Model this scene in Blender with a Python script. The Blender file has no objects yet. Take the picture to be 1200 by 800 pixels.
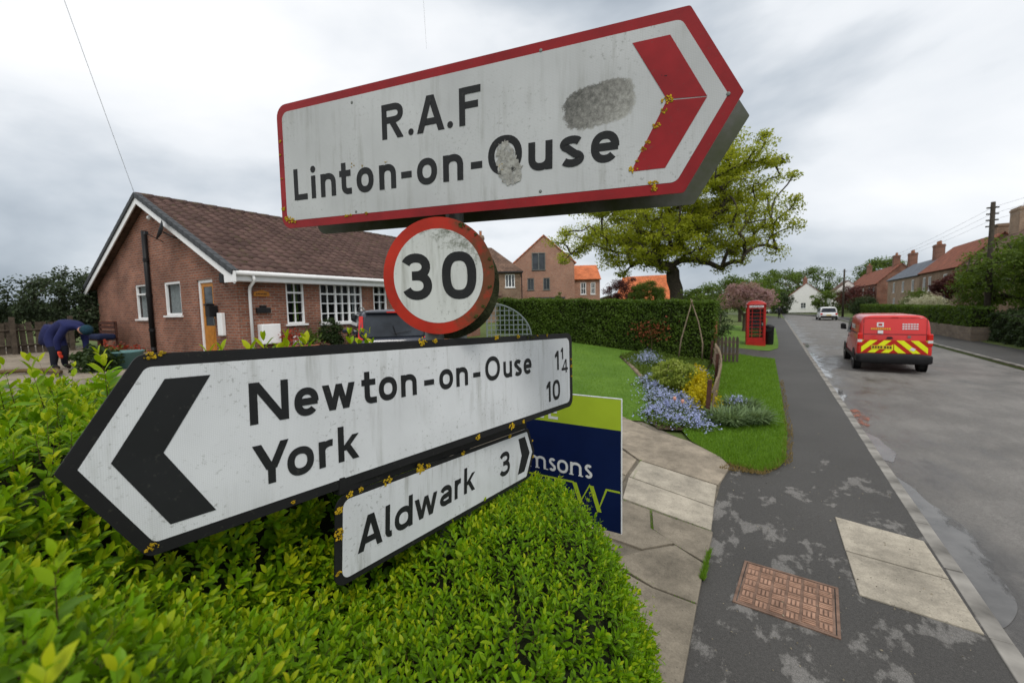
import bpy, bmesh, math, random
import numpy as np
from mathutils import Matrix, Vector
random.seed(7)
rng = np.random.default_rng(11)
scene = bpy.context.scene
COL = scene.collection
R = math.radians

# ------------------------------------------------------------------ camera
CAM_H = 2.35
YAW, PITCH, ROLL = R(31.5), math.atan(40 / 500.0), 0.0194
_fw = Vector((-math.sin(YAW), math.cos(YAW), 0)); _rt = Vector((math.cos(YAW), math.sin(YAW), 0)); _up = Vector((0, 0, 1))
_f2 = _fw * math.cos(PITCH) - _up * math.sin(PITCH); _u2 = _up * math.cos(PITCH) + _fw * math.sin(PITCH)
_ri = _rt * math.cos(ROLL) - _u2 * math.sin(ROLL); _ui = _u2 * math.cos(ROLL) + _rt * math.sin(ROLL)
cd = bpy.data.cameras.new('camera'); cam = bpy.data.objects.new('camera', cd); COL.objects.link(cam)
cam.matrix_world = Matrix(((_ri.x, _ui.x, -_f2.x, 0), (_ri.y, _ui.y, -_f2.y, 0), (_ri.z, _ui.z, -_f2.z, CAM_H), (0, 0, 0, 1)))
cd.sensor_width = 36; cd.lens = 15; cd.clip_start = .05; cd.clip_end = 3000
cd.dof.use_dof = True; cd.dof.focus_distance = 1.7; cd.dof.aperture_fstop = 4.0
scene.camera = cam

# ------------------------------------------------------------------ world: overcast sky
SUN_EL, SUN_AZ = R(52), R(-20)
SKY_OFF = (-17.1, 1.44, -5.37)
w = bpy.data.worlds.new('World'); scene.world = w; w.use_nodes = True
nt = w.node_tree; nt.nodes.clear()
def N(t, typ, **k):
    n = t.nodes.new(typ)
    for a, b in k.items():
        if a.startswith('i_'):
            key = a[2:]
            key = int(key) if key.isdigit() else key.replace('_', ' ')
            n.inputs[key].default_value = b
        else: setattr(n, a, b)
    return n
out = N(nt, 'ShaderNodeOutputWorld'); bg = N(nt, 'ShaderNodeBackground'); bg.inputs[1].default_value = 1.0
sky = N(nt, 'ShaderNodeTexSky', sky_type='NISHITA', sun_disc=False, sun_elevation=SUN_EL, sun_rotation=SUN_AZ)
sk = N(nt, 'ShaderNodeVectorMath', operation='SCALE'); sk.inputs['Scale'].default_value = .08
nt.links.new(sky.outputs[0], sk.inputs[0])
tc = N(nt, 'ShaderNodeTexCoord')
sep = N(nt, 'ShaderNodeSeparateXYZ'); nt.links.new(tc.outputs['Generated'], sep.inputs[0])
# soft overcast: broad cloud bands, flattened towards the horizon
mp = N(nt, 'ShaderNodeMapping'); mp.inputs['Scale'].default_value = (1.0, 1.0, 2.2); mp.inputs['Location'].default_value = SKY_OFF; mp.inputs['Rotation'].default_value = (0, R(6), 0)
nt.links.new(tc.outputs['Generated'], mp.inputs[0])
n1 = N(nt, 'ShaderNodeTexNoise', i_Scale=1.25, i_Detail=7.0, i_Roughness=.48, i_Distortion=.18); nt.links.new(mp.outputs[0], n1.inputs[0])
el = N(nt, 'ShaderNodeMath', operation='MULTIPLY', i_1=.16); nt.links.new(sep.outputs[2], el.inputs[0])
nz = N(nt, 'ShaderNodeMath', operation='ADD'); nt.links.new(n1.outputs[0], nz.inputs[0]); nt.links.new(el.outputs[0], nz.inputs[1])
rp = N(nt, 'ShaderNodeValToRGB'); nt.links.new(nz.outputs[0], rp.inputs[0])
e = rp.color_ramp.elements
e[0].position = .36; e[0].color = (.30, .35, .41, 1)
e[1].position = .63; e[1].color = (.93, .94, .955, 1)
k = e.new(.44); k.color = (.52, .57, .625, 1)
k = e.new(.52); k.color = (.78, .81, .845, 1)
mx = N(nt, 'ShaderNodeMix', data_type='RGBA'); mx.inputs[0].default_value = .93
nt.links.new(sk.outputs[0], mx.inputs[6]); nt.links.new(rp.outputs[0], mx.inputs[7])
nt.links.new(mx.outputs[2], bg.inputs[0]); nt.links.new(bg.outputs[0], out.inputs[0])

sd = bpy.data.lights.new('sun', 'SUN'); sd.energy = 1.5; sd.angle = R(18); sd.color = (1, .96, .9)
so = bpy.data.objects.new('sun', sd); COL.objects.link(so)
# sun behind the camera's right shoulder, high
sdir = Vector((math.cos(SUN_EL) * .75, -math.cos(SUN_EL) * .66, math.sin(SUN_EL)))
so.rotation_euler = sdir.to_track_quat('Z', 'Y').to_euler(); so.location = (20, -20, 40)
sky.sun_rotation = math.atan2(sdir.x, sdir.y)
vs = scene.view_settings; vs.view_transform = 'Standard'; vs.look = 'None'; vs.exposure = 0.22; vs.gamma = 1; vs.use_curve_mapping = False

# ------------------------------------------------------------------ helpers
def tag(o, label=None, cat=None, group=None, kind=None):
    if label: o['label'] = label
    if cat: o['category'] = cat
    if group: o['group'] = group
    if kind: o['kind'] = kind
    return o
def empty(name, label, cat, loc=(0, 0, 0), rz=0, group=None, M=None):
    o = bpy.data.objects.new(name, None); COL.objects.link(o)
    o.empty_display_size = .1
    if M is not None: o.matrix_world = M
    else:
        o.location = loc; o.rotation_euler = (0, 0, rz)
    return tag(o, label, cat, group)
def copy_tree(o, parent=None):
    c = o.copy(); COL.objects.link(c); c.parent = parent
    for ch in list(o.children): copy_tree(ch, c)
    return c
class MB:
    def __init__(s): s.v = []; s.f = []; s.mi = []; s.col = None
    def add(s, vs, fs, m=0):
        b = len(s.v); s.v += [tuple(p) for p in vs]; s.f += [tuple(i + b for i in f) for f in fs]; s.mi += [m] * len(fs); return s
    def box(s, a, b, m=0, M=None):
        x0, y0, z0 = a; x1, y1, z1 = b
        v = [(x0, y0, z0), (x1, y0, z0), (x1, y1, z0), (x0, y1, z0), (x0, y0, z1), (x1, y0, z1), (x1, y1, z1), (x0, y1, z1)]
        if M is not None: v = [M @ Vector(p) for p in v]
        return s.add(v, [(0, 3, 2, 1), (4, 5, 6, 7), (0, 1, 5, 4), (1, 2, 6, 5), (2, 3, 7, 6), (3, 0, 4, 7)], m)
    def prism(s, poly, z0, z1, m=0, M=None, bottom=True):
        n = len(poly); v = [(p[0], p[1], z0) for p in poly] + [(p[0], p[1], z1) for p in poly]
        if M is not None: v = [M @ Vector(p) for p in v]
        f = [tuple(range(n, 2 * n))] + [(i, (i + 1) % n, n + (i + 1) % n, n + i) for i in range(n)]
        if bottom: f.append(tuple(range(n - 1, -1, -1)))
        return s.add(v, f, m)
    def poly(s, pts, m=0): return s.add(pts, [tuple(range(len(pts)))], m)
    def tube(s, pts, rad, n=8, m=0, cap=True):
        pts = [Vector(p) for p in pts]
        if not hasattr(rad, '__len__'): rad = [rad] * len(pts)
        vs = []; t0 = None
        for i, p in enumerate(pts):
            t = (pts[min(i + 1, len(pts) - 1)] - pts[max(i - 1, 0)]).normalized()
            if t0 is None:
                a = Vector((0, 0, 1)) if abs(t.z) < .9 else Vector((1, 0, 0))
                u = t.cross(a).normalized()
            else:
                u = (u - t * u.dot(t)).normalized()
            t0 = t; q = t.cross(u)
            vs += [p + (u * math.cos(2 * math.pi * k / n) + q * math.sin(2 * math.pi * k / n)) * rad[i] for k in range(n)]
        fs = []
        for i in range(len(pts) - 1):
            for k in range(n):
                a = i * n + k; b = i * n + (k + 1) % n; fs.append((a, b, b + n, a + n))
        if cap: fs += [tuple(range(n - 1, -1, -1)), tuple(range((len(pts) - 1) * n, len(pts) * n))]
        return s.add(vs, fs, m)
    def lathe(s, prof, n=16, m=0, M=None):
        vs = []; fs = []
        for r, z in prof: vs += [(r * math.cos(2 * math.pi * k / n), r * math.sin(2 * math.pi * k / n), z) for k in range(n)]
        if M is not None: vs = [M @ Vector(p) for p in vs]
        for i in range(len(prof) - 1):
            for k in range(n): a = i * n + k; b = i * n + (k + 1) % n; fs.append((a, b, b + n, a + n))
        fs += [tuple(range(n - 1, -1, -1)), tuple(range((len(prof) - 1) * n, len(prof) * n))]
        return s.add(vs, fs, m)
    def build(s, name, mats, parent=None, smooth=False, bevel=0, kind=None):
        me = bpy.data.meshes.new(name); me.from_pydata([tuple(p) for p in s.v], [], s.f); me.update()
        if not isinstance(mats, (list, tuple)): mats = [mats]
        for m in mats: me.materials.append(m)
        if len(mats) > 1: me.polygons.foreach_set('material_index', s.mi)
        if s.col is not None:
            a = me.color_attributes.new('Col', 'FLOAT_COLOR', 'POINT'); a.data.foreach_set('color', np.asarray(s.col, dtype=np.float32).ravel())
        boxuv(me)
        if smooth: me.polygons.foreach_set('use_smooth', [True] * len(me.polygons))
        o = bpy.data.objects.new(name, me); COL.objects.link(o)
        if parent is not None: o.parent = parent
        if kind: o['kind'] = kind
        if bevel:
            b = o.modifiers.new('bevel', 'BEVEL'); b.width = bevel; b.segments = 2; b.limit_method = 'ANGLE'
        return o
def boxuv(me):
    n = len(me.loops)
    if n == 0: return
    uv = me.uv_layers.new(name='UVMap')
    co = np.empty(len(me.vertices) * 3, dtype=np.float32); me.vertices.foreach_get('co', co); co = co.reshape(-1, 3)
    li = np.empty(n, dtype=np.int32); me.loops.foreach_get('vertex_index', li)
    no = np.empty(len(me.polygons) * 3, dtype=np.float32); me.polygons.foreach_get('normal', no); no = np.abs(no.reshape(-1, 3))
    lt = np.empty(len(me.polygons), dtype=np.int32); me.polygons.foreach_get('loop_total', lt)
    ax = np.repeat(np.argmax(no + np.array([0, 0, 1e-3]), axis=1), lt); p = co[li]
    u = np.where(ax == 0, p[:, 1], p[:, 0]); v = np.where(ax == 2, p[:, 1], p[:, 2])
    uv.data.foreach_set('uv', np.stack([u, v], 1).astype(np.float32).ravel())
def npmesh(name, V, Fq, mat, parent=None, col=None, kind=None, smooth=False):
    """V (n,3) float, Fq (m,k) int all same k"""
    me = bpy.data.meshes.new(name); V = np.asarray(V, dtype=np.float32); Fq = np.asarray(Fq, dtype=np.int32); k = Fq.shape[1]
    me.vertices.add(len(V)); me.vertices.foreach_set('co', V.ravel())
    me.loops.add(Fq.size); me.loops.foreach_set('vertex_index', Fq.ravel())
    me.polygons.add(len(Fq)); me.polygons.foreach_set('loop_start', np.arange(0, Fq.size, k, dtype=np.int32))
    me.polygons.foreach_set('loop_total', np.full(len(Fq), k, dtype=np.int32)) if bpy.app.version < (4, 1, 0) else None
    me.update(calc_edges=True); me.validate()
    if smooth: me.polygons.foreach_set('use_smooth', [True] * len(me.polygons))
    me.materials.append(mat)
    if col is not None:
        a = me.color_attributes.new('Col', 'FLOAT_COLOR', 'POINT'); c = np.ones((len(V), 4), dtype=np.float32); c[:, :3] = col if np.ndim(col) == 2 else np.asarray(col)[:, None]
        a.data.foreach_set('color', c.ravel())
    o = bpy.data.objects.new(name, me); COL.objects.link(o)
    if parent is not None: o.parent = parent
    if kind: o['kind'] = kind
    return o

# ------------------------------------------------------------------ materials
def newmat(name):
    m = bpy.data.materials.new(name); m.use_nodes = True; t = m.node_tree; b = t.nodes['Principled BSDF']; b.inputs['Specular IOR Level'].default_value = .22; return m, t, b
def coords(t, kind='Object', scale=(1, 1, 1)):
    c = N(t, 'ShaderNodeTexCoord'); p = N(t, 'ShaderNodeMapping'); p.inputs['Scale'].default_value = scale
    t.links.new(c.outputs[kind], p.inputs[0]); return p.outputs[0]
def noise(t, vec, scale, detail=5, rough=.55, dist=0):
    n = N(t, 'ShaderNodeTexNoise', i_Scale=scale, i_Detail=float(detail), i_Roughness=rough, i_Distortion=float(dist)); t.links.new(vec, n.inputs[0]); return n.outputs[0]
def ramp(t, fac, stops):
    r = N(t, 'ShaderNodeValToRGB'); t.links.new(fac, r.inputs[0]); el = r.color_ramp.elements
    for i, (p, c) in enumerate(stops):
        c = c if hasattr(c, '__len__') else (c, c, c)
        q = el[i] if i < 2 else el.new(p)
        q.position = p; q.color = (*c, 1)
    return r.outputs[0]
def mix(t, fac, a, b, mode='MIX'):
    n = N(t, 'ShaderNodeMix', data_type='RGBA', blend_type=mode)
    for s, i in ((fac, 0), (a, 6), (b, 7)):
        if hasattr(s, 'is_linked'): t.links.new(s, n.inputs[i])
        elif i == 0: n.inputs[0].default_value = s
        else: n.inputs[i].default_value = (*s, 1)
    return n.outputs[2]
def math_(t, op, a, b=0.0, clamp=False):
    n = N(t, 'ShaderNodeMath', operation=op, use_clamp=clamp)
    for s, i in ((a, 0), (b, 1)):
        if hasattr(s, 'is_linked'): t.links.new(s, n.inputs[i])
        else: n.inputs[i].default_value = s
    return n.outputs[0]
def bump(t, b, h, strength=.3, dist=.01):
    n = N(t, 'ShaderNodeBump', i_Strength=strength, i_Distance=dist); t.links.new(h, n.inputs['Height']); t.links.new(n.outputs[0], b.inputs['Normal'])
def plain(name, c, rough=.6, var=.15, scale=6, metal=0, bumps=0, spec=.22, coat=0):
    m, t, b = newmat(name); v = coords(t); n = noise(t, v, scale, 6)
    t.links.new(ramp(t, n, [(.3, [x * (1 - var) for x in c]), (.7, [min(1, x * (1 + var)) for x in c])]), b.inputs['Base Color'])
    b.inputs['Roughness'].default_value = rough; b.inputs['Metallic'].default_value = metal; b.inputs['Specular IOR Level'].default_value = spec
    if coat: b.inputs['Coat Weight'].default_value = coat; b.inputs['Coat Roughness'].default_value = .08
    if bumps: bump(t, b, noise(t, v, scale * 6, 4), bumps, .01)
    return m
def leafmat(name, dark, light, trans=.35, rough=.5, spec=.2, hi=None):
    m, t, b = newmat(name); a = N(t, 'ShaderNodeVertexColor', layer_name='Col')
    s = N(t, 'ShaderNodeSeparateColor'); t.links.new(a.outputs[0], s.inputs[0])
    st = [(0, dark), (1, light)] if hi is None else [(0, dark), (1, hi), (.6, light)]
    c = ramp(t, s.outputs[0], st); t.links.new(c, b.inputs['Base Color'])
    b.inputs['Roughness'].default_value = rough; b.inputs['Specular IOR Level'].default_value = spec
    tr = N(t, 'ShaderNodeBsdfTranslucent'); t.links.new(mix(t, .6, c, (min(1, light[0] * 1.5), light[1] * 1.4, light[2])), tr.inputs[0])
    ms = N(t, 'ShaderNodeMixShader'); ms.inputs[0].default_value = trans
    t.links.new(b.outputs[0], ms.inputs[1]); t.links.new(tr.outputs[0], ms.inputs[2]); t.links.new(ms.outputs[0], t.nodes['Material Output'].inputs[0])
    return m
def brickmat(name, c1, c2, mortar, bw=.225, rh=.075, msz=.011, var=.35):
    m, t, b = newmat(name); v = coords(t, 'UV'); k = N(t, 'ShaderNodeTexBrick', i_Scale=1.0); t.links.new(v, k.inputs[0])
    k.inputs['Brick Width'].default_value = bw; k.inputs['Row Height'].default_value = rh; k.inputs['Mortar Size'].default_value = msz; k.inputs['Mortar Smooth'].default_value = .2; k.inputs['Bias'].default_value = -.1
    k.inputs['Color1'].default_value = (*c1, 1); k.inputs['Color2'].default_value = (*c2, 1); k.inputs['Mortar'].default_value = (*mortar, 1)
    st = ramp(t, noise(t, v, .9, 6, .6), [(.3, 1 - var), (.7, 1 + var * .4)])
    fine = ramp(t, noise(t, v, 22, 4), [(.3, .75), (.7, 1.2)])
    t.links.new(mix(t, 1, mix(t, 1, k.outputs[0], st, 'MULTIPLY'), fine, 'MULTIPLY'), b.inputs['Base Color']); b.inputs['Roughness'].default_value = .9
    bump(t, b, math_(t, 'SUBTRACT', 1.0, k.outputs[1]), .6, .01); return m
def rooftex(name, c1, c2, bw=.3, rh=.28):
    m, t, b = newmat(name); v = coords(t, 'UV'); k = N(t, 'ShaderNodeTexBrick', i_Scale=1.0, offset=.5); t.links.new(v, k.inputs[0])
    k.inputs['Brick Width'].default_value = bw; k.inputs['Row Height'].default_value = rh; k.inputs['Mortar Size'].default_value = .02; k.inputs['Mortar Smooth'].default_value = .6
    k.inputs['Color1'].default_value = (*c1, 1); k.inputs['Color2'].default_value = (*c2, 1); k.inputs['Mortar'].default_value = (*[x * .45 for x in c1], 1)
    t.links.new(mix(t, 1, k.outputs[0], ramp(t, noise(t, v, 1.3, 6, .6), [(.3, .65), (.7, 1.2)]), 'MULTIPLY'), b.inputs['Base Color']); b.inputs['Roughness'].default_value = .85
    bump(t, b, math_(t, 'SUBTRACT', 1.0, k.outputs[1]), .7, .02); return m
M = {}
M['brick'] = brickmat('red_brick', (.30, .118, .072), (.19, .074, .05), (.26, .21, .17), var=.45)
M['brick_new'] = brickmat('new_brick', (.40, .19, .12), (.30, .13, .085), (.40, .33, .27), var=.2)
M['brick_old'] = brickmat('old_brick', (.27, .17, .11), (.20, .12, .08), (.28, .23, .18), var=.4)
M['brick_pale'] = brickmat('pale_brick', (.36, .25, .17), (.27, .17, .11), (.36, .3, .24), var=.3)
M['stone_wall'] = brickmat('stone_wall', (.24, .19, .14), (.17, .13, .1), (.2, .17, .14), bw=.35, rh=.16, msz=.02)
M['render_white'] = plain('white_render', (.74, .74, .72), .8, .06, 3)
M['upvc'] = plain('white_upvc', (.78, .79, .79), .35, .05, 4)
M['tile_brown'] = plain('brown_concrete_tile', (.125, .070, .055), .85, .45, 2.4, bumps=.4)
M['tile_orange'] = rooftex('orange_pantile', (.62, .19, .075), (.52, .15, .06))
M['tile_red'] = rooftex('red_pantile', (.30, .105, .06), (.22, .08, .05))
M['tile_old'] = rooftex('old_brown_tile', (.17, .105, .075), (.12, .075, .055))
M['slate'] = rooftex('grey_slate', (.17, .19, .22), (.13, .145, .17))
M['verge'] = plain('dark_verge_tile', (.055, .06, .065), .8, .3, 8)
M['black_plastic'] = plain('black_plastic', (.012, .012, .013), .5, .2, 6)
M['oak_door'] = plain('golden_oak_door', (.42, .17, .025), .45, .25, 8)
M['lead'] = plain('pale_flashing', (.6, .6, .6), .6, .15, 8)
M['chimney_pot'] = plain('clay_pot', (.35, .15, .08), .8, .2, 8)
M['wood_grey'] = plain('weathered_wood', (.22, .17, .12), .9, .35, 7, bumps=.5)
M['wood_dark'] = plain('brown_stained_post', (.07, .03, .022), .75, .3, 9, bumps=.4)
M['bark'] = plain('bark', (.085, .068, .05), .95, .45, 9, bumps=.9)
M['bark_dark'] = plain('dark_bark', (.05, .042, .032), .95, .4, 9, bumps=.8)
M['twig'] = plain('twig', (.11, .075, .035), .85, .3, 12)
M['trellis'] = plain('grey_blue_trellis_paint', (.15, .18, .185), .7, .15, 9)
M['soil'] = plain('soil', (.07, .048, .033), .95, .4, 14, bumps=.8)
M['galv'] = plain('grey_aluminium', (.16, .17, .16), .55, .35, 5, metal=.3)
M['tyre'] = plain('tyre_rubber', (.018, .018, .018), .8, .2, 10)
M['alloy'] = plain('steel_wheel', (.3, .3, .31), .4, .1, 8, metal=.8)
M['red_lens'] = plain('red_lamp_lens', (.55, .015, .01), .15, .1, 8, coat=.6)
M['clear_lens'] = plain('clear_lamp_lens', (.6, .6, .58), .12, .05, 8, coat=.5)
M['cable'] = plain('cable', (.22, .23, .24), .7, .1, 6)
def glassmat(name, tint=(.9, .93, .95), tr=.75):
    m, t, b = newmat(name); b.inputs['Base Color'].default_value = (.01, .012, .013, 1); b.inputs['Roughness'].default_value = .03
    tb = N(t, 'ShaderNodeBsdfTransparent'); tb.inputs[0].default_value = (*tint, 1); ms = N(t, 'ShaderNodeMixShader'); ms.inputs[0].default_value = tr
    t.links.new(b.outputs[0], ms.inputs[1]); t.links.new(tb.outputs[0], ms.inputs[2]); t.links.new(ms.outputs[0], t.nodes['Material Output'].inputs[0]); return m
M['glass'] = glassmat('window_glass')
def darkglass(name, c=(.03, .035, .04)):
    m, t, b = newmat(name); v = coords(t); t.links.new(ramp(t, noise(t, v, 1.2, 4), [(.35, c), (.65, [x * 2.2 for x in c])]), b.inputs['Base Color'])
    b.inputs['Roughness'].default_value = .06; return m
M['dark_glass'] = darkglass('dark_reflective_glass'); M['car_glass'] = darkglass('tinted_car_glass', (.02, .024, .03))
M['curtain'] = plain('pale_net_curtain', (.72, .72, .68), .9, .15, 14)
M['lime'] = plain('lime_print', (.36, .48, .03), .45, .06, 6); M['navy'] = plain('navy_print', (.005, .012, .058), .35, .1, 5); M['offwhite'] = plain('white_print', (.66, .67, .68), .5, .06, 10)
M['seam'] = plain('dark_panel_gap', (.10, .008, .007), .6, .1, 8)
M['board_edge'] = plain('corrugated_plastic_edge', (.7, .72, .74), .5, .1, 30)

# ------------------------------------------------------------------ ground and terrain
TX = [(-900, 1.1), (-11, 1.1), (-8, .75), (-4, .32), (-2, .12), (-.55, 0), (1.36, 0), (7.3, 0), (9.6, 0), (14, 1.1), (900, 1.1)]
def gx(x):
    for (a, za), (b, zb) in zip(TX, TX[1:]):
        if a <= x <= b: return za + (zb - za) * (x - a) / (b - a)
    return TX[-1][1]
def gz(x, y=0):
    k = 1 if y < 45 else max(0, 1 - (y - 45) / 20) if x < 1 else 1
    return gx(x) * k
def ground_colour():
    m, t, b = newmat('ground_earth_grass'); v = coords(t); n = noise(t, v, .35, 8, .6)
    c = ramp(t, n, [(.35, (.055, .085, .02)), (.65, (.10, .14, .035)), (.5, (.075, .11, .025))])
    t.links.new(mix(t, ramp(t, noise(t, v, 9, 5), [(.35, 0), (.7, .5)]), c, (.12, .13, .05)), b.inputs['Base Color']); b.inputs['Roughness'].default_value = .95
    bump(t, b, noise(t, v, 30, 4), .6, .03); return m
M['ground'] = ground_colour()
def lawn_colour():
    m, t, b = newmat('lawn_grass'); v = coords(t); n = noise(t, v, 1.1, 8, .6)
    c = ramp(t, n, [(.3, (.085, .175, .018)), (.7, (.15, .27, .03))])
    t.links.new(mix(t, ramp(t, noise(t, v, 60, 3), [(.35, .0), (.7, .6)]), c, (.045, .09, .012)), b.inputs['Base Color']); b.inputs['Roughness'].default_value = .9
    bump(t, b, noise(t, v, 90, 4), .8, .03); return m
M['lawn'] = lawn_colour()
xs = [p[0] for p in TX]; xs[6] = 1.40; xs.insert(7, 1.42); xs.insert(8, 7.24); xs[9] = 7.26
def g_under(x, y):
    if 1.41 < x < 7.25: return -.16
    return gz(x, y) - .03
ys = [-60, 45, 65, 900]
mb = MB()
for j in range(len(ys) - 1):
    for i in range(len(xs) - 1):
        q = [(xs[i], ys[j]), (xs[i + 1], ys[j]), (xs[i + 1], ys[j + 1]), (xs[i], ys[j + 1])]
        mb.poly([(a, b, g_under(a, b)) for a, b in q])
tag(mb.build('ground', M['ground']), kind='structure')
def clipx(poly, a, keep_gt):
    o = []
    for i in range(len(poly)):
        p, q = poly[i], poly[(i + 1) % len(poly)]
        ip = p[0] >= a if keep_gt else p[0] <= a; iq = q[0] >= a if keep_gt else q[0] <= a
        if ip: o.append(p)
        if ip != iq:
            s = (a - p[0]) / (q[0] - p[0]); o.append((a, p[1] + s * (q[1] - p[1])))
    return o
def sheet(name, poly, h, mat, parent=None, kind='structure', mb=None):
    own = mb is None; mb = mb or MB()
    ar = sum(p[0] * q[1] - q[0] * p[1] for p, q in zip(poly, poly[1:] + poly[:1]))
    if ar < 0: poly = poly[::-1]
    for (a, _), (b, _) in zip(TX, TX[1:]):
        c = clipx(clipx(poly, a, True), b, False)
        if len(c) > 2: mb.poly([(x, y, gz(x, y) + h) for x, y in c])
    if own: return tag(mb.build(name, mat, parent), kind=kind)
def asphalt(name, base, light, wet, patch=True):
    m, t, b = newmat(name); v = coords(t); s = N(t, 'ShaderNodeSeparateXYZ'); t.links.new(v, s.inputs[0])
    grain = mix(t, 1, ramp(t, noise(t, v, 150, 3, .75), [(.3, .5), (.72, 1.7)]), ramp(t, noise(t, v, 45, 4, .7), [(.3, .75), (.72, 1.3)]), 'MULTIPLY')
    if patch:
        n = noise(t, coords(t, 'Object', (1.0, .55, 1)), 3.4, 12, .66, .15)
        near = ramp(t, math_(t, 'DIVIDE', s.outputs[1], 10.0), [(.5, 0), (.75, -0.0)])
        big = noise(t, v, .8, 3)
        f = math_(t, 'ADD', n, math_(t, 'MULTIPLY', math_(t, 'SUBTRACT', big, .5), .35))
        far = math_(t, 'MULTIPLY', math_(t, 'SUBTRACT', s.outputs[1], 5.2), .03)
        f2 = math_(t, 'SUBTRACT', f, math_(t, 'MAXIMUM', far, 0.0))
        c = ramp(t, f2, [(.53, base), (.58, light), (.55, [a * .5 + b_ * .5 for a, b_ in zip(base, light)])])
        rr = ramp(t, f2, [(.5, .62), (.55, .8)])
    else:
        n = noise(t, coords(t, 'Object', (1.0, .45, 1)), 1.5, 12, .72, .0)
        gut = math_(t, 'MULTIPLY', math_(t, 'MAXIMUM', math_(t, 'SUBTRACT', 2.7, s.outputs[0]), 0.0), .14)
        f2 = math_(t, 'SUBTRACT', n, gut)
        c = ramp(t, f2, [(.28, wet), (.56, light), (.42, base)])
        rr = ramp(t, f2, [(.33, .28), (.5, .75)])
    c = mix(t, 1, c, ramp(t, noise(t, v, .5, 6), [(.3, .8), (.7, 1.15)]), 'MULTIPLY')
    t.links.new(mix(t, 1, c, grain, 'MULTIPLY'), b.inputs['Base Color']); t.links.new(rr, b.inputs['Roughness'])
    bump(t, b, noise(t, v, 160, 3, .7), .5, .006); return m
M['pave'] = asphalt('pavement_tarmac', (.056, .0535, .050), (.140, .134, .126), (.03, .03, .03))
M['road'] = asphalt('road_tarmac', (.118, .112, .104), (.158, .15, .14), (.068, .065, .062), False)
def cl(s, off):
    if s < 70: return (4.33 + off, s)
    th = (s - 70) / 80.0; r = 80 + off
    return (4.33 - 80 + r * math.cos(th), 70 + r * math.sin(th))
def strip(name, o0, o1, z, mat, s0=-12, s1=150, kind='structure', parent=None):
    mb = MB(); ss = [s0] + [s for s in range(int(s0) + 1, int(s1), 4) if s > s0] + [s1]
    for a, b in zip(ss, ss[1:]): mb.poly([(*cl(a, o0), z), (*cl(a, o1), z), (*cl(b, o1), z), (*cl(b, o0), z)])
    return tag(mb.build(name, mat, parent), kind=kind)
strip('road', -2.9, 2.95, -.10, M['road'])
pavement = strip('pavement', -4.9, -2.98, .0, M['pave'])
strip('pavement_far', 3.07, 5.3, .004, M['pave'])
M['kerb'] = plain('concrete_kerb', (.20, .19, .172), .85, .55, 2.2, bumps=.4)
kerb = empty('kerb', 'grey concrete kerb stones between pavement and road', 'kerb', (0, 0, 0)); kerb['kind'] = 'structure'
del kerb['category']
kv = []
for k in range(4):
    mb = MB(); L = .905
    pr = [(1.335 + random.uniform(-.006, .006), -.14), (1.475, -.14), (1.468, -.015), (1.452, .004), (1.335, .006)]
    mb.prism(pr, 0, L, M=Matrix(((1, 0, 0, 0), (0, 0, -1, 0), (0, 1, 0, 0), (0, 0, 0, 1))))
    o = mb.build('kerb_stone', M['kerb'], kerb, bevel=.008); kv.append(o)
y = -1.4; i = 0
while y < 26:
    o = kv[i] if i < 4 else kv[i % 4].copy()
    if i >= 4: COL.objects.link(o); o.parent = kerb
    o.location = (random.uniform(-.006, .006), y + .905, random.uniform(-.006, .004)); o.rotation_euler = (0, 0, random.uniform(-.006, .006))
    y += .915; i += 1
mb = MB(); mb.box((1.335, y, -.14), (1.47, 70, .004)); mb.build('kerb_run', M['kerb'], kerb, kind='stuff')
mb = MB(); mb.box((7.27, -12, -.14), (7.41, 71, .012)); tag(mb.build('kerb_far', M['kerb']), kind='structure')
# concrete slabs at the driveway and on the pavement
def slabmat(name, c, seed):
    m, t, b = newmat(name); v = coords(t); mp_ = noise(t, v, 1.6 + seed * .3, 8, .6); sp = noise(t, v, 70, 3, .7)
    c1 = mix(t, 1, ramp(t, mp_, [(.3, [x * .6 for x in c]), (.68, [x * 1.12 for x in c])]), ramp(t, noise(t, v, 7, 8, .7), [(.32, .7), (.6, 1.05)]), 'MULTIPLY'); c2 = mix(t, 1, c1, ramp(t, sp, [(.3, .8), (.7, 1.15)]), 'MULTIPLY')
    vor = N(t, 'ShaderNodeTexVoronoi', i_Scale=26.0); t.links.new(v, vor.inputs[0])
    c3 = mix(t, ramp(t, vor.outputs[0], [(.05, .8), (.16, 0)]), c2, (.06, .055, .045)); t.links.new(c3, b.inputs['Base Color']); b.inputs['Roughness'].default_value = .85
    bump(t, b, sp, .35, .006); return m
M['slab_light'] = slabmat('pale_concrete_slab', (.40, .36, .29), 0); M['slab_grey'] = slabmat('grey_concrete_slab', (.225, .195, .15), 1); M['slab_buff'] = slabmat('buff_concrete_slab', (.30, .255, .195), 2)
def slab(poly, h, mat, parent, thick=.05):
    ar = sum(p[0] * q[1] - q[0] * p[1] for p, q in zip(poly, poly[1:] + poly[:1]))
    if ar < 0: poly = poly[::-1]
    n = len(poly); v = [(x, y, gz(x, y) + h - thick) for x, y in poly] + [(x, y, gz(x, y) + h) for x, y in poly]
    mb = MB(); mb.add(v, [tuple(range(n, 2 * n))] + [(i, (i + 1) % n, n + (i + 1) % n, n + i) for i in range(n)])
    return mb.build('slab', mat, parent, bevel=.006)
for p in ([(.63, 5.64), (1.305, 5.46), (1.315, 4.80), (.635, 4.905)], [(.637, 4.885), (1.313, 4.78), (1.318, 4.10), (.645, 4.19)]): slab(p, .012, M['slab_light'], pavement)
M['gravel'] = slabmat('dirty_gravel', (.17, .148, .115), 4)
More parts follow.
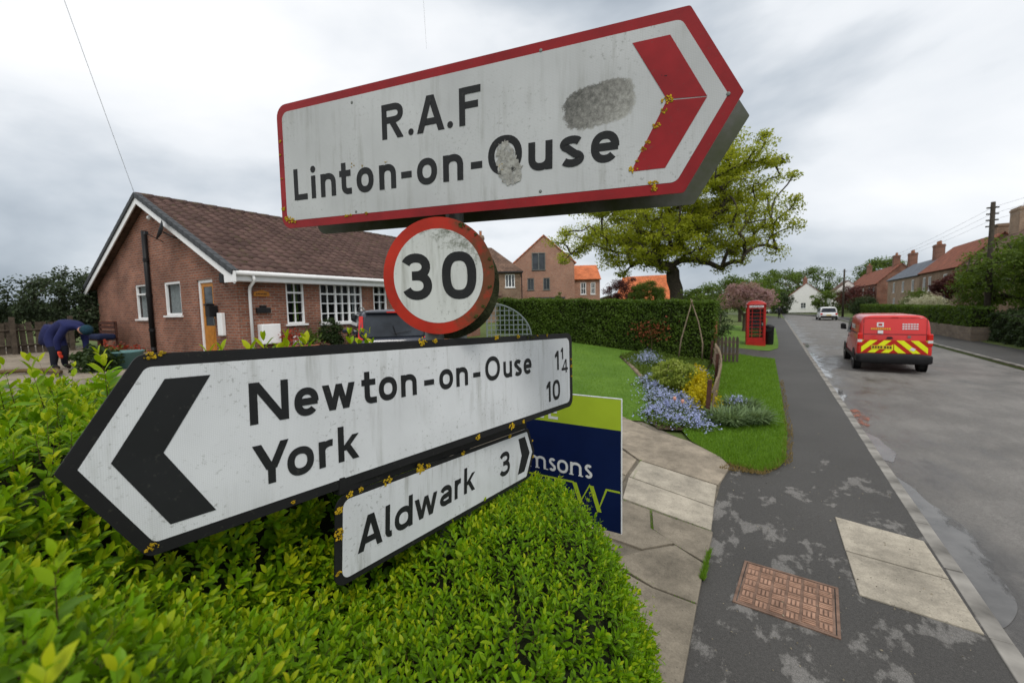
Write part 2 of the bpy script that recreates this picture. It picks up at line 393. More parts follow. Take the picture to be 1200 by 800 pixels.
drive = sheet('drive', [(-.53, 2.2), (-.53, 6.7), (-1.2, 7.5), (-2.6, 8.4), (-9.2, 11.0), (-9.2, -6), (-2.6, -6), (-2.6, 2.2)], .004, M['gravel'])
for p, m in (([(-1.58, 6.06), (-.565, 5.87), (-.53, 5.225), (-1.56, 5.43)], 'slab_light'), ([(-1.56, 5.40), (-.525, 5.20), (-.49, 4.65), (-1.45, 4.78)], 'slab_light'),
             ([(-2.5, 8.1), (-1.75, 7.6), (-1.15, 7.45), (-.62, 7.0), (-.47, 6.65), (-.55, 5.90), (-1.62, 6.10), (-2.1, 6.55)], 'slab_buff'),
             ([(-1.55, 4.74), (-1.12, 4.69), (-1.02, 4.32), (-.77, 4.18), (-1.0, 3.9), (-1.6, 3.9)], 'slab_grey'), ([(-1.09, 4.68), (-.47, 4.62), (-.46, 4.02), (-.75, 4.16), (-.99, 4.31)], 'slab_grey'),
             ([(-.98, 3.88), (-.75, 4.15), (-.47, 3.99), (-.45, 3.42), (-.79, 3.42), (-1.2, 3.55)], 'slab_grey'), ([(-1.3, 3.52), (-.79, 3.40), (-.45, 3.40), (-.42, 2.62), (-.42, 1.9), (-1.3, 1.9)], 'slab_grey'),
             ([(-2.15, 6.5), (-1.64, 6.06), (-1.61, 5.44), (-2.7, 5.6), (-2.9, 6.4)], 'slab_buff'), ([(-2.7, 5.56), (-1.6, 5.4), (-1.55, 4.8), (-2.7, 4.9)], 'slab_grey'),
             ([(-1.7, 3.88), (-1.6, 4.75), (-2.7, 4.85), (-2.9, 3.9)], 'slab_grey'), ([(-2.55, 8.15), (-2.15, 6.6), (-2.95, 6.45), (-5, 7.2), (-5.2, 9.2)], 'slab_grey')):
    slab(p, .03, M[m], drive)
sheet('drive_upper', [(-2.95, 6.3), (-5.1, 7.1), (-5.3, 9.3), (-11.6, 12.5), (-11.6, -6), (-2.95, -6)], .012, M['slab_grey'])
sheet('yard', [(-11.62, 5.6), (-26, 5.6), (-30, 3.5), (-30, -8), (-11.62, -8)], .012, M['slab_buff'])
# grass
lawn_poly = [(-2.3, 7.9), (-2.0, 8.1), (-2.5, 10.3), (-3.55, 13), (-4.9, 15.6), (-4.6, 17.6), (-9.6, 17.6), (-9.2, 13), (-5.2, 9.35), (-2.6, 8.25)]
sheet('lawn', lawn_poly, .03, M['lawn'])
verge_poly = [(-.45, 6.75), (-.1, 6.65), (.12, 6.95), (.21, 7.32), (.27, 9.12), (.22, 13), (.1, 20.6), (-1.3, 21.4), (-1.9, 21.0), (-1.75, 14), (-1.1, 10), (-1.0, 9), (-1.35, 8.0), (-1.12, 7.5)]
sheet('verge', verge_poly, .02, M['lawn'])
sheet('verge_phone_box', [(-1.9, 24.2), (-.1, 24.0), (.25, 25.5), (.3, 29), (.2, 45), (-3.8, 45), (-3.0, 30)], .02, M['lawn'])
sheet('side_path', [(-.5, 21.1), (-.5, 24.1), (-6, 24.9), (-6, 21.9)], .012, M['pave'])
M['bed'] = M['soil']
bed_poly = [(-1.35, 7.95), (-1.02, 9), (-1.12, 10), (-1.75, 14), (-1.95, 17.3), (-4.6, 17.5), (-4.85, 15.6), (-3.5, 13), (-2.45, 10.3), (-1.95, 8.1), (-1.7, 7.75)]
sheet('flower_bed', bed_poly, .034, M['bed'])
# puddles: thin water sheets in the gutter
def puddlemat():
    m, t, b = newmat('puddle_water'); b.inputs['Base Color'].default_value = (.09, .088, .083, 1); b.inputs['Roughness'].default_value = .05; b.inputs['Specular IOR Level'].default_value = .8
    bump(t, b, noise(t, coords(t), 14, 2), .04, .01); return m
M['puddle'] = puddlemat(); M['puddle_thin'] = plain('thin_wet_film', (.085, .082, .078), .22, .35, 4, spec=.5)
for _m in (M['puddle'], M['puddle_thin']):      # the film breaks up towards its edge
    _t = _m.node_tree; _v = coords(_t); _s = N(_t, 'ShaderNodeSeparateXYZ'); _t.links.new(_v, _s.inputs[0])
    _f = math_(_t, 'ADD', math_(_t, 'MULTIPLY', math_(_t, 'SUBTRACT', 1.86, _s.outputs[0]), 1.5 if _m is M['puddle_thin'] else .7), noise(_t, coords(_t, 'Object', (2.2, .8, 1)), 2.4, 10, .68))
    _ms = N(_t, 'ShaderNodeMixShader'); _tb = N(_t, 'ShaderNodeBsdfTransparent'); _t.links.new(ramp(_t, _f, [(.55, 0), (.72, 1)]), _ms.inputs[0]); _t.links.new(_tb.outputs[0], _ms.inputs[1]); _t.links.new(_t.nodes['Principled BSDF'].outputs[0], _ms.inputs[2]); _t.links.new(_ms.outputs[0], _t.nodes['Material Output'].inputs[0])
M['rust_silt'] = plain('brick_red_silt', (.24, .085, .05), .5, .35, 14)
_t = M['rust_silt'].node_tree; _ms = N(_t, 'ShaderNodeMixShader'); _tb = N(_t, 'ShaderNodeBsdfTransparent'); _t.links.new(ramp(_t, noise(_t, coords(_t, 'Object', (2.5, .9, 1)), 3.4, 9, .7), [(.42, 0), (.56, 1)]), _ms.inputs[0]); _t.links.new(_tb.outputs[0], _ms.inputs[1]); _t.links.new(_t.nodes['Principled BSDF'].outputs[0], _ms.inputs[2]); _t.links.new(_ms.outputs[0], _t.nodes['Material Output'].inputs[0])

def blob(pts, z, it=4):
    for _ in range(it): pts = [q for a, b in zip(pts, pts[1:] + pts[:1]) for q in ((.75 * a[0] + .25 * b[0], .75 * a[1] + .25 * b[1]), (.25 * a[0] + .75 * b[0], .25 * a[1] + .75 * b[1]))]
    pts = [(1.478 if x < 1.52 else x + .05 * math.sin(y * 2.3 + .6) + .02 * math.sin(y * 7.7 + 2), y) for x, y in pts]
    if sum(p[0] * q[1] - q[0] * p[1] for p, q in zip(pts, pts[1:] + pts[:1])) < 0: pts = pts[::-1]
    mb = MB(); mb.poly([(x, y, z) for x, y in pts]); return mb
for p in ([(1.48, 25.5), (1.97, 24.6), (2.05, 20.45), (1.78, 17.2), (1.48, 16.6), (1.48, 20.2)], [(1.48, 8.0), (1.66, 7.3), (1.8, 6.12), (1.82, 5.5), (1.72, 4.6), (1.48, 4.3), (1.48, 5.6), (1.48, 6.6)],
          [(1.48, 10.2), (1.66, 9.9), (1.72, 9.2), (1.6, 8.3), (1.48, 8.4)], [(1.48, 15.4), (1.66, 14.9), (1.62, 13.2), (1.48, 12.9)], [(1.48, 31), (1.8, 30.5), (1.8, 27.8), (1.48, 27.2)]):
    tag(blob(p, -.096).build('puddle', M['puddle_thin'] if p[0][1] < 12 else M['puddle']), kind='structure')
tag(blob([(1.50, 12.3), (1.74, 12.0), (1.66, 10.4), (1.50, 10.3)], -.092).build('silt_patch', M['rust_silt']), kind='structure')
# manhole cover
M['rust_iron'] = plain('rusty_iron', (.30, .18, .125), .9, .4, 7, bumps=.6); M['iron_frame'] = plain('iron_frame', (.165, .105, .077), .85, .45, 9)
mc = empty('manhole_cover', 'rust brown ribbed iron cover set in the tarmac pavement', 'manhole cover', (.147, 3.91, 0), R(-4.5))
mb = MB()
for a, b in (((-.34, -.33), (.34, -.31)), ((-.34, .31), (.34, .33)), ((-.34, -.309), (-.32, .309)), ((.32, -.309), (.34, .309))): mb.box((a[0], a[1], -.02), (b[0], b[1], .009))
mb.build('frame', M['iron_frame'], mc)
mb = MB(); mb.box((-.312, -.302, -.02), (.312, .302, .006)); pl = mb.build('plate', M['iron_frame'], mc)
mb = MB()
for i in range(6):
    for j in range(7):
        cx, cy = -.255 + i * .102, -.255 + j * .085
        vert = (i + j) % 2
        for q in (-.022, 0, .022):
            if vert: mb.box((cx + q * 1.3 - .009, cy - .034, .006), (cx + q * 1.3 + .009, cy + .034, .0125))
            else: mb.box((cx - .042, cy + q - .007, .006), (cx + .042, cy + q + .007, .0125))
mb.build('tread', M['rust_iron'], pl, kind='stuff')

# ------------------------------------------------------------------ road signs
def frame(P, yaw, tilt, lean):
    yaw, tilt, lean = R(yaw), R(tilt), R(lean)
    d = Vector((math.cos(yaw) * math.cos(tilt), math.sin(yaw) * math.cos(tilt), math.sin(tilt))); n0 = Vector((math.sin(yaw), -math.cos(yaw), 0)); v = n0.cross(d)
    if v.z < 0: v = -v
    v = v * math.cos(lean) + n0 * math.sin(lean); n = d.cross(v)
    return Matrix(((d.x, v.x, n.x, P[0]), (d.y, v.y, n.y, P[1]), (d.z, v.z, n.z, P[2]), (0, 0, 0, 1)))
def rpoly(pts, rad):
    out_ = []; n = len(pts)
    if not hasattr(rad, '__len__'): rad = [rad] * n
    for i in range(n):
        p0, p, p1 = Vector(pts[i - 1]), Vector(pts[i]), Vector(pts[(i + 1) % n])
        if rad[i] <= 0: out_.append(tuple(p)); continue
        a, b = (p0 - p).normalized(), (p1 - p).normalized(); half = a.angle(b) / 2; t_ = rad[i] / math.tan(half)
        c = p + (a + b).normalized() * rad[i] / math.sin(half); s0 = p + a * t_; s1 = p + b * t_
        a0 = math.atan2(s0.y - c.y, s0.x - c.x); a1 = math.atan2(s1.y - c.y, s1.x - c.x); da = (a1 - a0 + math.pi) % (2 * math.pi) - math.pi
        out_ += [(c.x + rad[i] * math.cos(a0 + da * k / 6), c.y + rad[i] * math.sin(a0 + da * k / 6)) for k in range(7)]
    return out_
def ccw(p): return p if sum(a[0] * b[1] - b[0] * a[1] for a, b in zip(p, p[1:] + p[:1])) > 0 else p[::-1]
def dirtwhite(name, base, hexs=260, dirt=.5, moss=0.0, seed=0.0, worn=()):
    m, t, b = newmat(name); v = coords(t); vm = N(t, 'ShaderNodeVectorMath', operation='ADD'); vm.inputs[1].default_value = (seed, seed * 1.7, 0); t.links.new(v, vm.inputs[0]); v2 = vm.outputs[0]
    vor = N(t, 'ShaderNodeTexVoronoi', feature='DISTANCE_TO_EDGE', i_Scale=float(hexs), i_Randomness=.15); t.links.new(v, vor.inputs[0])
    hx = ramp(t, vor.outputs[0], [(.04, .86), (.16, 1.0)])
    c = mix(t, 1, base, hx, 'MULTIPLY')
    c = mix(t, 1, c, ramp(t, noise(t, v2, 2.2, 5), [(.3, .84), (.7, 1.06)]), 'MULTIPLY')
    st = N(t, 'ShaderNodeMapping'); st.inputs['Scale'].default_value = (26, 2.2, 1); t.links.new(v2, st.inputs[0])
    streak = math_(t, 'MULTIPLY', ramp(t, noise(t, st.outputs[0], 1.0, 6, .65), [(.50, 0), (.72, 1)]), ramp(t, noise(t, v2, 3.0, 3), [(.40, 0), (.62, 1)]))
    c = mix(t, math_(t, 'MULTIPLY', streak, dirt), c, (.16, .16, .125))
    sp = math_(t, 'MULTIPLY', ramp(t, noise(t, v2, 75, 4, .7), [(.58, 0), (.66, 1)]), ramp(t, noise(t, v2, 4.5, 3), [(.46, 0), (.60, 1)]))
    c = mix(t, math_(t, 'MULTIPLY', sp, min(1, dirt * .75)), c, (.09, .095, .07))
    if moss:
        s = N(t, 'ShaderNodeSeparateXYZ'); t.links.new(v, s.inputs[0])
        top = math_(t, 'ADD', math_(t, 'MULTIPLY', s.outputs[1], 2.6), math_(t, 'MULTIPLY', s.outputs[0], 1.5))
        f = math_(t, 'ADD', math_(t, 'MULTIPLY', noise(t, v2, 32, 7, .75), 1.3), math_(t, 'SUBTRACT', top, 1.02))
        c = mix(t, math_(t, 'MULTIPLY', ramp(t, f, [(.0, 0), (.28, 1)]), moss), c, (.05, .058, .022))
    for (wx, wy, rx, ry, ang) in worn:     # sheeting scraped off to the bare backing
        wm = N(t, 'ShaderNodeMapping', vector_type='TEXTURE'); wm.inputs['Location'].default_value = (wx, wy, 0); wm.inputs['Rotation'].default_value = (0, 0, ang); wm.inputs['Scale'].default_value = (rx, ry, 1); t.links.new(v, wm.inputs[0])
        s = N(t, 'ShaderNodeSeparateXYZ'); t.links.new(wm.outputs[0], s.inputs[0])
        r4 = math_(t, 'ADD', math_(t, 'POWER', math_(t, 'ABSOLUTE', s.outputs[0]), 3.2), math_(t, 'POWER', math_(t, 'ABSOLUTE', s.outputs[1]), 3.2))
        nf = noise(t, v, 55, 8, .75); f = math_(t, 'SUBTRACT', math_(t, 'ADD', 1.0, math_(t, 'MULTIPLY', math_(t, 'SUBTRACT', nf, .5), 1.6)), r4)
        shade = math_(t, 'ADD', nf, math_(t, 'MULTIPLY', s.outputs[0], .12))
        shade = math_(t, 'SUBTRACT', shade, math_(t, 'MULTIPLY', s.outputs[1], .08))
        c = mix(t, ramp(t, f, [(.0, 0), (.22, .92)]), c, ramp(t, shade, [(.32, (.05, .05, .042)), (.72, (.34, .34, .31)), (.5, (.16, .157, .14))]))
    t.links.new(c, b.inputs['Base Color']); b.inputs['Roughness'].default_value = .45; b.inputs['Specular IOR Level'].default_value = .25
    return m
def paint(name, c, rough=.5, chip=.5, c2=(.2, .2, .16), fade=.25, moss=0):
    m, t, b = newmat(name); v = coords(t)
    k = ramp(t, noise(t, v, 4, 6, .6), [(.3, [x * (1 - fade) for x in c]), (.7, [min(1, x * (1 + fade)) for x in c])])
    k = mix(t, math_(t, 'MULTIPLY', ramp(t, noise(t, v, 60, 5, .7), [(.61, 0), (.66, 1)]), chip), k, c2)
    if moss:
        s = N(t, 'ShaderNodeSeparateXYZ'); t.links.new(v, s.inputs[0])
        f = math_(t, 'ADD', noise(t, v, 16, 7, .7), math_(t, 'MULTIPLY', s.outputs[0], 1.4))
        k = mix(t, math_(t, 'MULTIPLY', ramp(t, f, [(.52, 0), (.78, 1)]), moss), k, (.05, .045, .018))
    t.links.new(k, b.inputs['Base Color']); b.inputs['Roughness'].default_value = rough; bump(t, b, noise(t, v, 45, 4), .08, .003); return m
WORN = [(1.505, .035, .125, .072, .12)]
M['sign_white_raf'] = dirtwhite('dirty_white_sheeting', (.50, .515, .52), 200, .5, 0, .3, WORN)
M['sign_white'] = dirtwhite('white_sheeting', (.66, .68, .70), 250, .6, 0, 2.1)
M['sign_white_ald'] = dirtwhite('speckled_white_sheeting', (.63, .65, .67), 250, .8, 0, 5.3)
M['sign_white_30'] = dirtwhite('mossy_white_sheeting', (.56, .58, .56), 300, .6, .95, 7.7)
M['sign_red'] = paint('sign_red', (.235, .009, .012), .45, .35, (.12, .05, .04), .3); M['sign_red_30'] = paint('mossy_sign_red', (.37, .022, .010), .5, .45, (.12, .05, .02), .3, .8)
M['sign_black'] = paint('sign_black', (.012, .012, .013), .5, .35, (.06, .06, .045)); M['sign_ink'] = paint('sign_ink', (.014, .015, .016), .55, .3, (.07, .07, .06))
M['lichen'] = plain('yellow_lichen', (.50, .33, .015), .95, .45, 60, bumps=.8); M['moss'] = plain('moss', (.07, .085, .02), .98, .5, 60, bumps=.8)
# algae-stained back plate
def algae():
    m, t, b = newmat('algae_stained_aluminium'); v = coords(t); n = noise(t, v, 5, 7, .65)
    t.links.new(ramp(t, n, [(.35, (.15, .155, .15)), (.65, (.07, .085, .045)), (.5, (.10, .11, .085))]), b.inputs['Base Color']); b.inputs['Roughness'].default_value = .7; return m
M['algae'] = algae()

# stroke lettering in the style of British road-sign letters. x-height 1, cap height 1.4
def ell(cx, cy, rx, ry, a0, a1, n=16, p=2.25):
    o = []
    for i in range(n + 1):
        a = R(a0 + (a1 - a0) * i / n); c, s = math.cos(a), math.sin(a)
        o.append((cx + rx * math.copysign(abs(c) ** (2 / p), c), cy + ry * math.copysign(abs(s) ** (2 / p), s)))
    return o
def glyph(ch, w, s):
    """strokes: ('l', pts, closed) centre-line strokes of width s; ('p', polygon)"""
    h = s / 2; C = 1.4; L = lambda *p: ('l', list(p), False); P = lambda *p: ('p', list(p))
    def dg(x0, y0, x1, y1, hw): return P((x0 - hw, y0), (x0 + hw, y0), (x1 + hw, y1), (x1 - hw, y1))
    d = h * 1.12
    if ch == 'o': return [('l', ell(w / 2, .5, w / 2 - h, .52 - h, 0, 360, 28)[:-1], True)]
    if ch in 'O0': return [('l', ell(w / 2, .7, w / 2 - h, .71 - h, 0, 360, 32, 2.2 if ch == 'O' else 2.5)[:-1], True)]
    if ch == 'n': return [L((h, 0), (h, 1)), L(*(ell(w / 2, .58, w / 2 - h, .43 - h, 180, 0, 14) + [(w - h, 0)]))]
    if ch == 'm':
        r = (w - s) / 4; return [L((h, 0), (h, 1)), L(*(ell(h + r, .62, r, .39 - h, 180, 0, 12) + [(h + 2 * r, 0)])), L(*(ell(h + 3 * r, .62, r, .39 - h, 180, 0, 12) + [(w - h, 0)]))]
    if ch == 'u': return [L((w - h, 1), (w - h, 0)), L(*(ell(w / 2, .42, w / 2 - h, .43 - h, 0, -180, 14) + [(h, 1)]))]
    if ch == 'i': return [L((h, 0), (h, 1)), ('p', ell(h, 1.28, h * 1.15, h * 1.15, 0, 360, 14, 2)[:-1])]
    if ch == 't': return [L(*([(w * .36, 1.34), (w * .36, .4)] + ell(w * .36 + .24, .36, .24, .36 - h * .92, 180, 275, 8) + [(w, h * .95)])), L((0, 1 - h * .85), (w * .94, 1 - h * .85))]
    if ch == 'e': return [L(*ell(w / 2, .5, w / 2 - h, .52 - h, -2, 318, 26)), L((h, .5), (w - h * .3, .5))]
    if ch == 's': return [L(*(ell(w / 2, .745, w / 2 - h * 1.1, .275 - h * .95, 28, 238, 14, 2) + ell(w / 2, .262, w / 2 - h, .282 - h * .95, 68, -152, 14, 2)))]
    if ch == 'r': return [L((h, 0), (h, 1)), L(*(ell(w * .72, .56, w * .72 - h, .45 - h, 180, 78, 9)))]
    if ch == 'k': return [L((h, 0), (h, C)), dg(h * 1.6, .42, w - d * 1.1, 1, d * 1.05), dg(w - d * 1.1, 0, w * .42, .60, d * 1.05)]
    if ch == 'd': return [L((w - h, C), (w - h, 0)), ('l', ell(w / 2 - .02, .5, w / 2 - h, .52 - h, 0, 360, 26)[:-1], True)]
    if ch == 'l': return [L(*([(h, C), (h, .34)] + ell(h + .2, .32, .2, .32 - h * .95, 180, 280, 8)))]
    if ch == 'w': q = (w - 2 * d) / 4; return [dg(d + q * .98, 0, d, 1, d * .98), dg(d + q * .98, 0, d + 2 * q, 1, d * .9), dg(d + q * 3.02, 0, d + 2 * q, 1, d * .9), dg(d + q * 3.02, 0, d + 4 * q, 1, d * .98)]
    if ch == 'a': return [L(*(ell(w / 2, .62, w / 2 - h, .39 - h, 158, 0, 12) + [(w - h, 0)])), L(*([(w - h, .58 - h * .2)] + ell(w * .46, .30, w * .46 - h, .29 - h * .8, 80, 290, 14, 2) + [(w - h, .16)]))]
    if ch == 'N': return [L((h, 0), (h, C)), L((w - h, 0), (w - h, C)), dg(w - h * 1.25, 0, h * 1.25, C, h * 1.25)]
    if ch == 'R': return [L((h, 0), (h, C)), L(*([(h, C - h)] + ell(w * .55, C - .39, w * .45 - h, .39 - h, 88, -90, 14, 2.4) + [(h, C - .78 + h)])), dg(w - d, 0, w * .5, .66, d * 1.05)]
    if ch == 'A': return [dg(d, 0, w / 2 - d * .15, C, d), dg(w - d, 0, w / 2 + d * .15, C, d), L((w * .24, .40), (w * .76, .40))]
    if ch == 'F': return [L((h, 0), (h, C)), L((h, C - h * .95), (w, C - h * .95)), L((h, .74), (w * .88, .74))]
    if ch == 'E': return [L((h, 0), (h, C)), L((h, C - h), (w, C - h)), L((h, .72), (w * .9, .72)), L((h, h), (w, h))]
    if ch == 'L': return [L((h, 0), (h, C)), L((h, h * .95), (w, h * .95))]
    if ch == 'Y': return [L((w / 2, 0), (w / 2, .66)), dg(w / 2 - d * .2, .5, d, C, d), dg(w / 2 + d * .2, .5, w - d, C, d)]
    if ch == '-': return [L((0, .48), (w, .48))]
    if ch == '.': return [('p', ell(w / 2, w / 2, w / 2, w / 2, 0, 360, 14, 2)[:-1])]
    if ch == '3':
        ym = .725; c1, r1 = (1.4 - h * .98 + ym) / 2, (1.4 - h * .98 - ym) / 2; c2, r2 = (ym + h * .92) / 2, (ym - h * .92) / 2
        return [L(*(ell(w * .47, c1, w * .47 - h * .9, r1, 160, -90, 18, 2.15) + [(w * .34, ym)])), L(*([(w * .34, ym)] + ell(w / 2, c2, w / 2 - h, r2, 90, -160, 20, 2.15)))]
    if ch == '1': return [L((w - h, 0), (w - h, C)), P((w - s, C), (w - s, C - s * 1.5), (0, C - s * 2.0), (0, C - s * 1.1))]
    if ch == '4': return [L((w * .72, 0), (w * .72, C)), L((0, .40), (w, .40)), P((0, .3), (s * .9, .3), (w * .72, C - .02), (w * .72 - s * .6, C))]
    return []
def stroke_poly(pts, s, closed):
    pts = [Vector(p) for p in pts]; n = len(pts); a = []; b = []
    for i in range(n):
        p0 = pts[i - 1] if closed or i > 0 else pts[i]; p1 = pts[(i + 1) % n] if closed or i < n - 1 else pts[i]
        t0 = (pts[i] - p0); t1 = (p1 - pts[i])
        if t0.length < 1e-6: t0 = t1
        if t1.length < 1e-6: t1 = t0
        t0.normalize(); t1.normalize(); m_ = Vector((-(t0 + t1).y, (t0 + t1).x)); m_ = m_.normalized() if m_.length > 1e-6 else Vector((-t0.y, t0.x))
        k = min(1.6, 1 / max(.3, m_.dot(Vector((-t0.y, t0.x))))); a.append(pts[i] + m_ * s / 2 * k); b.append(pts[i] - m_ * s / 2 * k)
    return a, b
def lettering(parent, letters, x_h, base, sw, mat, z=.0016, post=None):
    """letters: list of (char, u_left, width); base: y of the baseline (number or function of u)"""
    lay = 0; o = None
    for ch, u, wd in letters:
        mb = MB(); by = base(u) if callable(base) else base
        for st in glyph(ch, wd / x_h, sw):
            zz_ = z + (lay % 5) * .00022; lay += 1
            T = lambda p: (u + p[0] * x_h, by + p[1] * x_h, zz_)
            if st[0] == 'p': mb.poly([T(p) for p in ccw([tuple(q) for q in st[1]])])
            else:
                a, b = stroke_poly(st[1], sw, st[2]); n = len(a)
                for i in range(n if st[2] else n - 1):
                    j = (i + 1) % n; mb.poly([T(b[i]), T(b[j]), T(a[j]), T(a[i])])
        o = mb.build('full_stop' if ch == '.' else 'hyphen' if ch == '-' else 'digit' if ch.isdigit() else 'letter', mat, parent)
        if post: post(o)
    return o
def crust(parent, spots, name='lichen', mat=None, r0=.006, n_per=17, spread=.012):
    """small raised irregular crusts growing on the plate: (u, v, size)"""
    for (u, v, sz) in spots:
        if len(spots) > 8 and random.random() < .28: continue
        mb = MB()
        for k in range(int(n_per)):
            a = random.uniform(0, 6.28); q = random.random() ** .5 * sz; r = sz * random.uniform(.12, .40)
            cx, cy = u + math.cos(a) * q, v + math.sin(a) * q * .7; zt = .0022 + random.random() * .0018
            ring = [(cx + r * random.uniform(.35, 1.3) * math.cos(t_ * .785), cy + r * random.uniform(.35, 1.3) * math.sin(t_ * .785)) for t_ in range(8)]
            vs = [(x, y, .0012) for x, y in ring] + [(cx + (x - cx) * .7, cy + (y - cy) * .7, zt) for x, y in ring]
            mb.add(vs, [(i, (i + 1) % 8, 8 + (i + 1) % 8, 8 + i) for i in range(8)] + [tuple(range(8, 16))])
        mb.build(name, mat or M['lichen'], parent)
def sign_plate(parent, outer, orad, inner, irad, edge_mat, face_mat, th=.004):
    mb = MB(); mb.prism(ccw(rpoly(outer, orad)), -th, 0); mb.build('plate', edge_mat, parent)
    mb = MB(); p = ccw(rpoly(inner, irad)); mb.prism(p, .0001, .0009, bottom=False); return mb.build('white_field', face_mat, parent)
# --- RAF sign
raf = empty('direction_sign', 'large red-bordered arrow sign reading R.A.F Linton-on-Ouse, topmost on the posts', 'road sign', M=frame((-2.0094, 1.2058, 3.025), 8.998, -1.272, .7), group='direction signs on the post')
sign_plate(raf, [(0, .28), (0, -.28), (1.784, -.28), (1.942, 0), (1.784, .28)], [.055, .055, .012, .006, .012], [(.034, .245), (.034, -.245), (1.760, -.245), (1.9, .0), (1.760, .245)], [.035, .035, .03, .004, .03], M['sign_red'], M['sign_white_raf'])
mb = MB(); mb.prism(ccw([(1.613, .206), (1.728, .206), (1.841, .004), (1.724, .014)]), .001, .0022, bottom=False); mb.build('chevron', M['sign_red'], raf)
mb = MB(); mb.prism(ccw([(1.841, .001), (1.725, -.197), (1.618, -.197), (1.723, .010)]), .001, .0019, bottom=False); mb.build('chevron', M['sign_red'], raf)
lettering(raf, [('R', .604, .107), ('.', .735, .026), ('A', .777, .128), ('.', .917, .026), ('F', .971, .092)], .0985, .0435, .262, M['sign_ink'])
lettering(raf, [('L', .089, .083), ('i', .197, .024), ('n', .254, .088), ('t', .364, .068), ('o', .46, .092), ('n', .582, .086), ('-', .694, .052), ('o', .772, .095), ('n', .895, .090), ('-', 1.018, .049), ('O', 1.092, .137), ('u', 1.254, .091), ('s', 1.371, .088), ('e', 1.482, .096)], .1, -.156, .262, M['sign_ink'])
def wornmat(lift=0, name='worn_bare_metal'):
    m, t, b = newmat(name); v = coords(t); n = noise(t, v, 40, 8, .75)
    t.links.new(ramp(t, n, [(.35 - lift * .2, (.085, .08, .07)), (.7 - lift * .2, (.40, .40, .37)), (.5 - lift * .2, (.22, .215, .195))]), b.inputs['Base Color']); b.inputs['Roughness'].default_value = .9; bump(t, b, n, .6, .004); return m
M['worn'] = wornmat()
def ragged(pts, jit=.006, it=3):
    for _ in range(it): pts = [q for a, b in zip(pts, pts[1:] + pts[:1]) for q in (a, ((a[0] + b[0]) / 2 + random.uniform(-jit, jit), (a[1] + b[1]) / 2 + random.uniform(-jit, jit)))]
    return ccw(pts)
M['worn_pale'] = wornmat(.55, 'torn_sticker_residue')
_t = M['worn_pale'].node_tree; _ms = N(_t, 'ShaderNodeMixShader'); _tb = N(_t, 'ShaderNodeBsdfTransparent')
_t.links.new(ramp(_t, noise(_t, coords(_t), 30, 8, .75), [(.38, 0), (.50, .95)]), _ms.inputs[0]); _t.links.new(_tb.outputs[0], _ms.inputs[1]); _t.links.new(_t.nodes['Principled BSDF'].outputs[0], _ms.inputs[2]); _t.links.new(_ms.outputs[0], _t.nodes['Material Output'].inputs[0])
mb = MB(); mb.prism(ragged([(1.128, -.06), (1.15, -.035), (1.18, -.05), (1.205, -.09), (1.235, -.13), (1.225, -.18), (1.18, -.2), (1.145, -.17), (1.125, -.12)], .006), .0028, .0033, bottom=False); mb.build('torn_sticker', M['worn_pale'], raf)
crust(raf, [(1.145, -.122, .009), (1.15, -.14, .007)])
crust(raf, [(.012, -.19, .012), (.018, -.215, .016), (.03, -.235, .014), (.055, -.243, .017), (.075, -.25, .014), (.012, .16, .009), (.014, .12, .008), (.01, .06, .007), (.012, -.05, .006), (.395, -.249, .010), (.42, -.247, .007), (.505, -.245, .008),
            (1.725, .012, .018), (1.716, -.02, .010), (1.694, -.062, .013), (1.684, -.085, .008), (1.668, -.11, .009), (1.655, -.13, .010), (1.636, -.165, .007), (1.625, -.192, .015), (1.69, -.243, .015), (1.693, -.262, .010), (1.62, -.257, .012), (1.54, -.248, .008), (1.5, -.25, .006)])
crust(raf, [(.36 + random.random() * .2, -.05 + random.uniform(-.004, .02), .004) for _ in range(3)] + [(.49, -.047, .007), (.62, -.045, .006)], n_per=6)
crust(raf, [(1.711, .089, .010)], 'bolt_hole', M['black_plastic'], n_per=3)
for u, v in ((.45, .22), (.45, -.235), (1.3, .25), (1.3, -.23), (1.9, 0)):
    mb = MB(); mb.lathe([(.006, .0009), (.006, .002), (.003, .003)], 10, M=Matrix.Translation((u, v, 0))); mb.build('rivet', M['galv'], raf)
# back-to-back plate on the far side of the posts
rear = empty('direction_sign', 'grey algae-stained back of the arrow sign behind the red-bordered one', 'road sign', M=frame((-2.0094, 1.2058, 3.025), 8.998, -1.272, .7), group='direction signs on the post')
mb = MB(); mb.prism(ccw(rpoly([(.01, .28), (.01, -.28), (1.815, -.28), (1.98, 0), (1.815, .28)], [.055, .055, .012, .006, .012])), -.204, -.2); mb.build('plate', M['algae'], rear)
for v in (-.17, .17):
    mb = MB(); mb.box((.1, v - .02, -.1995), (1.7, v + .02, -.175)); mb.build('stiffening_rail', M['algae'], rear)
    mb = MB(); mb.box((.1, v - .02, -.03), (1.7, v + .02, -.0045)); mb.build('stiffening_rail', M['algae'], raf)
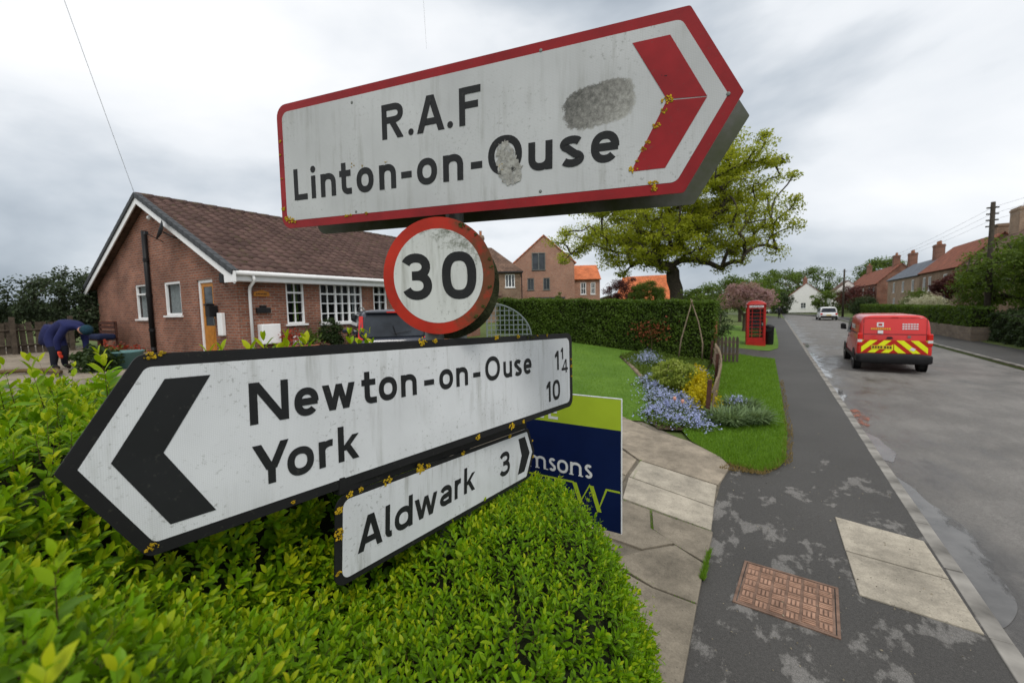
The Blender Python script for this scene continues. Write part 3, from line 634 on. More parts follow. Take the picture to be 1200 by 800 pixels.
# --- 30 roundel
def roundel(name, label, Mx, faces, zoff=0):
    t_ = empty(name, label, 'road sign', M=Mx, group='speed limit signs on the post'); return t_
M30 = frame((-1.1131, 1.2746, 2.4759), 21.45, 0, 0)
r30 = roundel('speed_limit_sign', 'round red-ringed speed limit sign reading 30, mossy at its upper right edge', M30, True)
circ = lambda r_, n=56: [(r_ * math.cos(2 * math.pi * k / n), r_ * math.sin(2 * math.pi * k / n)) for k in range(n)]
mb = MB(); mb.prism(circ(.225), -.004, 0); mb.build('plate', M['sign_red_30'], r30)
mb = MB(); mb.prism(circ(.181), .0001, .0009, bottom=False); mb.build('white_field', M['sign_white_30'], r30)
lettering(r30, [('3', -.147, .124), ('0', .018, .137)], .1275, -.089, .275, M['sign_ink'])
mb = MB(); mb.box((-.2, -.09, -.03), (.2, -.05, -.0045)); mb.box((-.2, .05, -.03), (.2, .09, -.0045)); mb.build('stiffening_rail', M['algae'], r30)
b30 = roundel('speed_limit_sign', 'dark mossy back of the round sign behind the 30 roundel', M30, False)
M['moss_plate'] = plain('moss_covered_plate', (.035, .04, .018), .95, .6, 14, bumps=.7)
mb = MB(); mb.prism([(x - .004, y - .030) for x, y in circ(.222)], -.124, -.12); mb.build('plate', M['moss_plate'], b30)
crust(r30, [(.215 * math.cos(a), .215 * math.sin(a), random.uniform(.006, .012)) for a in [R(random.uniform(-60, 80)) for _ in range(12)]], 'moss', M['moss'], n_per=8)
# --- Newton sign
new = empty('direction_sign', 'black-bordered arrow sign pointing left, reading Newton-on-Ouse and York', 'road sign', M=frame((-1.1191, .3374, 2.0532), 86.834, -2.2, -1.677), group='direction signs on the post')
sign_plate(new, [(0, .215), (-.1285, 0), (0, -.215), (1.991, -.215), (1.991, .215)], [.03, .003, .03, .05, .05], [(.012, .187), (-.097, 0), (.012, -.187), (1.955, -.187), (1.955, .187)], [.02, .002, .02, .035, .035], M['sign_black'], M['sign_white'])
mb = MB(); mb.prism(ccw([(.043, .159), (.129, .159), (.035, 0), (.129, -.159), (.041, -.159), (-.05, 0)]), .001, .0018, bottom=False); mb.build('chevron', M['sign_ink'], new)
lettering(new, [('N', .210, .098), ('e', .323, .070), ('w', .404, .108), ('t', .536, .056), ('o', .601, .075), ('n', .693, .071), ('-', .800, .050), ('o', .878, .077), ('n', .973, .071), ('-', 1.077, .048), ('O', 1.159, .107), ('u', 1.293, .070), ('s', 1.380, .066), ('e', 1.463, .073)], .0755, .0235, .262, M['sign_ink'])
lettering(new, [('Y', .212, .092), ('o', .298, .075), ('r', .388, .052), ('k', .449, .072)], .0755, -.136, .262, M['sign_ink'])
lettering(new, [('1', 1.780, .044)], .0765, .013, .26, M['sign_ink']); lettering(new, [('1', 1.850, .028)], .047, .069, .3, M['sign_ink']); lettering(new, [('4', 1.856, .076)], .055, -.010, .27, M['sign_ink'])
lettering(new, [('1', 1.682, .044), ('0', 1.748, .085)], .0785, -.150, .255, M['sign_ink'])
crust(new, [(.02, .209, .012), (.04, .213, .008), (.008, -.195, .012), (.025, -.199, .009), (.80, .21, .02), (.86, .211, .012), (1.25, .211, .016), (1.33, .212, .022), (1.42, .211, .014), (1.1, -.207, .015), (1.35, -.21, .02), (1.45, -.208, .013), (1.978, .02, .012), (1.98, -.01, .014), (1.98, -.04, .009), (1.975, .06, .008), (.31, -.204, .006), (1.70, .209, .01), (1.6, .211, .006)])
crust(new, [(1.17 + random.uniform(0, .45), .205 + random.uniform(-.004, .01), .01) for _ in range(10)], 'moss', M['moss'], n_per=7)
# --- Aldwark sign
ald = empty('direction_sign', 'small black-bordered arrow sign pointing right, reading Aldwark 3', 'road sign', M=frame((-1.0893 + .014, .7435, 1.6706), 91.19, -4.82, -.9), group='direction signs on the post')
sign_plate(ald, [(0, .135), (0, -.135), (1.199, -.135), (1.272, 0), (1.199, .135)], [.04, .04, .02, .004, .02], [(.026, .119), (.026, -.117), (1.182, -.117), (1.244, 0), (1.182, .119)], [.026, .026, .014, .003, .014], M['sign_black'], M['sign_white_ald'])
mb = MB(); mb.prism(ccw([(1.089, .098), (1.158, .098), (1.213, .003), (1.156, -.084), (1.086, -.084), (1.125, .006)]), .001, .0018, bottom=False); mb.build('chevron', M['sign_ink'], ald)
lettering(ald, [('A', .081, .100), ('l', .192, .034), ('d', .236, .084), ('w', .330, .124), ('a', .471, .073), ('r', .562, .049), ('k', .626, .081)], .0775, lambda u: -.063 + .018 * (u - .08) / .55, .262, M['sign_ink'])
lettering(ald, [('3', .907, .098)], .083, -.053, .262, M['sign_ink'])
crust(ald, [(.012, .095, .014), (.010, .07, .018), (.012, .05, .014), (.011, .03, .016), (.014, .015, .012), (.013, -.09, .010), (.012, -.11, .013), (.05, .13, .012), (.09, .132, .010), (.2, .13, .018), (.27, .131, .012), (.36, .131, .024), (.40, .130, .014), (.55, .13, .010), (.62, .13, .014), (.66, .128, .02), (.71, .131, .013), (1.0, .13, .014), (1.245, .06, .008), (1.255, -.03, .01)])
mb = MB(); mb.box((.02, .1345, -.034), (1.19, .185, -.008)); mb.build('mounting_rail', M['sign_black'], ald)
for sg, us in ((new, (.62, 1.35)), (ald, (.3, .9))):
    for v in ((-.12, .12) if sg is new else (0,)):
        mb = MB(); mb.box((.1, v - .02, -.03), (1.85 if sg is new else 1.15, v + .02, -.0045)); mb.build('stiffening_rail', M['algae'], sg)
# posts
for (px, py), lab, ht in (((-1.175, 1.315), 'short grey steel post right behind the 30 roundel', 2.66), ((-1.165, 1.455), 'tall grey steel post between the two red-bordered arrow plates', 3.27)):
    p = empty('sign_post', lab, 'post', (px, py, 0), group='posts of the road signs')
    mb = MB(); mb.tube([(0, 0, -.02), (0, 0, ht)], .038, 16); mb.build('tube', M['galv'], p, smooth=True)
    mb = MB(); mb.lathe([(.040, ht - .005), (.040, ht + .015), (.02, ht + .022)], 16); mb.build('cap', M['black_plastic'], p)
    for z in (1.67, 1.9, 2.14, 2.42, 2.55, 2.86, 3.18):
        if z > ht: continue
        mb = MB(); mb.lathe([(.039, z - .015), (.043, z - .015), (.043, z + .015), (.039, z + .015)], 16); mb.build('clip', M['galv'], p)

# ------------------------------------------------------------------ estate agent board
eb = empty('estate_agent_board', 'lime and navy estate agent board reading msons, behind the privet hedge', 'sign board', (-1.185, 2.68, 0))
mb = MB(); mb.box((-.36, 0, .84), (.36, .008, 1.535)); mb.build('navy_panel', M['navy'], eb)
mb = MB(); mb.box((-.36, 0, 1.536), (.36, .008, 1.742)); mb.build('lime_panel', M['lime'], eb)
mb = MB(); mb.box((.3605, -.001, .84), (.366, .009, 1.748)); mb.box((-.366, -.001, 1.7425), (.3604, .009, 1.748)); mb.build('edge', M['board_edge'], eb)
ebf = bpy.data.objects.new('print', None)
bpy.data.objects.remove(ebf)
def on_board(o): o.matrix_parent_inverse = Matrix.Identity(4); o.matrix_local = Matrix(((1, 0, 0, 0), (0, 0, -1, 0), (0, 1, 0, 0), (0, 0, 0, 1))); return o
(lettering(eb, [('m', -.335, .145), ('s', -.165, .055), ('o', -.100, .085), ('n', .0, .085), ('s', .108, .055)], .092, 1.178, .2, M['offwhite'], z=.001, post=on_board))
for u, y0 in ((-.345, 1.178), (-.275, 1.178), (-.205, 1.178), (-.008, 1.178), (.062, 1.178)): on_board(MB().box((u, y0, .0021), (u + .034, y0 + .007, .0026)).build('serif', M['offwhite'], eb))
(lettering(eb, [('E', -.165, .075), ('L', -.27, .07), ('A', -.385 + .01, .1)], .075, 1.556, .26, M['offwhite'], z=.001, post=on_board))
lw = MB(); a, b = stroke_poly([(-.36, 1.128), (.02, 1.128), (.068, .985), (.143, 1.128), (.20, .955), (.262, 1.122), (.355, 1.122)], .013, False)
for i in range(len(a) - 1): lw.poly([(b[i].x, b[i].y, .001), (b[i + 1].x, b[i + 1].y, .001), (a[i + 1].x, a[i + 1].y, .001), (a[i].x, a[i].y, .001)])
for p, q in (((.02, 1.128), (.068, .985)), ((.143, 1.128), (.20, .955))): lw.poly([(p[0] - .004, p[1], .0014), (q[0] - .004, q[1], .0014), (q[0] + .028, q[1], .0014), (p[0] + .028, p[1], .0014)])
on_board(lw.build('logo', M['lime'], eb))
mb = MB(); mb.box((-.40, .010, 0), (-.35, .055, 1.9)); mb.build('post', M['offwhite'], eb)

# ------------------------------------------------------------------ buildings
def wall_panel(parent, axis, fixed, a0, a1, z0, z1, openings, mat, thick=.25, inward=1, gable=None, name='wall'):
    """vertical wall on a plane. axis 'x': runs along x at y=fixed; 'y': runs along y at x=fixed. inward = +1/-1 direction of the wall's thickness along the other axis.
    openings (u0,u1,z0,z1); gable=(apex_u, apex_z) adds the triangle on top"""
    mb = MB(); us = sorted({a0, a1, *[q for o in openings for q in o[:2]]}); zs = sorted({z0, z1, *[q for o in openings for q in o[2:]]})
    def pt(u, z, d=0): return (u, fixed + inward * d, z) if axis == 'x' else (fixed + inward * d, u, z)
    flip = (axis == 'x') == (inward > 0)
    def q4(p): mb.poly(p if flip else p[::-1])
    for i in range(len(us) - 1):
        for j in range(len(zs) - 1):
            uc, zc = (us[i] + us[i + 1]) / 2, (zs[j] + zs[j + 1]) / 2
            if any(o[0] < uc < o[1] and o[2] < zc < o[3] for o in openings): continue
            q4([pt(us[i], zs[j]), pt(us[i + 1], zs[j]), pt(us[i + 1], zs[j + 1]), pt(us[i], zs[j + 1])])
            q4([pt(us[i], zs[j], thick), pt(us[i], zs[j + 1], thick), pt(us[i + 1], zs[j + 1], thick), pt(us[i + 1], zs[j], thick)])
    for u0, u1, a, b in openings:
        q4([pt(u0, a), pt(u0, a, thick), pt(u0, b, thick), pt(u0, b)][::-1]); q4([pt(u1, a), pt(u1, a, thick), pt(u1, b, thick), pt(u1, b)])
        q4([pt(u0, a), pt(u1, a), pt(u1, a, thick), pt(u0, a, thick)][::-1]); q4([pt(u0, b), pt(u1, b), pt(u1, b, thick), pt(u0, b, thick)])
    if gable:
        q4([pt(a0, z1), pt(a1, z1), pt(gable[0], gable[1])]); q4([pt(a1, z1, thick), pt(a0, z1, thick), pt(gable[0], gable[1], thick)])
    return mb.build(name, mat, parent)
def window_unit(parent, axis, fixed, u0, u1, z0, z1, inward=1, cols=(1,), rows=(), depth=.07, fw=.05, bar=.02, mullions=(), sill=True, frame_mat=None, pane_mat=None, transom=None, name='window', colpane=None):
    """frame with panes; mullions: list of u fractions for thick bars, cols/rows: fractions for thin bars"""
    frame_mat = frame_mat or M['upvc']; pane_mat = pane_mat or M['dark_glass']
    def bx(mb, ua, ub, za, zb, d0, d1):
        p = (ua, fixed + inward * d0, za), (ub, fixed + inward * d1, zb)
        if axis == 'y': p = (fixed + inward * d0, ua, za), (fixed + inward * d1, ub, zb)
        lo = [min(p[0][i], p[1][i]) for i in range(3)]; hi = [max(p[0][i], p[1][i]) for i in range(3)]; mb.box(lo, hi)
    mb = MB(); W, H = u1 - u0, z1 - z0; d0, d1 = depth - .05, depth + .01
    bx(mb, u0, u0 + fw, z0, z1, d0, d1); bx(mb, u1 - fw, u1, z0, z1, d0, d1); bx(mb, u0 + fw, u1 - fw, z0, z0 + fw, d0, d1); bx(mb, u0 + fw, u1 - fw, z1 - fw, z1, d0, d1)
    for f in mullions: bx(mb, u0 + W * f - fw * .6, u0 + W * f + fw * .6, z0 + fw, z1 - fw, d0 + .002, d1)
    if transom: bx(mb, u0 + fw, u1 - fw, z0 + H * transom - fw * .5, z0 + H * transom + fw * .5, d0 + .004, d1)
    for f in cols:
        if 0 < f < 1: bx(mb, u0 + W * f - bar / 2, u0 + W * f + bar / 2, z0 + fw, z1 - fw, d0 + .012, d1)
    for f in rows: bx(mb, u0 + fw, u1 - fw, z0 + H * f - bar / 2, z0 + H * f + bar / 2, d0 + .014, d1)
    wobj = mb.build(name, frame_mat, parent)
    edges = [0, *mullions, 1]
    for a, b in zip(edges, edges[1:]):
        mp_ = MB(); bx(mp_, u0 + W * a + fw * .6, u0 + W * b - fw * .6, z0 + fw, z1 - fw, depth + .012, depth + .02); mp_.build('pane', pane_mat, wobj)
    if sill:
        ms = MB(); bx(ms, u0 - .06, u1 + .06, z0 - .05, z0 - .002, -.06, d0 + .02); ms.build('sill', frame_mat, wobj)
    return wobj
def roof_slab(parent, p0, p1, p2, p3, th, mat, name='roof'):
    """quad eave-left, eave-right, ridge-right, ridge-left"""
    p = [Vector(q) for q in (p0, p1, p2, p3)]; n = (p[1] - p[0]).cross(p[3] - p[0]).normalized()
    if n.z < 0: n = -n
    mb = MB(); v = [q - n * th for q in p] + p
    mb.add(v, [(0, 1, 2, 3), (7, 6, 5, 4), (0, 4, 5, 1), (1, 5, 6, 2), (2, 6, 7, 3), (3, 7, 4, 0)]); o = mb.build(name, mat, parent)
    me = o.data; bm = bmesh.new(); bm.from_mesh(me); bmesh.ops.recalc_face_normals(bm, faces=bm.faces); bm.to_mesh(me); bm.free()
    # uv along ridge / slope
    e = (p[1] - p[0]).normalized(); s = n.cross(e); uv = me.uv_layers.active.data
    for l in me.loops: c = me.vertices[l.vertex_index].co - p[0]; uv[l.index].uv = (c.dot(e), c.dot(s))
    return o
def chimney(parent, x, y, z0, z1, wx=.5, wy=.7, mat=None, pots=2):
    mb = MB(); mb.box((x - wx, y - wy, z0), (x + wx, y + wy, z1)); mb.box((x - wx - .05, y - wy - .05, z1 - .28), (x + wx + .05, y + wy + .05, z1 - .12)); c = mb.build('chimney', mat or M['brick_old'], parent)
    for k in range(pots):
        py = y + (k - (pots - 1) / 2) * wy * .9
        mb = MB(); mb.lathe([(.13, z1), (.11, z1 + .38), (.14, z1 + .42), (.1, z1 + .43)], 12, M=Matrix.Translation((x, py, 0))); mb.build('chimney_pot', M['chimney_pot'], c)
    return c
# --- bungalow
bg_ = empty('bungalow', 'red brick bungalow with brown tiled roof, white windows and fascia', 'house', (-16.7, 10.8, 1.1))
def BW(*a, **k): return a
Xf, Xr, Y0, Y1, ZB, ZE, ZA = -11.66, -21.8, 5.68, 16.2, 1.06, 3.34, 5.78
apx = (Xf + Xr) / 2
root = bpy.data.objects.new('tmp', None)
bgp = bg_; off = Matrix.Translation(-Vector(bg_.location))
def unoff(o): o.matrix_parent_inverse = off; return o
class P_:  # parent that keeps world-coordinate meshes
    pass
gw = [(-18.17, -17.30, 2.20, 3.32), (-15.93, -14.84, 2.30, 3.31), (-13.80, -12.90, 1.15, 3.27)]
wall_panel(bg_, 'x', Y0, Xr, Xf, ZB, ZE, [g for g in gw], M['brick'], gable=(apx, ZA), name='gable_wall')
fwn = [(6.96, 7.50, 2.0, 3.18), (8.01, 9.56, 1.97, 3.18), (10.03, 10.62, 2.0, 3.18), (12.2, 13.4, 2.0, 3.18)]
wall_panel(bg_, 'y', Xf, Y0, Y1, ZB, ZE, fwn, M['brick'], inward=-1, name='front_wall')
wall_panel(bg_, 'x', Y1, Xr, Xf, ZB, ZE, [], M['brick'], inward=-1, gable=(apx, ZA), name='far_gable_wall')
wall_panel(bg_, 'y', Xr, Y0, Y1, ZB, ZE, [], M['brick'], inward=1, name='rear_wall')
mb = MB(); mb.poly([(Xr + .3, Y0 + .3, 1.12), (Xf - .3, Y0 + .3, 1.12), (Xf - .3, Y1 - .3, 1.12), (Xr + .3, Y1 - .3, 1.12)]); mb.build('floor', M['soil'], bg_)
mb = MB(); mb.poly([(Xr + .3, Y0 + .3, 3.36), (Xr + .3, Y1 - .3, 3.36), (Xf - .3, Y1 - .3, 3.36), (Xf - .3, Y0 + .3, 3.36)]); mb.build('ceiling', M['render_white'], bg_)
g = M['glass']
window_unit(bg_, 'x', Y0, *gw[0], 1, transom=.72, pane_mat=g); window_unit(bg_, 'x', Y0, *gw[1], 1, pane_mat=g, fw=.07)
window_unit(bg_, 'y', Xf, *fwn[0], -1, cols=(.5,), rows=(.26, .52), transom=.75, pane_mat=g); window_unit(bg_, 'y', Xf, *fwn[1], -1, mullions=(.36, .68), cols=(.18, .52, .84), rows=(.25, .5), transom=.74, pane_mat=g, bar=.028)
window_unit(bg_, 'y', Xf, *fwn[2], -1, cols=(.5,), rows=(.26, .52), transom=.75, pane_mat=g); window_unit(bg_, 'y', Xf, *fwn[3], -1, cols=(.5,), rows=(.26, .52), transom=.75, pane_mat=g)
for u0, u1, m_ in ((-18.1, -17.4, 'c'), (-15.85, -14.9, 'c')):
    n = 24; mb = MB()
    for i in range(n): a = u0 + (u1 - u0) * i / n; b = u0 + (u1 - u0) * (i + 1) / n; mb.poly([(a, Y0 + .13 + .02 * math.sin(i * 1.7), 2.25), (b, Y0 + .13 + .02 * math.sin((i + 1) * 1.7), 2.25), (b, Y0 + .13 + .02 * math.sin((i + 1) * 1.7), 3.38), (a, Y0 + .13 + .02 * math.sin(i * 1.7), 3.38)])
    mb.build('curtain', M['curtain'], bg_)  # net curtain; across the right window its paleness stands in for reflected sky
M['curtain_lime'] = plain('lime_curtain', (.28, .42, .04), .9, .2, 9)
for u0, u1, m_ in ((7.25, 7.42, 'curtain_lime'), (8.05, 8.2, 'curtain'), (9.3, 9.5, 'curtain'), (8.85, 8.98, 'curtain'), (10.1, 10.25, 'curtain'), (10.4, 10.56, 'curtain')):
    mb = MB(); n = 8
    for i in range(n): a = u0 + (u1 - u0) * i / n; b = u0 + (u1 - u0) * (i + 1) / n; f_ = lambda q: Xf - .22 + .02 * math.cos(q * math.pi); mb.poly([(f_(i), a, 2.0), (f_(i + 1), b, 2.0), (f_(i + 1), b, 3.18), (f_(i), a, 3.18)])
    mb.build('curtain', M[m_], bg_)
# door
mb = MB(); mb.box((-13.80, Y0 + .04, 1.15), (-13.72, Y0 + .12, 3.27)); mb.box((-12.98, Y0 + .04, 1.15), (-12.90, Y0 + .12, 3.27)); mb.box((-13.72, Y0 + .04, 3.19), (-12.98, Y0 + .12, 3.27)); mb.build('door_frame', M['upvc'], bg_)
mb = MB(); mb.box((-13.71, Y0 + .07, 1.16), (-12.99, Y0 + .11, 2.0)); mb.box((-13.71, Y0 + .07, 2.0), (-13.6, Y0 + .11, 3.18)); mb.box((-13.1, Y0 + .07, 2.0), (-12.99, Y0 + .11, 3.18)); mb.box((-13.6, Y0 + .07, 3.08), (-13.1, Y0 + .11, 3.18)); mb.box((-13.55, Y0 + .06, 1.3), (-13.15, Y0 + .07, 1.85)); dr = mb.build('door', M['oak_door'], bg_)
mb = MB(); mb.box((-13.6, Y0 + .085, 2.0), (-13.1, Y0 + .095, 3.08)); mb.build('pane', M['dark_glass'], dr)
mb = MB(); mb.box((-13.06, Y0 + .03, 2.02), (-13.02, Y0 + .07, 2.2)); mb.build('handle', M['galv'], dr)
# roof tiles: real interlocking tiles in courses, joined
def tiled_roof(parent, xe, ze, xr_, zr, y0, y1, mat, name):
    L = math.hypot(xr_ - xe, zr - ze); ny = int((y1 - y0) / .30); nr = int(L / .33)
    ex = np.array([(xr_ - xe) / L, 0, (zr - ze) / L]); nn = np.array([-(zr - ze) / L, 0, (xr_ - xe) / L]); nn = nn if nn[2] > 0 else -nn
    prof_u = np.array([0, .06, .12, .18, .24, .295]); prof_h = np.array([.0, .035, .045, .03, .006, .0])
    V = []; F = []; b = 0; c = []
    for r_ in range(nr):
        s0 = r_ * L / nr; s1 = (r_ + 1) * L / nr + .05
        for k in range(ny):
            yy = y0 + (y1 - y0) * k / ny; j = random.uniform(-.006, .006); cc = random.random()
            for s, lift in ((s0, .030), (s0, .0), (s1, -.004)):
                for u, h in zip(prof_u, prof_h):
                    p = np.array([xe, yy + u, ze]) + ex * (s + j) + nn * (h + (lift if lift else 0) + (0 if lift == .03 else (0 if s == s1 else -.02)))
                    V.append(p); c.append(cc)
            for row in (0,): # top surface from lifted eave edge to s1, plus front edge
                for i in range(5):
                    F.append((b + i, b + i + 1, b + 12 + i + 1, b + 12 + i)); F.append((b + 6 + i, b + 6 + i + 1, b + i + 1, b + i))
            b += 18
    return npmesh(name, np.array(V), np.array(F), mat, parent, col=np.array(c), kind='stuff')
def tilemat():
    m, t, b = newmat('brown_interlocking_tile'); a = N(t, 'ShaderNodeVertexColor', layer_name='Col'); s = N(t, 'ShaderNodeSeparateColor'); t.links.new(a.outputs[0], s.inputs[0]); v = coords(t)
    c = ramp(t, s.outputs[0], [(0, (.078, .048, .042)), (1, (.115, .070, .060))]); c = mix(t, 1, c, ramp(t, noise(t, v, 1.1, 6, .6), [(.3, .7), (.7, 1.25)]), 'MULTIPLY')
    c = mix(t, math_(t, 'MULTIPLY', ramp(t, noise(t, v, 9, 6, .7), [(.58, 0), (.7, 1)]), .35), c, (.25, .2, .15)); c = mix(t, math_(t, 'MULTIPLY', ramp(t, noise(t, v, 4.5, 7, .7), [(.55, 0), (.68, 1)]), .5), c, (.085, .085, .03)); t.links.new(c, b.inputs['Base Color']); b.inputs['Roughness'].default_value = .9; return m
M['tilemesh'] = tilemat()
zr = ZA + .2
roof = roof_slab(bg_, (-11.30, Y0 - .25, 3.33), (-11.30, Y1 + .2, 3.33), (apx, Y1 + .2, zr - .04), (apx, Y0 - .25, zr - .04), .06, M['verge'], 'roof')
roof_slab(bg_, (-22.25, Y0 - .25, 3.33), (-22.25, Y1 + .2, 3.33), (apx, Y1 + .2, zr - .04), (apx, Y0 - .25, zr - .04), .06, M['tile_old'], 'rear_roof')
tiled_roof(roof, -11.27, 3.37, apx, zr, Y0 - .22, Y1 + .2, M['tilemesh'], 'roof_tiles')
tiled_roof(roof, -22.28, 3.37, apx, zr, Y0 - .22, Y1 + .2, M['tilemesh'], 'rear_roof_tiles')
ridge_src = None
for k in range(int((Y1 - Y0 + .4) / .45)):
    yy = Y0 - .25 + k * .45
    if ridge_src is None:
        mb = MB(); mb.tube([(0, 0, 0), (0, .44, .008)], [.13, .138], 12); ridge_src = mb.build('ridge_tile', M['tilemesh'], roof, smooth=True); o = ridge_src
    else: o = ridge_src.copy(); COL.objects.link(o)
    o.location = (apx, yy, zr - .03)
# bargeboards, verge tiles, fascia, gutter
for sx in (1, -1):
    e0 = Vector((apx + sx * 5.5, Y0 - .26, 3.30 - .02)) if sx > 0 else Vector((-22.25, Y0 - .26, 3.28)); a0_ = Vector((apx, Y0 - .26, zr - .03))
    dn = Vector((0, 0, -1)); mb = MB()
    q = [e0, a0_, a0_ + dn * .22, e0 + dn * .22]; mb.add([*q, *[p + Vector((0, .03, 0)) for p in q]], [(0, 1, 2, 3), (7, 6, 5, 4), (0, 4, 5, 1), (3, 2, 6, 7), (0, 3, 7, 4)]); mb.build('bargeboard', M['upvc'], roof)
    L = (a0_ - e0).length; n = int(L / .33); dir_ = (a0_ - e0).normalized(); src = None
    nrm = Vector((0, -1, 0)).cross(dir_); nrm = nrm if nrm.z > 0 else -nrm
    for k in range(n):
        if src is None:
            mb = MB(); mb.box((-.0, -.02, -.085), (.34, .14, .055)); src = mb.build('verge_tile', M['verge'], roof, bevel=.01); o = src
        else: o = src.copy(); COL.objects.link(o)
        p = e0 + dir_ * (k * L / n) + Vector((0, -.02, .06)); o.matrix_local = Matrix(((dir_.x, 0, nrm.x, p.x), (dir_.y, 1, nrm.y, p.y), (dir_.z, 0, nrm.z, p.z + .015), (0, 0, 0, 1))) @ Matrix.Rotation(.03, 4, 'Y')
mb = MB(); mb.box((-11.36, Y0 - .2, 3.14), (-11.33, Y1, 3.32)); mb.box((-11.66, Y0 - .2, 3.13), (-11.36, Y1, 3.15)); mb.build('fascia', M['upvc'], roof)
mb = MB(); mb.tube([(-11.26, Y0 - .2, 3.33), (-11.26, Y1, 3.31)], .06, 10); mb.build('gutter', M['upvc'], roof, smooth=True)
mb = MB(); mb.prism([(-11.68, 3.1), (-11.2, 3.1), (-11.2, 3.36), (-11.42, 3.45), (-11.68, 3.36)], 0, .05, M=Matrix(((1, 0, 0, 0), (0, 0, -1, Y0 - .22), (0, 1, 0, 0), (0, 0, 0, 1)))); mb.build('box_end', M['upvc'], roof)
mb = MB(); mb.tube([(-11.27, 5.9, 3.28), (-11.27, 5.93, 3.16), (-11.55, 5.95, 3.0), (-11.585, 5.95, 2.9), (-11.585, 5.95, 1.1)], .038, 10); mb.build('downpipe', M['upvc'], bg_, smooth=True)
mb = MB(); mb.tube([(-16.86, 5.60, 4.95), (-16.86, 5.60, 1.3)], .07, 12); mb.tube([(-16.86, 5.60, 1.3), (-16.86, 5.60, 1.06)], .07, 12); mb.build('soil_pipe', M['black_plastic'], bg_, smooth=True)
for z in (1.8, 2.9, 4.0): mb = MB(); mb.lathe([(.07, z), (.085, z), (.085, z + .1), (.07, z + .1)], 12, M=Matrix.Translation((-16.86, 5.60, 0))); mb.build('pipe_collar', M['black_plastic'], bg_)
# satellite dish, lamp, boxes
mb = MB()
ds = []
for i in range(5):
    r_ = .3 * i / 4; ds.append((max(r_, .01), .09 * (r_ / .3) ** 2))
mb.lathe(ds, 20, M=Matrix.Translation((-14.65, 5.3, 4.66)) @ Vector((-.30, -.90, .28)).to_track_quat('Z', 'Y').to_matrix().to_4x4()); dish = mb.build('satellite_dish', M['verge'], bg_, smooth=True)
mb = MB(); mb.tube([(-14.65, 5.31, 4.64), (-14.5, 5.5, 4.5), (-14.5, 5.67, 4.5)], .02, 8); mb.tube([(-14.65, 5.3, 4.36), (-14.77, 4.98, 4.56)], .012, 6); mb.box((-14.81, 4.92, 4.54), (-14.73, 5.0, 4.62)); mb.build('dish_arm', M['black_plastic'], dish)
mb = MB(); mb.lathe([(.05, -.03), (.07, 0), (.06, .06), (.02, .08)], 12, M=Matrix.Translation((-16.3, 5.6, 5.28)) @ Matrix.Rotation(R(70), 4, 'X')); mb.build('security_lamp', M['upvc'], bg_, smooth=True)
mb = MB(); mb.box((-12.58, 5.58, 1.75), (-12.33, 5.675, 2.35)); mb.build('meter_box', M['upvc'], bg_, bevel=.015)
mb = MB(); mb.box((-12.9, 5.45, 2.25), (-12.68, 5.675, 2.55)); mb.box((-12.86, 5.4, 2.55), (-12.72, 5.62, 2.6)); mb.build('wall_lantern', M['black_plastic'], bg_, bevel=.02)
mb = MB(); mb.box((-12.28, 5.56, 3.12), (-12.05, 5.675, 3.38)); mb.build('alarm_box', M['black_plastic'], bg_, bevel=.02)
mb = MB(); mb.box((-11.655, 6.12, 1.5), (-11.42, 6.62, 2.03)); mb.build('gas_meter_box', M['upvc'], bg_, bevel=.02)
mb = MB(); mb.box((-11.655, 6.1, 2.33), (-11.55, 6.46, 2.47)); mb.box((-11.655, 6.2, 2.47), (-11.57, 6.36, 2.53)); mb.build('letter_box', M['black_plastic'], bg_, bevel=.015)
mb = MB(); mb.prism(ccw(rpoly([(-.22, -.06), (.22, -.06), (.2, .05), (0, .11), (-.2, .05)], .03)), 0, .02, M=Matrix(((0, 0, 1, -11.655), (1, 0, 0, 6.28), (0, 1, 0, 2.83), (0, 0, 0, 1)))); pl_ = mb.build('name_plaque', M['oak_door'], bg_)
mb = MB()
for k in range(7): mb.box((-11.634, 6.14 + k * .04, 2.815), (-11.632, 6.165 + k * .04, 2.85))
mb.build('plaque_lettering', M['black_plastic'], pl_, kind='stuff')
mb = MB(); mb.poly([(-14.6, 8.7, 4.9), (-14.3, 8.9, 4.77), (-14.0, 10.4, 4.64), (-14.3, 10.5, 4.76)]); mb.poly([(-14.6, 8.7, 4.93), (-14.25, 8.9, 4.80), (-13.95, 10.4, 4.67), (-14.3, 10.5, 4.80)]); mb.build('roof_flashing', M['lead'], roof)
def rebase(root_):
    """move every direct child's mesh so that it hangs from the thing's base"""
    Mi = Matrix.Translation(-Vector(root_.location))
    for c in root_.children: c.matrix_parent_inverse = Mi
rebase(bg_)

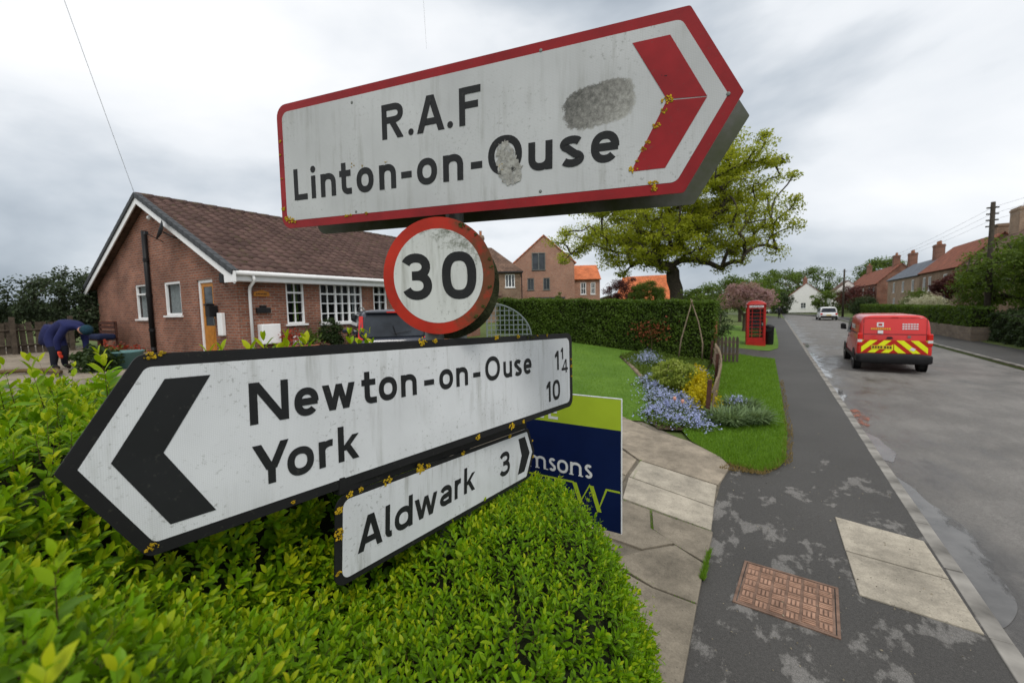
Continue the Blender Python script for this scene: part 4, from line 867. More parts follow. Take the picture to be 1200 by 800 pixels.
def house(name, label, x0, x1, y0, y1, zb, ze, zr, ridge, wall, roofm, fronts, base, chim=(), group=None, wmat=None, depth=.05, gable_w=(), frames=None, over=.25, sill=True, rot=None):
    """ridge 'y' (runs along y) or 'x'. fronts: dict face -> windows (u0,u1,z0,z1); faces 'S' (y=y0), 'W' (x=x0), 'E'(x=x1)"""
    h = empty(name, label, 'house', base, rot or 0, group=group); xc, yc = (x0 + x1) / 2, (y0 + y1) / 2
    gS = (xc, zr) if ridge == 'y' else None; gW = (yc, zr) if ridge == 'x' else None
    S, W_, E_ = fronts.get('S', []), fronts.get('W', []), fronts.get('E', [])
    wall_panel(h, 'x', y0, x0, x1, zb, ze, [w_[:4] for w_ in S], wall, inward=1, gable=gS); wall_panel(h, 'x', y1, x0, x1, zb, ze, [], wall, inward=-1, gable=gS)
    wall_panel(h, 'y', x0, y0, y1, zb, ze, [w_[:4] for w_ in W_], wall, inward=1, gable=gW); wall_panel(h, 'y', x1, y0, y1, zb, ze, [w_[:4] for w_ in E_], wall, inward=-1, gable=gW)
    for lst, ax, fx, inw in ((S, 'x', y0, 1), (W_, 'y', x0, 1), (E_, 'y', x1, -1)):
        for w_ in lst: window_unit(h, ax, fx, *w_[:4], inw, cols=(.5,), rows=(.5,) if len(w_) < 5 else (), fw=.08, bar=.05, frame_mat=frames, sill=sill)
    if ridge == 'y':
        k = (zr - ze) / (xc - x0); o_ = over
        a = roof_slab(h, (x0 - o_, y0 - .1, ze - o_ * k + .06), (x0 - o_, y1 + .1, ze - o_ * k + .06), (xc, y1 + .1, zr + .06), (xc, y0 - .1, zr + .06), .1, roofm)
        roof_slab(h, (x1 + o_, y0 - .1, ze - o_ * k + .06), (x1 + o_, y1 + .1, ze - o_ * k + .06), (xc, y1 + .1, zr + .06), (xc, y0 - .1, zr + .06), .1, roofm)
    else:
        k = (zr - ze) / (yc - y0); o_ = over
        a = roof_slab(h, (x0 - .1, y0 - o_, ze - o_ * k + .06), (x1 + .1, y0 - o_, ze - o_ * k + .06), (x1 + .1, yc, zr + .06), (x0 - .1, yc, zr + .06), .1, roofm)
        roof_slab(h, (x0 - .1, y1 + o_, ze - o_ * k + .06), (x1 + .1, y1 + o_, ze - o_ * k + .06), (x1 + .1, yc, zr + .06), (x0 - .1, yc, zr + .06), .1, roofm)
    for c in chim: chimney(a, *c)
    if rot is None: rebase(h)
    return h

# ------------------------------------------------------------------ houses of the street
bh = house('brick_house', 'new red brick gabled house with orange tiles behind the oak', -3.15, 3.15, 0, 11, 0, 6.0, 8.75, 'y', M['brick_new'], M['tile_orange'],
      {'S': [(-1.75, -1.05, 3.1, 4.35, 1), (-.1, .6, 3.1, 4.35, 1)]}, (-20.55, 40.2, 1.0), frames=M['galv'], rot=R(28))
window_unit(bh, 'x', 0, -1.25, .15, 5.15, 6.95, 1, cols=(), rows=(), mullions=(.5,), depth=-.03, fw=.07, frame_mat=M['galv'])
house('brick_house_wing', 'lower brick wing with orange roof right of the new gabled house', 3.2, 6.1, 2.2, 9, 0, 4.3, 6.0, 'x', M['brick_new'], M['tile_orange'], {'S': [(4.0, 4.6, 2.6, 3.9), (5.1, 5.6, 2.6, 3.9)]}, (-20.55, 40.2, 1.0), rot=R(28))
sh = empty('stone_house', 'old brown brick house with dark tiled hipped roof left of the new house', 'house', (-19.1, 32.8, 1.0), R(32))
wl = [(-1.35, -.5, 3.1, 4.25), (-2.9, -2.0, 1.35, 2.1), (-1.5, -.6, 1.35, 2.1)]
wall_panel(sh, 'x', 0, -8, 0, 0, 4.55, wl, M['brick_old']); wall_panel(sh, 'y', 0, 0, 6, 0, 4.55, [], M['brick_old'], inward=-1); wall_panel(sh, 'y', -8, 0, 6, 0, 4.55, [], M['brick_old']); wall_panel(sh, 'x', 6, -8, 0, 0, 4.55, [], M['brick_old'], inward=-1)
for q in wl: window_unit(sh, 'x', 0, *q, 1, cols=(), rows=(), mullions=(.33, .66), fw=.07)
rf = roof_slab(sh, (-8.2, -.25, 4.5), (.25, -.25, 4.5), (-2.6, 3, 7.0), (-8.2, 3, 7.0), .12, M['tile_old'])
roof_slab(sh, (.25, 6.25, 4.5), (-8.2, 6.25, 4.5), (-8.2, 3, 7.0), (-2.6, 3, 7.0), .12, M['tile_old'])
mb = MB(); mb.poly([(.25, -.25, 4.5), (.25, 6.25, 4.5), (-2.6, 3, 7.0)]); mb.build('hip', M['tile_old'], sh)
mb = MB(); mb.tube([(-8.2, -.3, 4.42), (.25, -.3, 4.40)], .06, 8); mb.tube([(.1, -.1, 4.4), (.1, -.1, 0)], .045, 8); mb.build('gutter', M['black_plastic'], sh)
chimney(rf, -3.6, 3.0, 6.6, 8.1, .3, .4, M['brick_old'], 2)
lt = roof_slab(sh, (-4.2, -1.2, 2.35), (-1.7, -1.2, 2.35), (-1.7, -.01, 2.75), (-4.2, -.01, 2.75), .08, M['tile_old'], 'lean_to_roof'); mb = MB(); mb.box((-4.1, -1.1, 0), (-1.8, -.02, 2.3)); mb.build('lean_to', M['brick_old'], sh)
mbp = empty('porch', 'dark lean-to porch roof below the new gabled house', 'porch', (-20.55, 40.2, 1), R(28))
mb = MB(); mb.box((-1.6, -1.3, 2.15), (2.1, -.02, 2.3)); mb.build('canopy', M['verge'], mbp)
for x in (-1.5, .2, 1.9): mb = MB(); mb.box((x, -1.2, 0), (x + .1, -1.1, 2.149)); mb.build('post', M['wood_dark'], mbp)
house('barn', 'low building with bright orange pantile roof behind the oak trunk', -18, -11.2, 56, 63, .4, 2.9, 6.2, 'x', M['brick_new'], M['tile_orange'], {'S': [(-15, -14, 1.4, 2.5)]}, (-15, 60, .4))
# right-hand terrace
W4 = lambda ys, za, zb, w=1.0: [(y, y + w, za, zb, 1) for y in ys]
house('terrace_house', 'pale brick house with grey slate roof beyond the pantiled one', 15, 20.4, 70.2, 87, .9, 5.4, 7.5, 'y', M['brick_pale'], M['slate'], {'W': W4((72.5, 77.3, 82.5), 3.4, 4.85, 1.2) + W4((74, 82.0), 1.3, 2.6, 1.3)}, (17.7, 78, .9), chim=[(17.7, 87.0, 6.9, 9.3, .45, .6, M['brick'], 3), (17.7, 75.0, 6.9, 9.2, .45, .6, M['brick'], 3)], group='houses along the right side')
house('terrace_house', 'brown brick house with red pantile roof on the right side', 15, 20.6, 57.2, 70.1, .9, 5.55, 8.3, 'y', M['brick_old'], M['tile_red'], {'W': W4((65.6, 67.7), 3.3, 4.9, 1.1) + W4((60.5,), 3.3, 4.9, 1.2) + W4((60.4, 66), 1.2, 2.7, 1.3)}, (17.8, 64, .9), group='houses along the right side')
house('terrace_house', 'nearest stone gabled house with big chimney on the right side', 15.4, 22, 45, 57.0, .9, 5.6, 8.6, 'y', M['brick_old'], M['tile_old'], {'W': W4((48, 53), 3.3, 4.9, 1.2), 'S': [(17, 18.2, 3.3, 4.8, 1)]}, (18.5, 51, .9), chim=[(18.7, 55.9, 7.6, 10.2, .75, .95, M['brick_pale'], 2), (18.7, 61.0, 7.6, 9.5, .4, .5, M['brick_old'], 0)], group='houses along the right side')
house('terrace_house', 'dark red brick house farthest along the right side', 14.5, 20.5, 92, 126, .6, 5.2, 8.2, 'y', M['brick'], M['tile_red'], {'W': W4((94, 98, 104, 110, 116, 122), 3.2, 4.6, 1.3) + W4((96, 103, 113), 1.1, 2.5, 1.3)}, (17.5, 110, .6), chim=[(17.5, 96, 7.6, 9.8, .4, .6, M['brick'], 2), (17.5, 120, 7.6, 9.8, .4, .6, M['brick'], 2)], group='houses along the right side')
house('white_house', 'white rendered cottage with red roof at the bend of the road', 2.8, 9.2, 112, 120, 0, 3.6, 6.4, 'y', M['render_white'], M['tile_red'], {'S': [(5.0, 6.0, .9, 2.1), (7.4, 8.2, 3.4 - 1.4, 3.2)]}, (6, 116, 0), chim=[(6, 118, 6, 7.6, .4, .5, M['brick'], 2)], group='white cottages at the bend')
house('white_house', 'white gabled cottage right of the bend behind a green bush', 11, 16.5, 118, 128, 0, 4.2, 6.8, 'y', M['render_white'], M['tile_old'], {'S': [(12, 13, 2.4, 3.6), (14.5, 15.4, 2.4, 3.6)]}, (13.5, 123, 0), group='white cottages at the bend')

# ------------------------------------------------------------------ foliage tools
def rand_dirs(n, up=0.0):
    d = rng.normal(size=(n, 3)); d[:, 2] += up; return d / np.linalg.norm(d, axis=1)[:, None]
def leaf_quads(P, Nrm, size, aspect=.6, fold=.0):
    """diamond leaves: P centres (n,3), Nrm normals, size (n,)"""
    n = len(P); t = rand_dirs(n); t -= Nrm * (t * Nrm).sum(1)[:, None]; t /= np.linalg.norm(t, axis=1)[:, None] + 1e-9; b = np.cross(Nrm, t)
    s = np.asarray(size)[:, None]; a = t * s * .5; c = b * s * .5 * aspect
    V = np.stack([P - a, P + c + Nrm * s * fold, P + a, P - c + Nrm * s * fold], 1).reshape(-1, 3); F = np.arange(4 * n).reshape(n, 4); return V, F
def skeleton(base, tips, r_tip, r_max, trunk_h, lean=(0, 0), step=.5):
    """grow limbs from a trunk to tip points; returns list of polylines with radii"""
    base = np.array(base, float); nodes = [base]; par = [-1]
    top = base + np.array([lean[0], lean[1], trunk_h]); m_ = 4
    for i in range(1, m_ + 1): nodes.append(base + (top - base) * i / m_ + (rng.normal(size=3) * .006 * trunk_h if i < m_ else 0)); par.append(len(nodes) - 2)
    order = np.argsort(np.linalg.norm(tips - top, axis=1))
    for ti in order:
        T = tips[ti]; A = np.array(nodes[m_:]); dd = np.linalg.norm(A - T, axis=1); up_pen = np.maximum(0, A[:, 2] - T[2]) * .5; k = int(np.argmin(dd + up_pen)) + m_
        p = nodes[k]; L = np.linalg.norm(T - p); ns = max(1, int(L / step)); prev = k
        for i in range(1, ns + 1):
            f = i / ns; q = p + (T - p) * f + np.array([0, 0, .10 * L * math.sin(f * math.pi)]) + rng.normal(size=3) * .07 * L * (1 - f) * min(1, f * 3)
            nodes.append(q); par.append(prev); prev = len(nodes) - 1
    n = len(nodes); r2 = np.zeros(n); ch = [[] for _ in range(n)]
    for i in range(n):
        if par[i] >= 0: ch[par[i]].append(i)
    for i in range(n - 1, -1, -1):
        r2[i] = r2[i] if ch[i] else r_tip ** 2.2
        if par[i] >= 0: r2[par[i]] += r2[i]
    r = r2 ** (1 / 2.2); r = np.minimum(r * (r_max / r[1]), r_max) if r[1] > 0 else r
    r = np.maximum(r, r_tip * .5); r[0] = r_max * 1.25
    return nodes, par, ch, r
def limb_mesh(name, nodes, par, ch, r, mat, parent, n=7):
    mb = MB(); done = set()
    def walk(start, frm):
        pts = []; rr = []
        if frm >= 0: pts.append(nodes[frm]); rr.append(min(r[frm], r[start] * 1.15))
        i = start
        while True:
            pts.append(nodes[i]); rr.append(r[i])
            if not ch[i]: break
            k = max(ch[i], key=lambda j: r[j])
            for j in ch[i]:
                if j != k: stack.append((j, i))
            i = k
        if len(pts) > 1: mb.tube(pts, rr, n if rr[0] > .05 else 5, cap=False)
    stack = [(0, -1)]
    while stack: walk(*stack.pop())
    return mb.build(name, mat, parent, smooth=True)
def in_ellipsoids(n, els, shell=.35):
    """points spread through a union of ellipsoids (c, r), denser near the outside"""
    vol = np.array([e_[1][0] * e_[1][1] * e_[1][2] for e_ in els]); pick = rng.choice(len(els), n, p=vol / vol.sum()); d = rand_dirs(n); rr = (shell + (1 - shell) * rng.random(n)) ** .55
    return np.array([e_[0] for e_ in els])[pick] + d * rr[:, None] * np.array([e_[1] for e_ in els])[pick]
def tree(name, label, base, els, trunk_r, trunk_h, leaf, n_clump, per, size, clump_r, bark=None, group=None, cat='tree', lean=(0, 0), flat=.7, lo=None, shell=.3, limbs=True):
    base = np.array(base, float); t_ = empty(name, label, cat, tuple(base), group=group)
    tips = in_ellipsoids(n_clump, [(np.array(c), np.array(r_)) for c, r_ in els], shell)
    if lo is not None: tips[:, 2] = np.maximum(tips[:, 2], lo + rng.random(n_clump) * .8)
    if limbs:
        sk_ = skeleton((0, 0, 0), tips, .02, trunk_r, trunk_h, lean); limb_mesh('trunk', *sk_, bark or M['bark'], t_)
    n = n_clump * per; cl_ = np.repeat(np.arange(n_clump), per); d = rand_dirs(n); rad = clump_r * (.6 + .8 * rng.random(n_clump))[cl_]
    P = tips[cl_] + d * (rng.random(n) ** .45 * rad)[:, None] * np.array([1, 1, flat])
    Nn = d * .5 + rand_dirs(n, .6); Nn /= np.linalg.norm(Nn, axis=1)[:, None]
    V, F = leaf_quads(P, Nn, size * (.6 + .8 * rng.random(n)), .65, .12)
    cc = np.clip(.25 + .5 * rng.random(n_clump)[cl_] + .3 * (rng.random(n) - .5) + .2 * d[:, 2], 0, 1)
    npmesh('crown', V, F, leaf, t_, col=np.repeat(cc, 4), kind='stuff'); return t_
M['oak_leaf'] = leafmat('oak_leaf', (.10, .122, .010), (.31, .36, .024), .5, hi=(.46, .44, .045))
M['green_leaf'] = leafmat('green_leaf', (.040, .072, .010), (.12, .185, .025), .38)
M['dark_leaf'] = leafmat('dark_leaf', (.014, .028, .010), (.045, .075, .02), .25)
M['blue_leaf'] = leafmat('dull_conifer_leaf', (.02, .034, .018), (.06, .085, .04), .25)
M['copper_leaf'] = leafmat('copper_leaf', (.035, .012, .012), (.11, .035, .03), .3)
M['pink_leaf'] = leafmat('pink_blossom', (.17, .09, .085), (.40, .26, .27), .4, hi=(.15, .15, .05))
M['white_leaf'] = leafmat('cream_blossom', (.16, .18, .08), (.55, .54, .42), .35)
M['hedge_leaf'] = leafmat('clipped_hedge_leaf', (.030, .060, .008), (.095, .16, .018), .35)
M['dark_core'] = plain('hedge_inside_shade', (.012, .015, .005), .95, .4, 10)  # near-black: the shade inside the hedges is put into this colour
# --- oak
tree('oak_tree', 'big spreading oak with yellow-green spring leaves behind the clipped hedge', (-5.3, 29, gz(-5.3, 29)), [((.2, .2, 8.1), (6.2, 5.6, 4.0)), ((-3.0, -.8, 6.1), (5.4, 4.8, 2.5)), ((3.2, .8, 6.0), (3.4, 3.6, 2.4)), ((-.2, -2.6, 5.6), (3.6, 2.4, 1.4)), ((1.9, .4, 9.2), (3.9, 3.8, 3.2))], .42, 2.2, M['oak_leaf'], 560, 165, .125, .68, M['bark_dark'], lo=3.9, shell=.12, flat=.6)
G = 'trees beyond the hedge'
tree('blossom_tree', 'pink blossom tree standing behind the red telephone box', (-1.9, 38, 0), [((0, 0, 2.8), (1.7, 1.8, 1.2)), ((.8, 3, 2.8), (1.2, 1.4, 1.0))], .16, 1.3, M['pink_leaf'], 70, 90, .16, .6)
tree('shrub', 'dark rounded evergreen shrub left of the telephone box', (-2.5, 21.7, gz(-2.5)), [((0, 0, 1.25), (.75, .9, 1.1))], .05, .3, M['dark_leaf'], 60, 90, .08, .32, cat='shrub', shell=.6)
tree('shrub', 'tall dark shrub between the blossom tree and the clipped hedge', (-3.4, 24.5, gz(-3.4)), [((0, 0, 1.5), (1.1, 1.0, 1.4))], .06, .4, M['green_leaf'], 60, 80, .10, .4, cat='shrub', shell=.5)
tree('copper_shrub', 'copper-leaved shrub in front of the orange roofed wing', (-11.5, 38.0, .8), [((0, 0, 2.2), (1.7, 1.5, 1.9))], .1, .8, M['copper_leaf'], 110, 110, .10, .45, cat='shrub')
tree('topiary_tree', 'dome-shaped dark green evergreen behind the clipped hedge', (-9.2, 37, .8), [((0, 0, 1.7), (1.5, 1.5, 1.9))], .1, .6, M['green_leaf'], 190, 120, .09, .34, cat='shrub', shell=.55)
tree('conifer', 'small pointed green conifer below the new brick gable', (-15.6, 33, 1.1), [((0, 0, 1.0), (.55, .55, 1.1)), ((0, 0, 2.0), (.3, .3, .8))], .05, .4, M['green_leaf'], 50, 70, .09, .22, cat='shrub', shell=.5)
tree('far_tree', 'low pale green tree mound seen right of the oak trunk', (-10.5, 95, 0), [((0, 0, 3.2), (5, 4, 3.4))], .3, 1, M['green_leaf'], 90, 70, .3, 1.0, shell=.4)
tree('far_tree', 'tall tree at the bend behind the white cottage', (1.2, 132, 0), [((0, 0, 6.2), (6.5, 5, 4.5))], .3, 2, M['green_leaf'], 90, 70, .34, 1.3, shell=.4)
tree('far_tree', 'dark tree mass beyond the bend between the two white cottages', (8, 150, 0), [((0, 0, 7.4), (9, 5, 4.5))], .3, 2, M['green_leaf'], 110, 70, .38, 1.5, shell=.4)
tree('far_tree', 'pale green tree rising behind the dark red terrace', (22, 138, 0), [((0, 0, 8.8), (5.5, 5, 3.6))], .3, 4, M['green_leaf'], 110, 70, .36, 1.3, shell=.4)
tree('far_tree', 'round green bush in front of the white gabled cottage', (9.3, 101, 0), [((0, 0, 2.3), (3.4, 3, 2.3))], .2, .6, M['green_leaf'], 80, 70, .22, .8, cat='bush')
tree('far_tree', 'dark green bush at the foot of the white cottage', (1.4, 104, 0), [((0, 0, 2.0), (2.2, 2.2, 2.3))], .2, .6, M['dark_leaf'], 50, 70, .22, .7, cat='bush')
tree('far_tree', 'green tree left of the pavement beyond the telephone box', (-3.4, 58, 0), [((0, 0, 3.6), (2.6, 3.5, 2.2))], .2, 1.3, M['green_leaf'], 70, 80, .2, .9)
tree('far_tree', 'green tree beside the pavement left of the white cottage', (-1.8, 84, 0), [((0, 0, 4.0), (2.8, 4, 3.4))], .2, 1.5, M['green_leaf'], 70, 80, .26, 1.0)
tree('copper_tree', 'copper beech tree in front of the dark red terrace', (12.0, 93, .5), [((0, 0, 2.6), (2.6, 5.0, 2.0))], .2, 1.0, M['copper_leaf'], 90, 80, .2, .8)
tree('copper_tree', 'smaller copper tree by the windows of the pantiled house', (13.4, 53.5, .8), [((0, 0, 2.7), (1.0, 1.2, 1.1))], .12, 1.2, M['copper_leaf'], 40, 80, .16, .5)
tree('broadleaf_tree', 'dense dark green tree at the right edge beside the pole', (12.2, 36.0, .6), [((0, 0, 3.2), (2.6, 3.8, 2.0)), ((.5, -3.2, 3.6), (2.4, 3.0, 1.8)), ((-.6, 2.6, 2.4), (1.8, 2.2, 1.4))], .22, 1.0, M['green_leaf'], 240, 90, .16, .62, M['bark_dark'], shell=.35)
tree('blossom_bush', 'cream blossom bush behind the hedge in front of the slate roofed house', (11.6, 51, .4), [((0, 0, 1.35), (1.0, 2.6, .9)), ((.4, 6, 1.3), (1.0, 2.4, .8))], .08, .6, M['white_leaf'], 80, 70, .13, .5, cat='bush')
tree('shrub', 'green rounded shrub in front of the slate roofed house', (12.5, 59, .7), [((0, 0, 1.4), (1.1, 1.4, 1.3))], .08, .5, M['green_leaf'], 60, 70, .14, .5, cat='shrub')
tree('shrub', 'dark green shrub at the far end of the clipped street hedge', (9.9, 71, .1), [((0, 0, 1.5), (1.6, 2.2, 1.4))], .08, .4, M['dark_leaf'], 60, 70, .15, .5, cat='shrub')
# trees at the left end of the yard
tree('evergreen_tree', 'dark bushy evergreen tree left of the bungalow gable', (-23.6, 5.2, 1.1), [((0, 0, 1.7), (1.7, 1.3, 1.5)), ((1.0, .6, 1.5), (.9, .9, 1.1))], .1, .6, M['blue_leaf'], 150, 90, .10, .38, M['bark_dark'], shell=.45)
tree('evergreen_tree', 'tall dark conifer at the far left behind the wooden fence', (-24.6, 2.6, 1.1), [((0, 0, 1.5), (1.4, 1.4, 1.6))], .1, .6, M['blue_leaf'], 120, 90, .10, .38, M['bark_dark'], shell=.45)
tree('evergreen_tree', 'dark conifer at the left edge of the picture', (-22.5, .6, 1.1), [((0, 0, 1.35), (1.5, 1.3, 1.45))], .1, .5, M['dark_leaf'], 110, 90, .10, .38, M['bark_dark'], shell=.45)

def hedge(name, label, x0, x1, y0, y1, zt, leaf, n, size, faces='SWET', group=None, zb=None, rough=.05):
    """clipped hedge: leafy faces round a dark core; zt(x, y) top height, zb(x, y) bottom"""
    zb = zb or (lambda x, y: gz(x, y)); h = empty(name, label, 'hedge', ((x0 + x1) / 2, (y0 + y1) / 2, zb((x0 + x1) / 2, (y0 + y1) / 2)), group=group)
    c = .10; mb = MB(); nx = 12
    xs_ = np.linspace(x0 + c, x1 - c, nx); ys_ = np.linspace(y0 + c, y1 - c, nx)
    top = [[(x, y, zt(x, y) - c) for x in xs_] for y in ys_]
    for j in range(nx - 1):
        for i in range(nx - 1): mb.poly([top[j][i], top[j][i + 1], top[j + 1][i + 1], top[j + 1][i]])
    ring = [(x, ys_[0]) for x in xs_] + [(xs_[-1], y) for y in ys_[1:]] + [(x, ys_[-1]) for x in xs_[::-1][1:]] + [(xs_[0], y) for y in ys_[::-1][1:]]
    for a, b in zip(ring, ring[1:]): mb.poly([(*a, zb(*a)), (*b, zb(*b)), (*b, zt(*b) - c), (*a, zt(*a) - c)])
    mb.build('branches', M['dark_core'], h)  # closed dark shell; its colour carries the shade between the leaves
    A = {'S': (x1 - x0) * 2, 'N': (x1 - x0) * 2, 'W': (y1 - y0) * 2, 'E': (y1 - y0) * 2, 'T': (x1 - x0) * (y1 - y0)}; tot = sum(A[f] for f in faces); Ps = []; Ns = []
    for f in faces:
        m_ = int(n * A[f] / tot); u = rng.random(m_); v = rng.random(m_); dep = rng.random(m_) ** 2 * .12
        x = x0 + (x1 - x0) * u; y = y0 + (y1 - y0) * (u if f in 'WE' else v)
        if f == 'T': P = np.array([[a, b, zt(a, b)] for a, b in zip(x, y)]); nn = (0, 0, 1)
        else:
            if f == 'S': y = np.full(m_, y0); nn = (0, -1, 0)
            if f == 'N': y = np.full(m_, y1); nn = (0, 1, 0)
            if f == 'W': x = np.full(m_, x0); nn = (-1, 0, 0)
            if f == 'E': x = np.full(m_, x1); nn = (1, 0, 0)
            P = np.array([[a, b, zb(a, b) + (zt(a, b) - zb(a, b)) * c_] for a, b, c_ in zip(x, y, v)])
        nn = np.array(nn, float); w_ = np.sin(P[:, 0] * 5.1 + P[:, 2] * 4) * np.sin(P[:, 1] * 4.3 + P[:, 2] * 5.7)
        Ps.append(P + nn * (w_ * rough - dep)[:, None] + rng.normal(size=P.shape) * .025); q = nn * .9 + rand_dirs(m_, .25); Ns.append(q / np.linalg.norm(q, axis=1)[:, None])
    P = np.concatenate(Ps); Nn = np.concatenate(Ns); m_ = len(P); V, F = leaf_quads(P, Nn, size * (.6 + .8 * rng.random(m_)), .6, .1)
    lo = .5 + .5 * np.sin(P[:, 0] * 1.9 + P[:, 1] * 1.1 + 1.3 * np.sin(P[:, 2] * 2.3)); npmesh('foliage', V, F, leaf, h, col=np.repeat(np.clip(.15 + .35 * lo + .5 * rng.random(m_), 0, 1), 4), kind='stuff'); rebase(h); return h
hedge('clipped_hedge', 'long clipped green hedge at the back of the lawn', -11.8, -1.85, 17.75, 18.7, lambda x, y: 2.42 + .035 * (-1.85 - x) + .02 * math.sin(x * 3.1), M['hedge_leaf'], 26000, .085, 'SET')
hedge('street_hedge', 'clipped bright green hedge on a stone wall across the road', 9.35, 10.4, 33.5, 69, lambda x, y: 1.85 + .03 * math.sin(y * 1.1), M['hedge_leaf'], 14000, .13, 'SWT', zb=lambda x, y: .75)
hedge('street_hedge', 'low dark unclipped hedge at the right edge, nearer than the stone wall', 9.9, 13.0, 22, 33, lambda x, y: 1.55 + .15 * math.sin(y * .9 + x) - .3 * max(0, 10.4 - x), M['dark_leaf'], 14000, .12, 'SWT', rough=.12)
gw_ = empty('garden_wall', 'old stone garden wall under the clipped hedge across the road', 'wall', (9.5, 50, 0))
mb = MB(); mb.box((-.2, -16.8, -.05), (.85, 19.2, .76)); mb.build('masonry', M['stone_wall'], gw_)
# fallen copper leaves / reddish shoots in the clipped hedge
rs = empty('red_shoots', 'reddish dead shoots in the middle of the clipped hedge', 'shrub', (-4.2, 17.55, gz(-4.2)))
M['red_leaf'] = leafmat('russet_leaf', (.16, .04, .02), (.34, .10, .05), .3)
P = rng.normal(size=(240, 3)) * np.array([.42, .06, .22]) + np.array([0, .1, .95]); V, F = leaf_quads(P, rand_dirs(240), .09 * (.6 + rng.random(240)), .5, .1); npmesh('foliage', V, F, M['red_leaf'], rs, col=np.repeat(rng.random(240), 4), kind='stuff')
mb = MB(); mb.tube([(0, .2, 0), (.02, .15, .6), (-.1, .12, 1.1)], .012, 6); mb.build('stem', M['twig'], rs)
# hills / far tree belt on the horizon
M['far_wood'] = plain('far_woodland', (.05, .075, .03), .95, .4, .25)
mb = MB(); pts = []
for k in range(160):
    a = R(-95 + k * 1.25); r_ = 330 + 30 * math.sin(k * .7); hgt = 5 + 3 * abs(math.sin(k * .9)) + 2.5 * random.random(); pts.append((r_ * math.sin(a), r_ * math.cos(a), hgt))
for a, b in zip(pts, pts[1:]): mb.poly([(a[0], a[1], -2), (b[0], b[1], -2), b, a]); mb.poly([a, b, (b[0] * 1.1, b[1] * 1.1, -2), (a[0] * 1.1, a[1] * 1.1, -2)])
tag(mb.build('far_woodland', M['far_wood']), 'thin dark belt of woodland along the horizon', 'woodland', kind='stuff')

# ------------------------------------------------------------------ privet hedge in the foreground
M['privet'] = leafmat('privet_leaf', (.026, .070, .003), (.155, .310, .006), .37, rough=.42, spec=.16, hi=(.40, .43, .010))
def sm(a, b, t): t = max(0, min(1, (t - a) / (b - a))); return t * t * (3 - 2 * t)
def interp(t, tab):
    for (a, va), (b, vb) in zip(tab, tab[1:]):
        if t <= b: return va + (vb - va) * max(0, (t - a) / (b - a))
    return tab[-1][1]
def edge_x(y): return interp(y, [(-.6, -.27), (1.3, -.27), (1.7, -.42), (2.05, -.72), (2.3, -1.05), (2.5, -1.5)])
def Hb(x, y):
    a = interp(y, [(-.4, 2.08), (.05, 2.02), (.2, 1.86), (.32, 1.72), (.5, 1.58), (.8, 1.43), (1.1, 1.43), (1.5, 1.43), (2.0, 1.36), (2.6, 1.25)])
    b = interp(y, [(-.4, 2.07), (.3, 2.05), (.6, 2.04), (.9, 2.0), (1.3, 1.7), (1.8, 1.45), (2.6, 1.3)])
    k = max(0, min(1, (-1.16 - x) / .3)); h = a + (b - a) * k
    d = edge_x(y) - x
    if d < .3: h -= .55 * (1 - max(0, d) / .3) ** 2
    h += .025 * math.sin(x * 9 + 1.3) * math.sin(y * 8.1 + .4) + .018 * math.sin(x * 19 + y * 13)
    return h
pv = empty('privet_hedge', 'bright yellow-green privet hedge round the foot of the road signs', 'hedge', (-1.2, 1.2, 0))
mb = MB(); gx_ = np.linspace(-2.7, -.3, 26); gy_ = np.linspace(-.45, 2.45, 30)
def core(x, y): x2 = min(x, edge_x(y) - .10); return (x2 + 1.2, y - 1.2, max(.02, Hb(x2, y) - .11))
cg = [[core(x, y) for x in gx_] for y in gy_]
for j in range(len(gy_) - 1):
    for i in range(len(gx_) - 1): mb.poly([cg[j][i], cg[j][i + 1], cg[j + 1][i + 1], cg[j + 1][i]])
    a, b = cg[j][-1], cg[j + 1][-1]; mb.poly([(a[0], a[1], .0), (b[0], b[1], .0), b, a])
for i in range(len(gx_) - 1): a, b = cg[0][i], cg[0][i + 1]; mb.poly([(a[0], a[1], 0), (b[0], b[1], 0), b, a])
for i in range(len(gx_) - 1): a, b = cg[-1][i], cg[-1][i + 1]; mb.poly([(b[0], b[1], 0), (a[0], a[1], 0), a, b])
mb.build('branches', M['dark_core'], pv)  # solid dark sheet under the sprigs, coloured as shade in the gaps
LV = np.array([(0, 0, 0), (-.15, .22, .035), (0, .22, -.02), (.15, .22, .035), (-.215, .52, .03), (0, .52, -.035), (.215, .52, .03), (-.14, .8, .0), (0, .8, -.06), (.14, .8, 0), (0, 1, -.12)], float)
LF = np.array([(0, 2, 1), (0, 3, 2), (1, 2, 5), (1, 5, 4), (2, 3, 6), (2, 6, 5), (4, 5, 8), (4, 8, 7), (5, 6, 9), (5, 9, 8), (7, 8, 10), (8, 9, 10)])
leafs = []   # (pos, y-axis, z-axis, length, colour)
stems = []
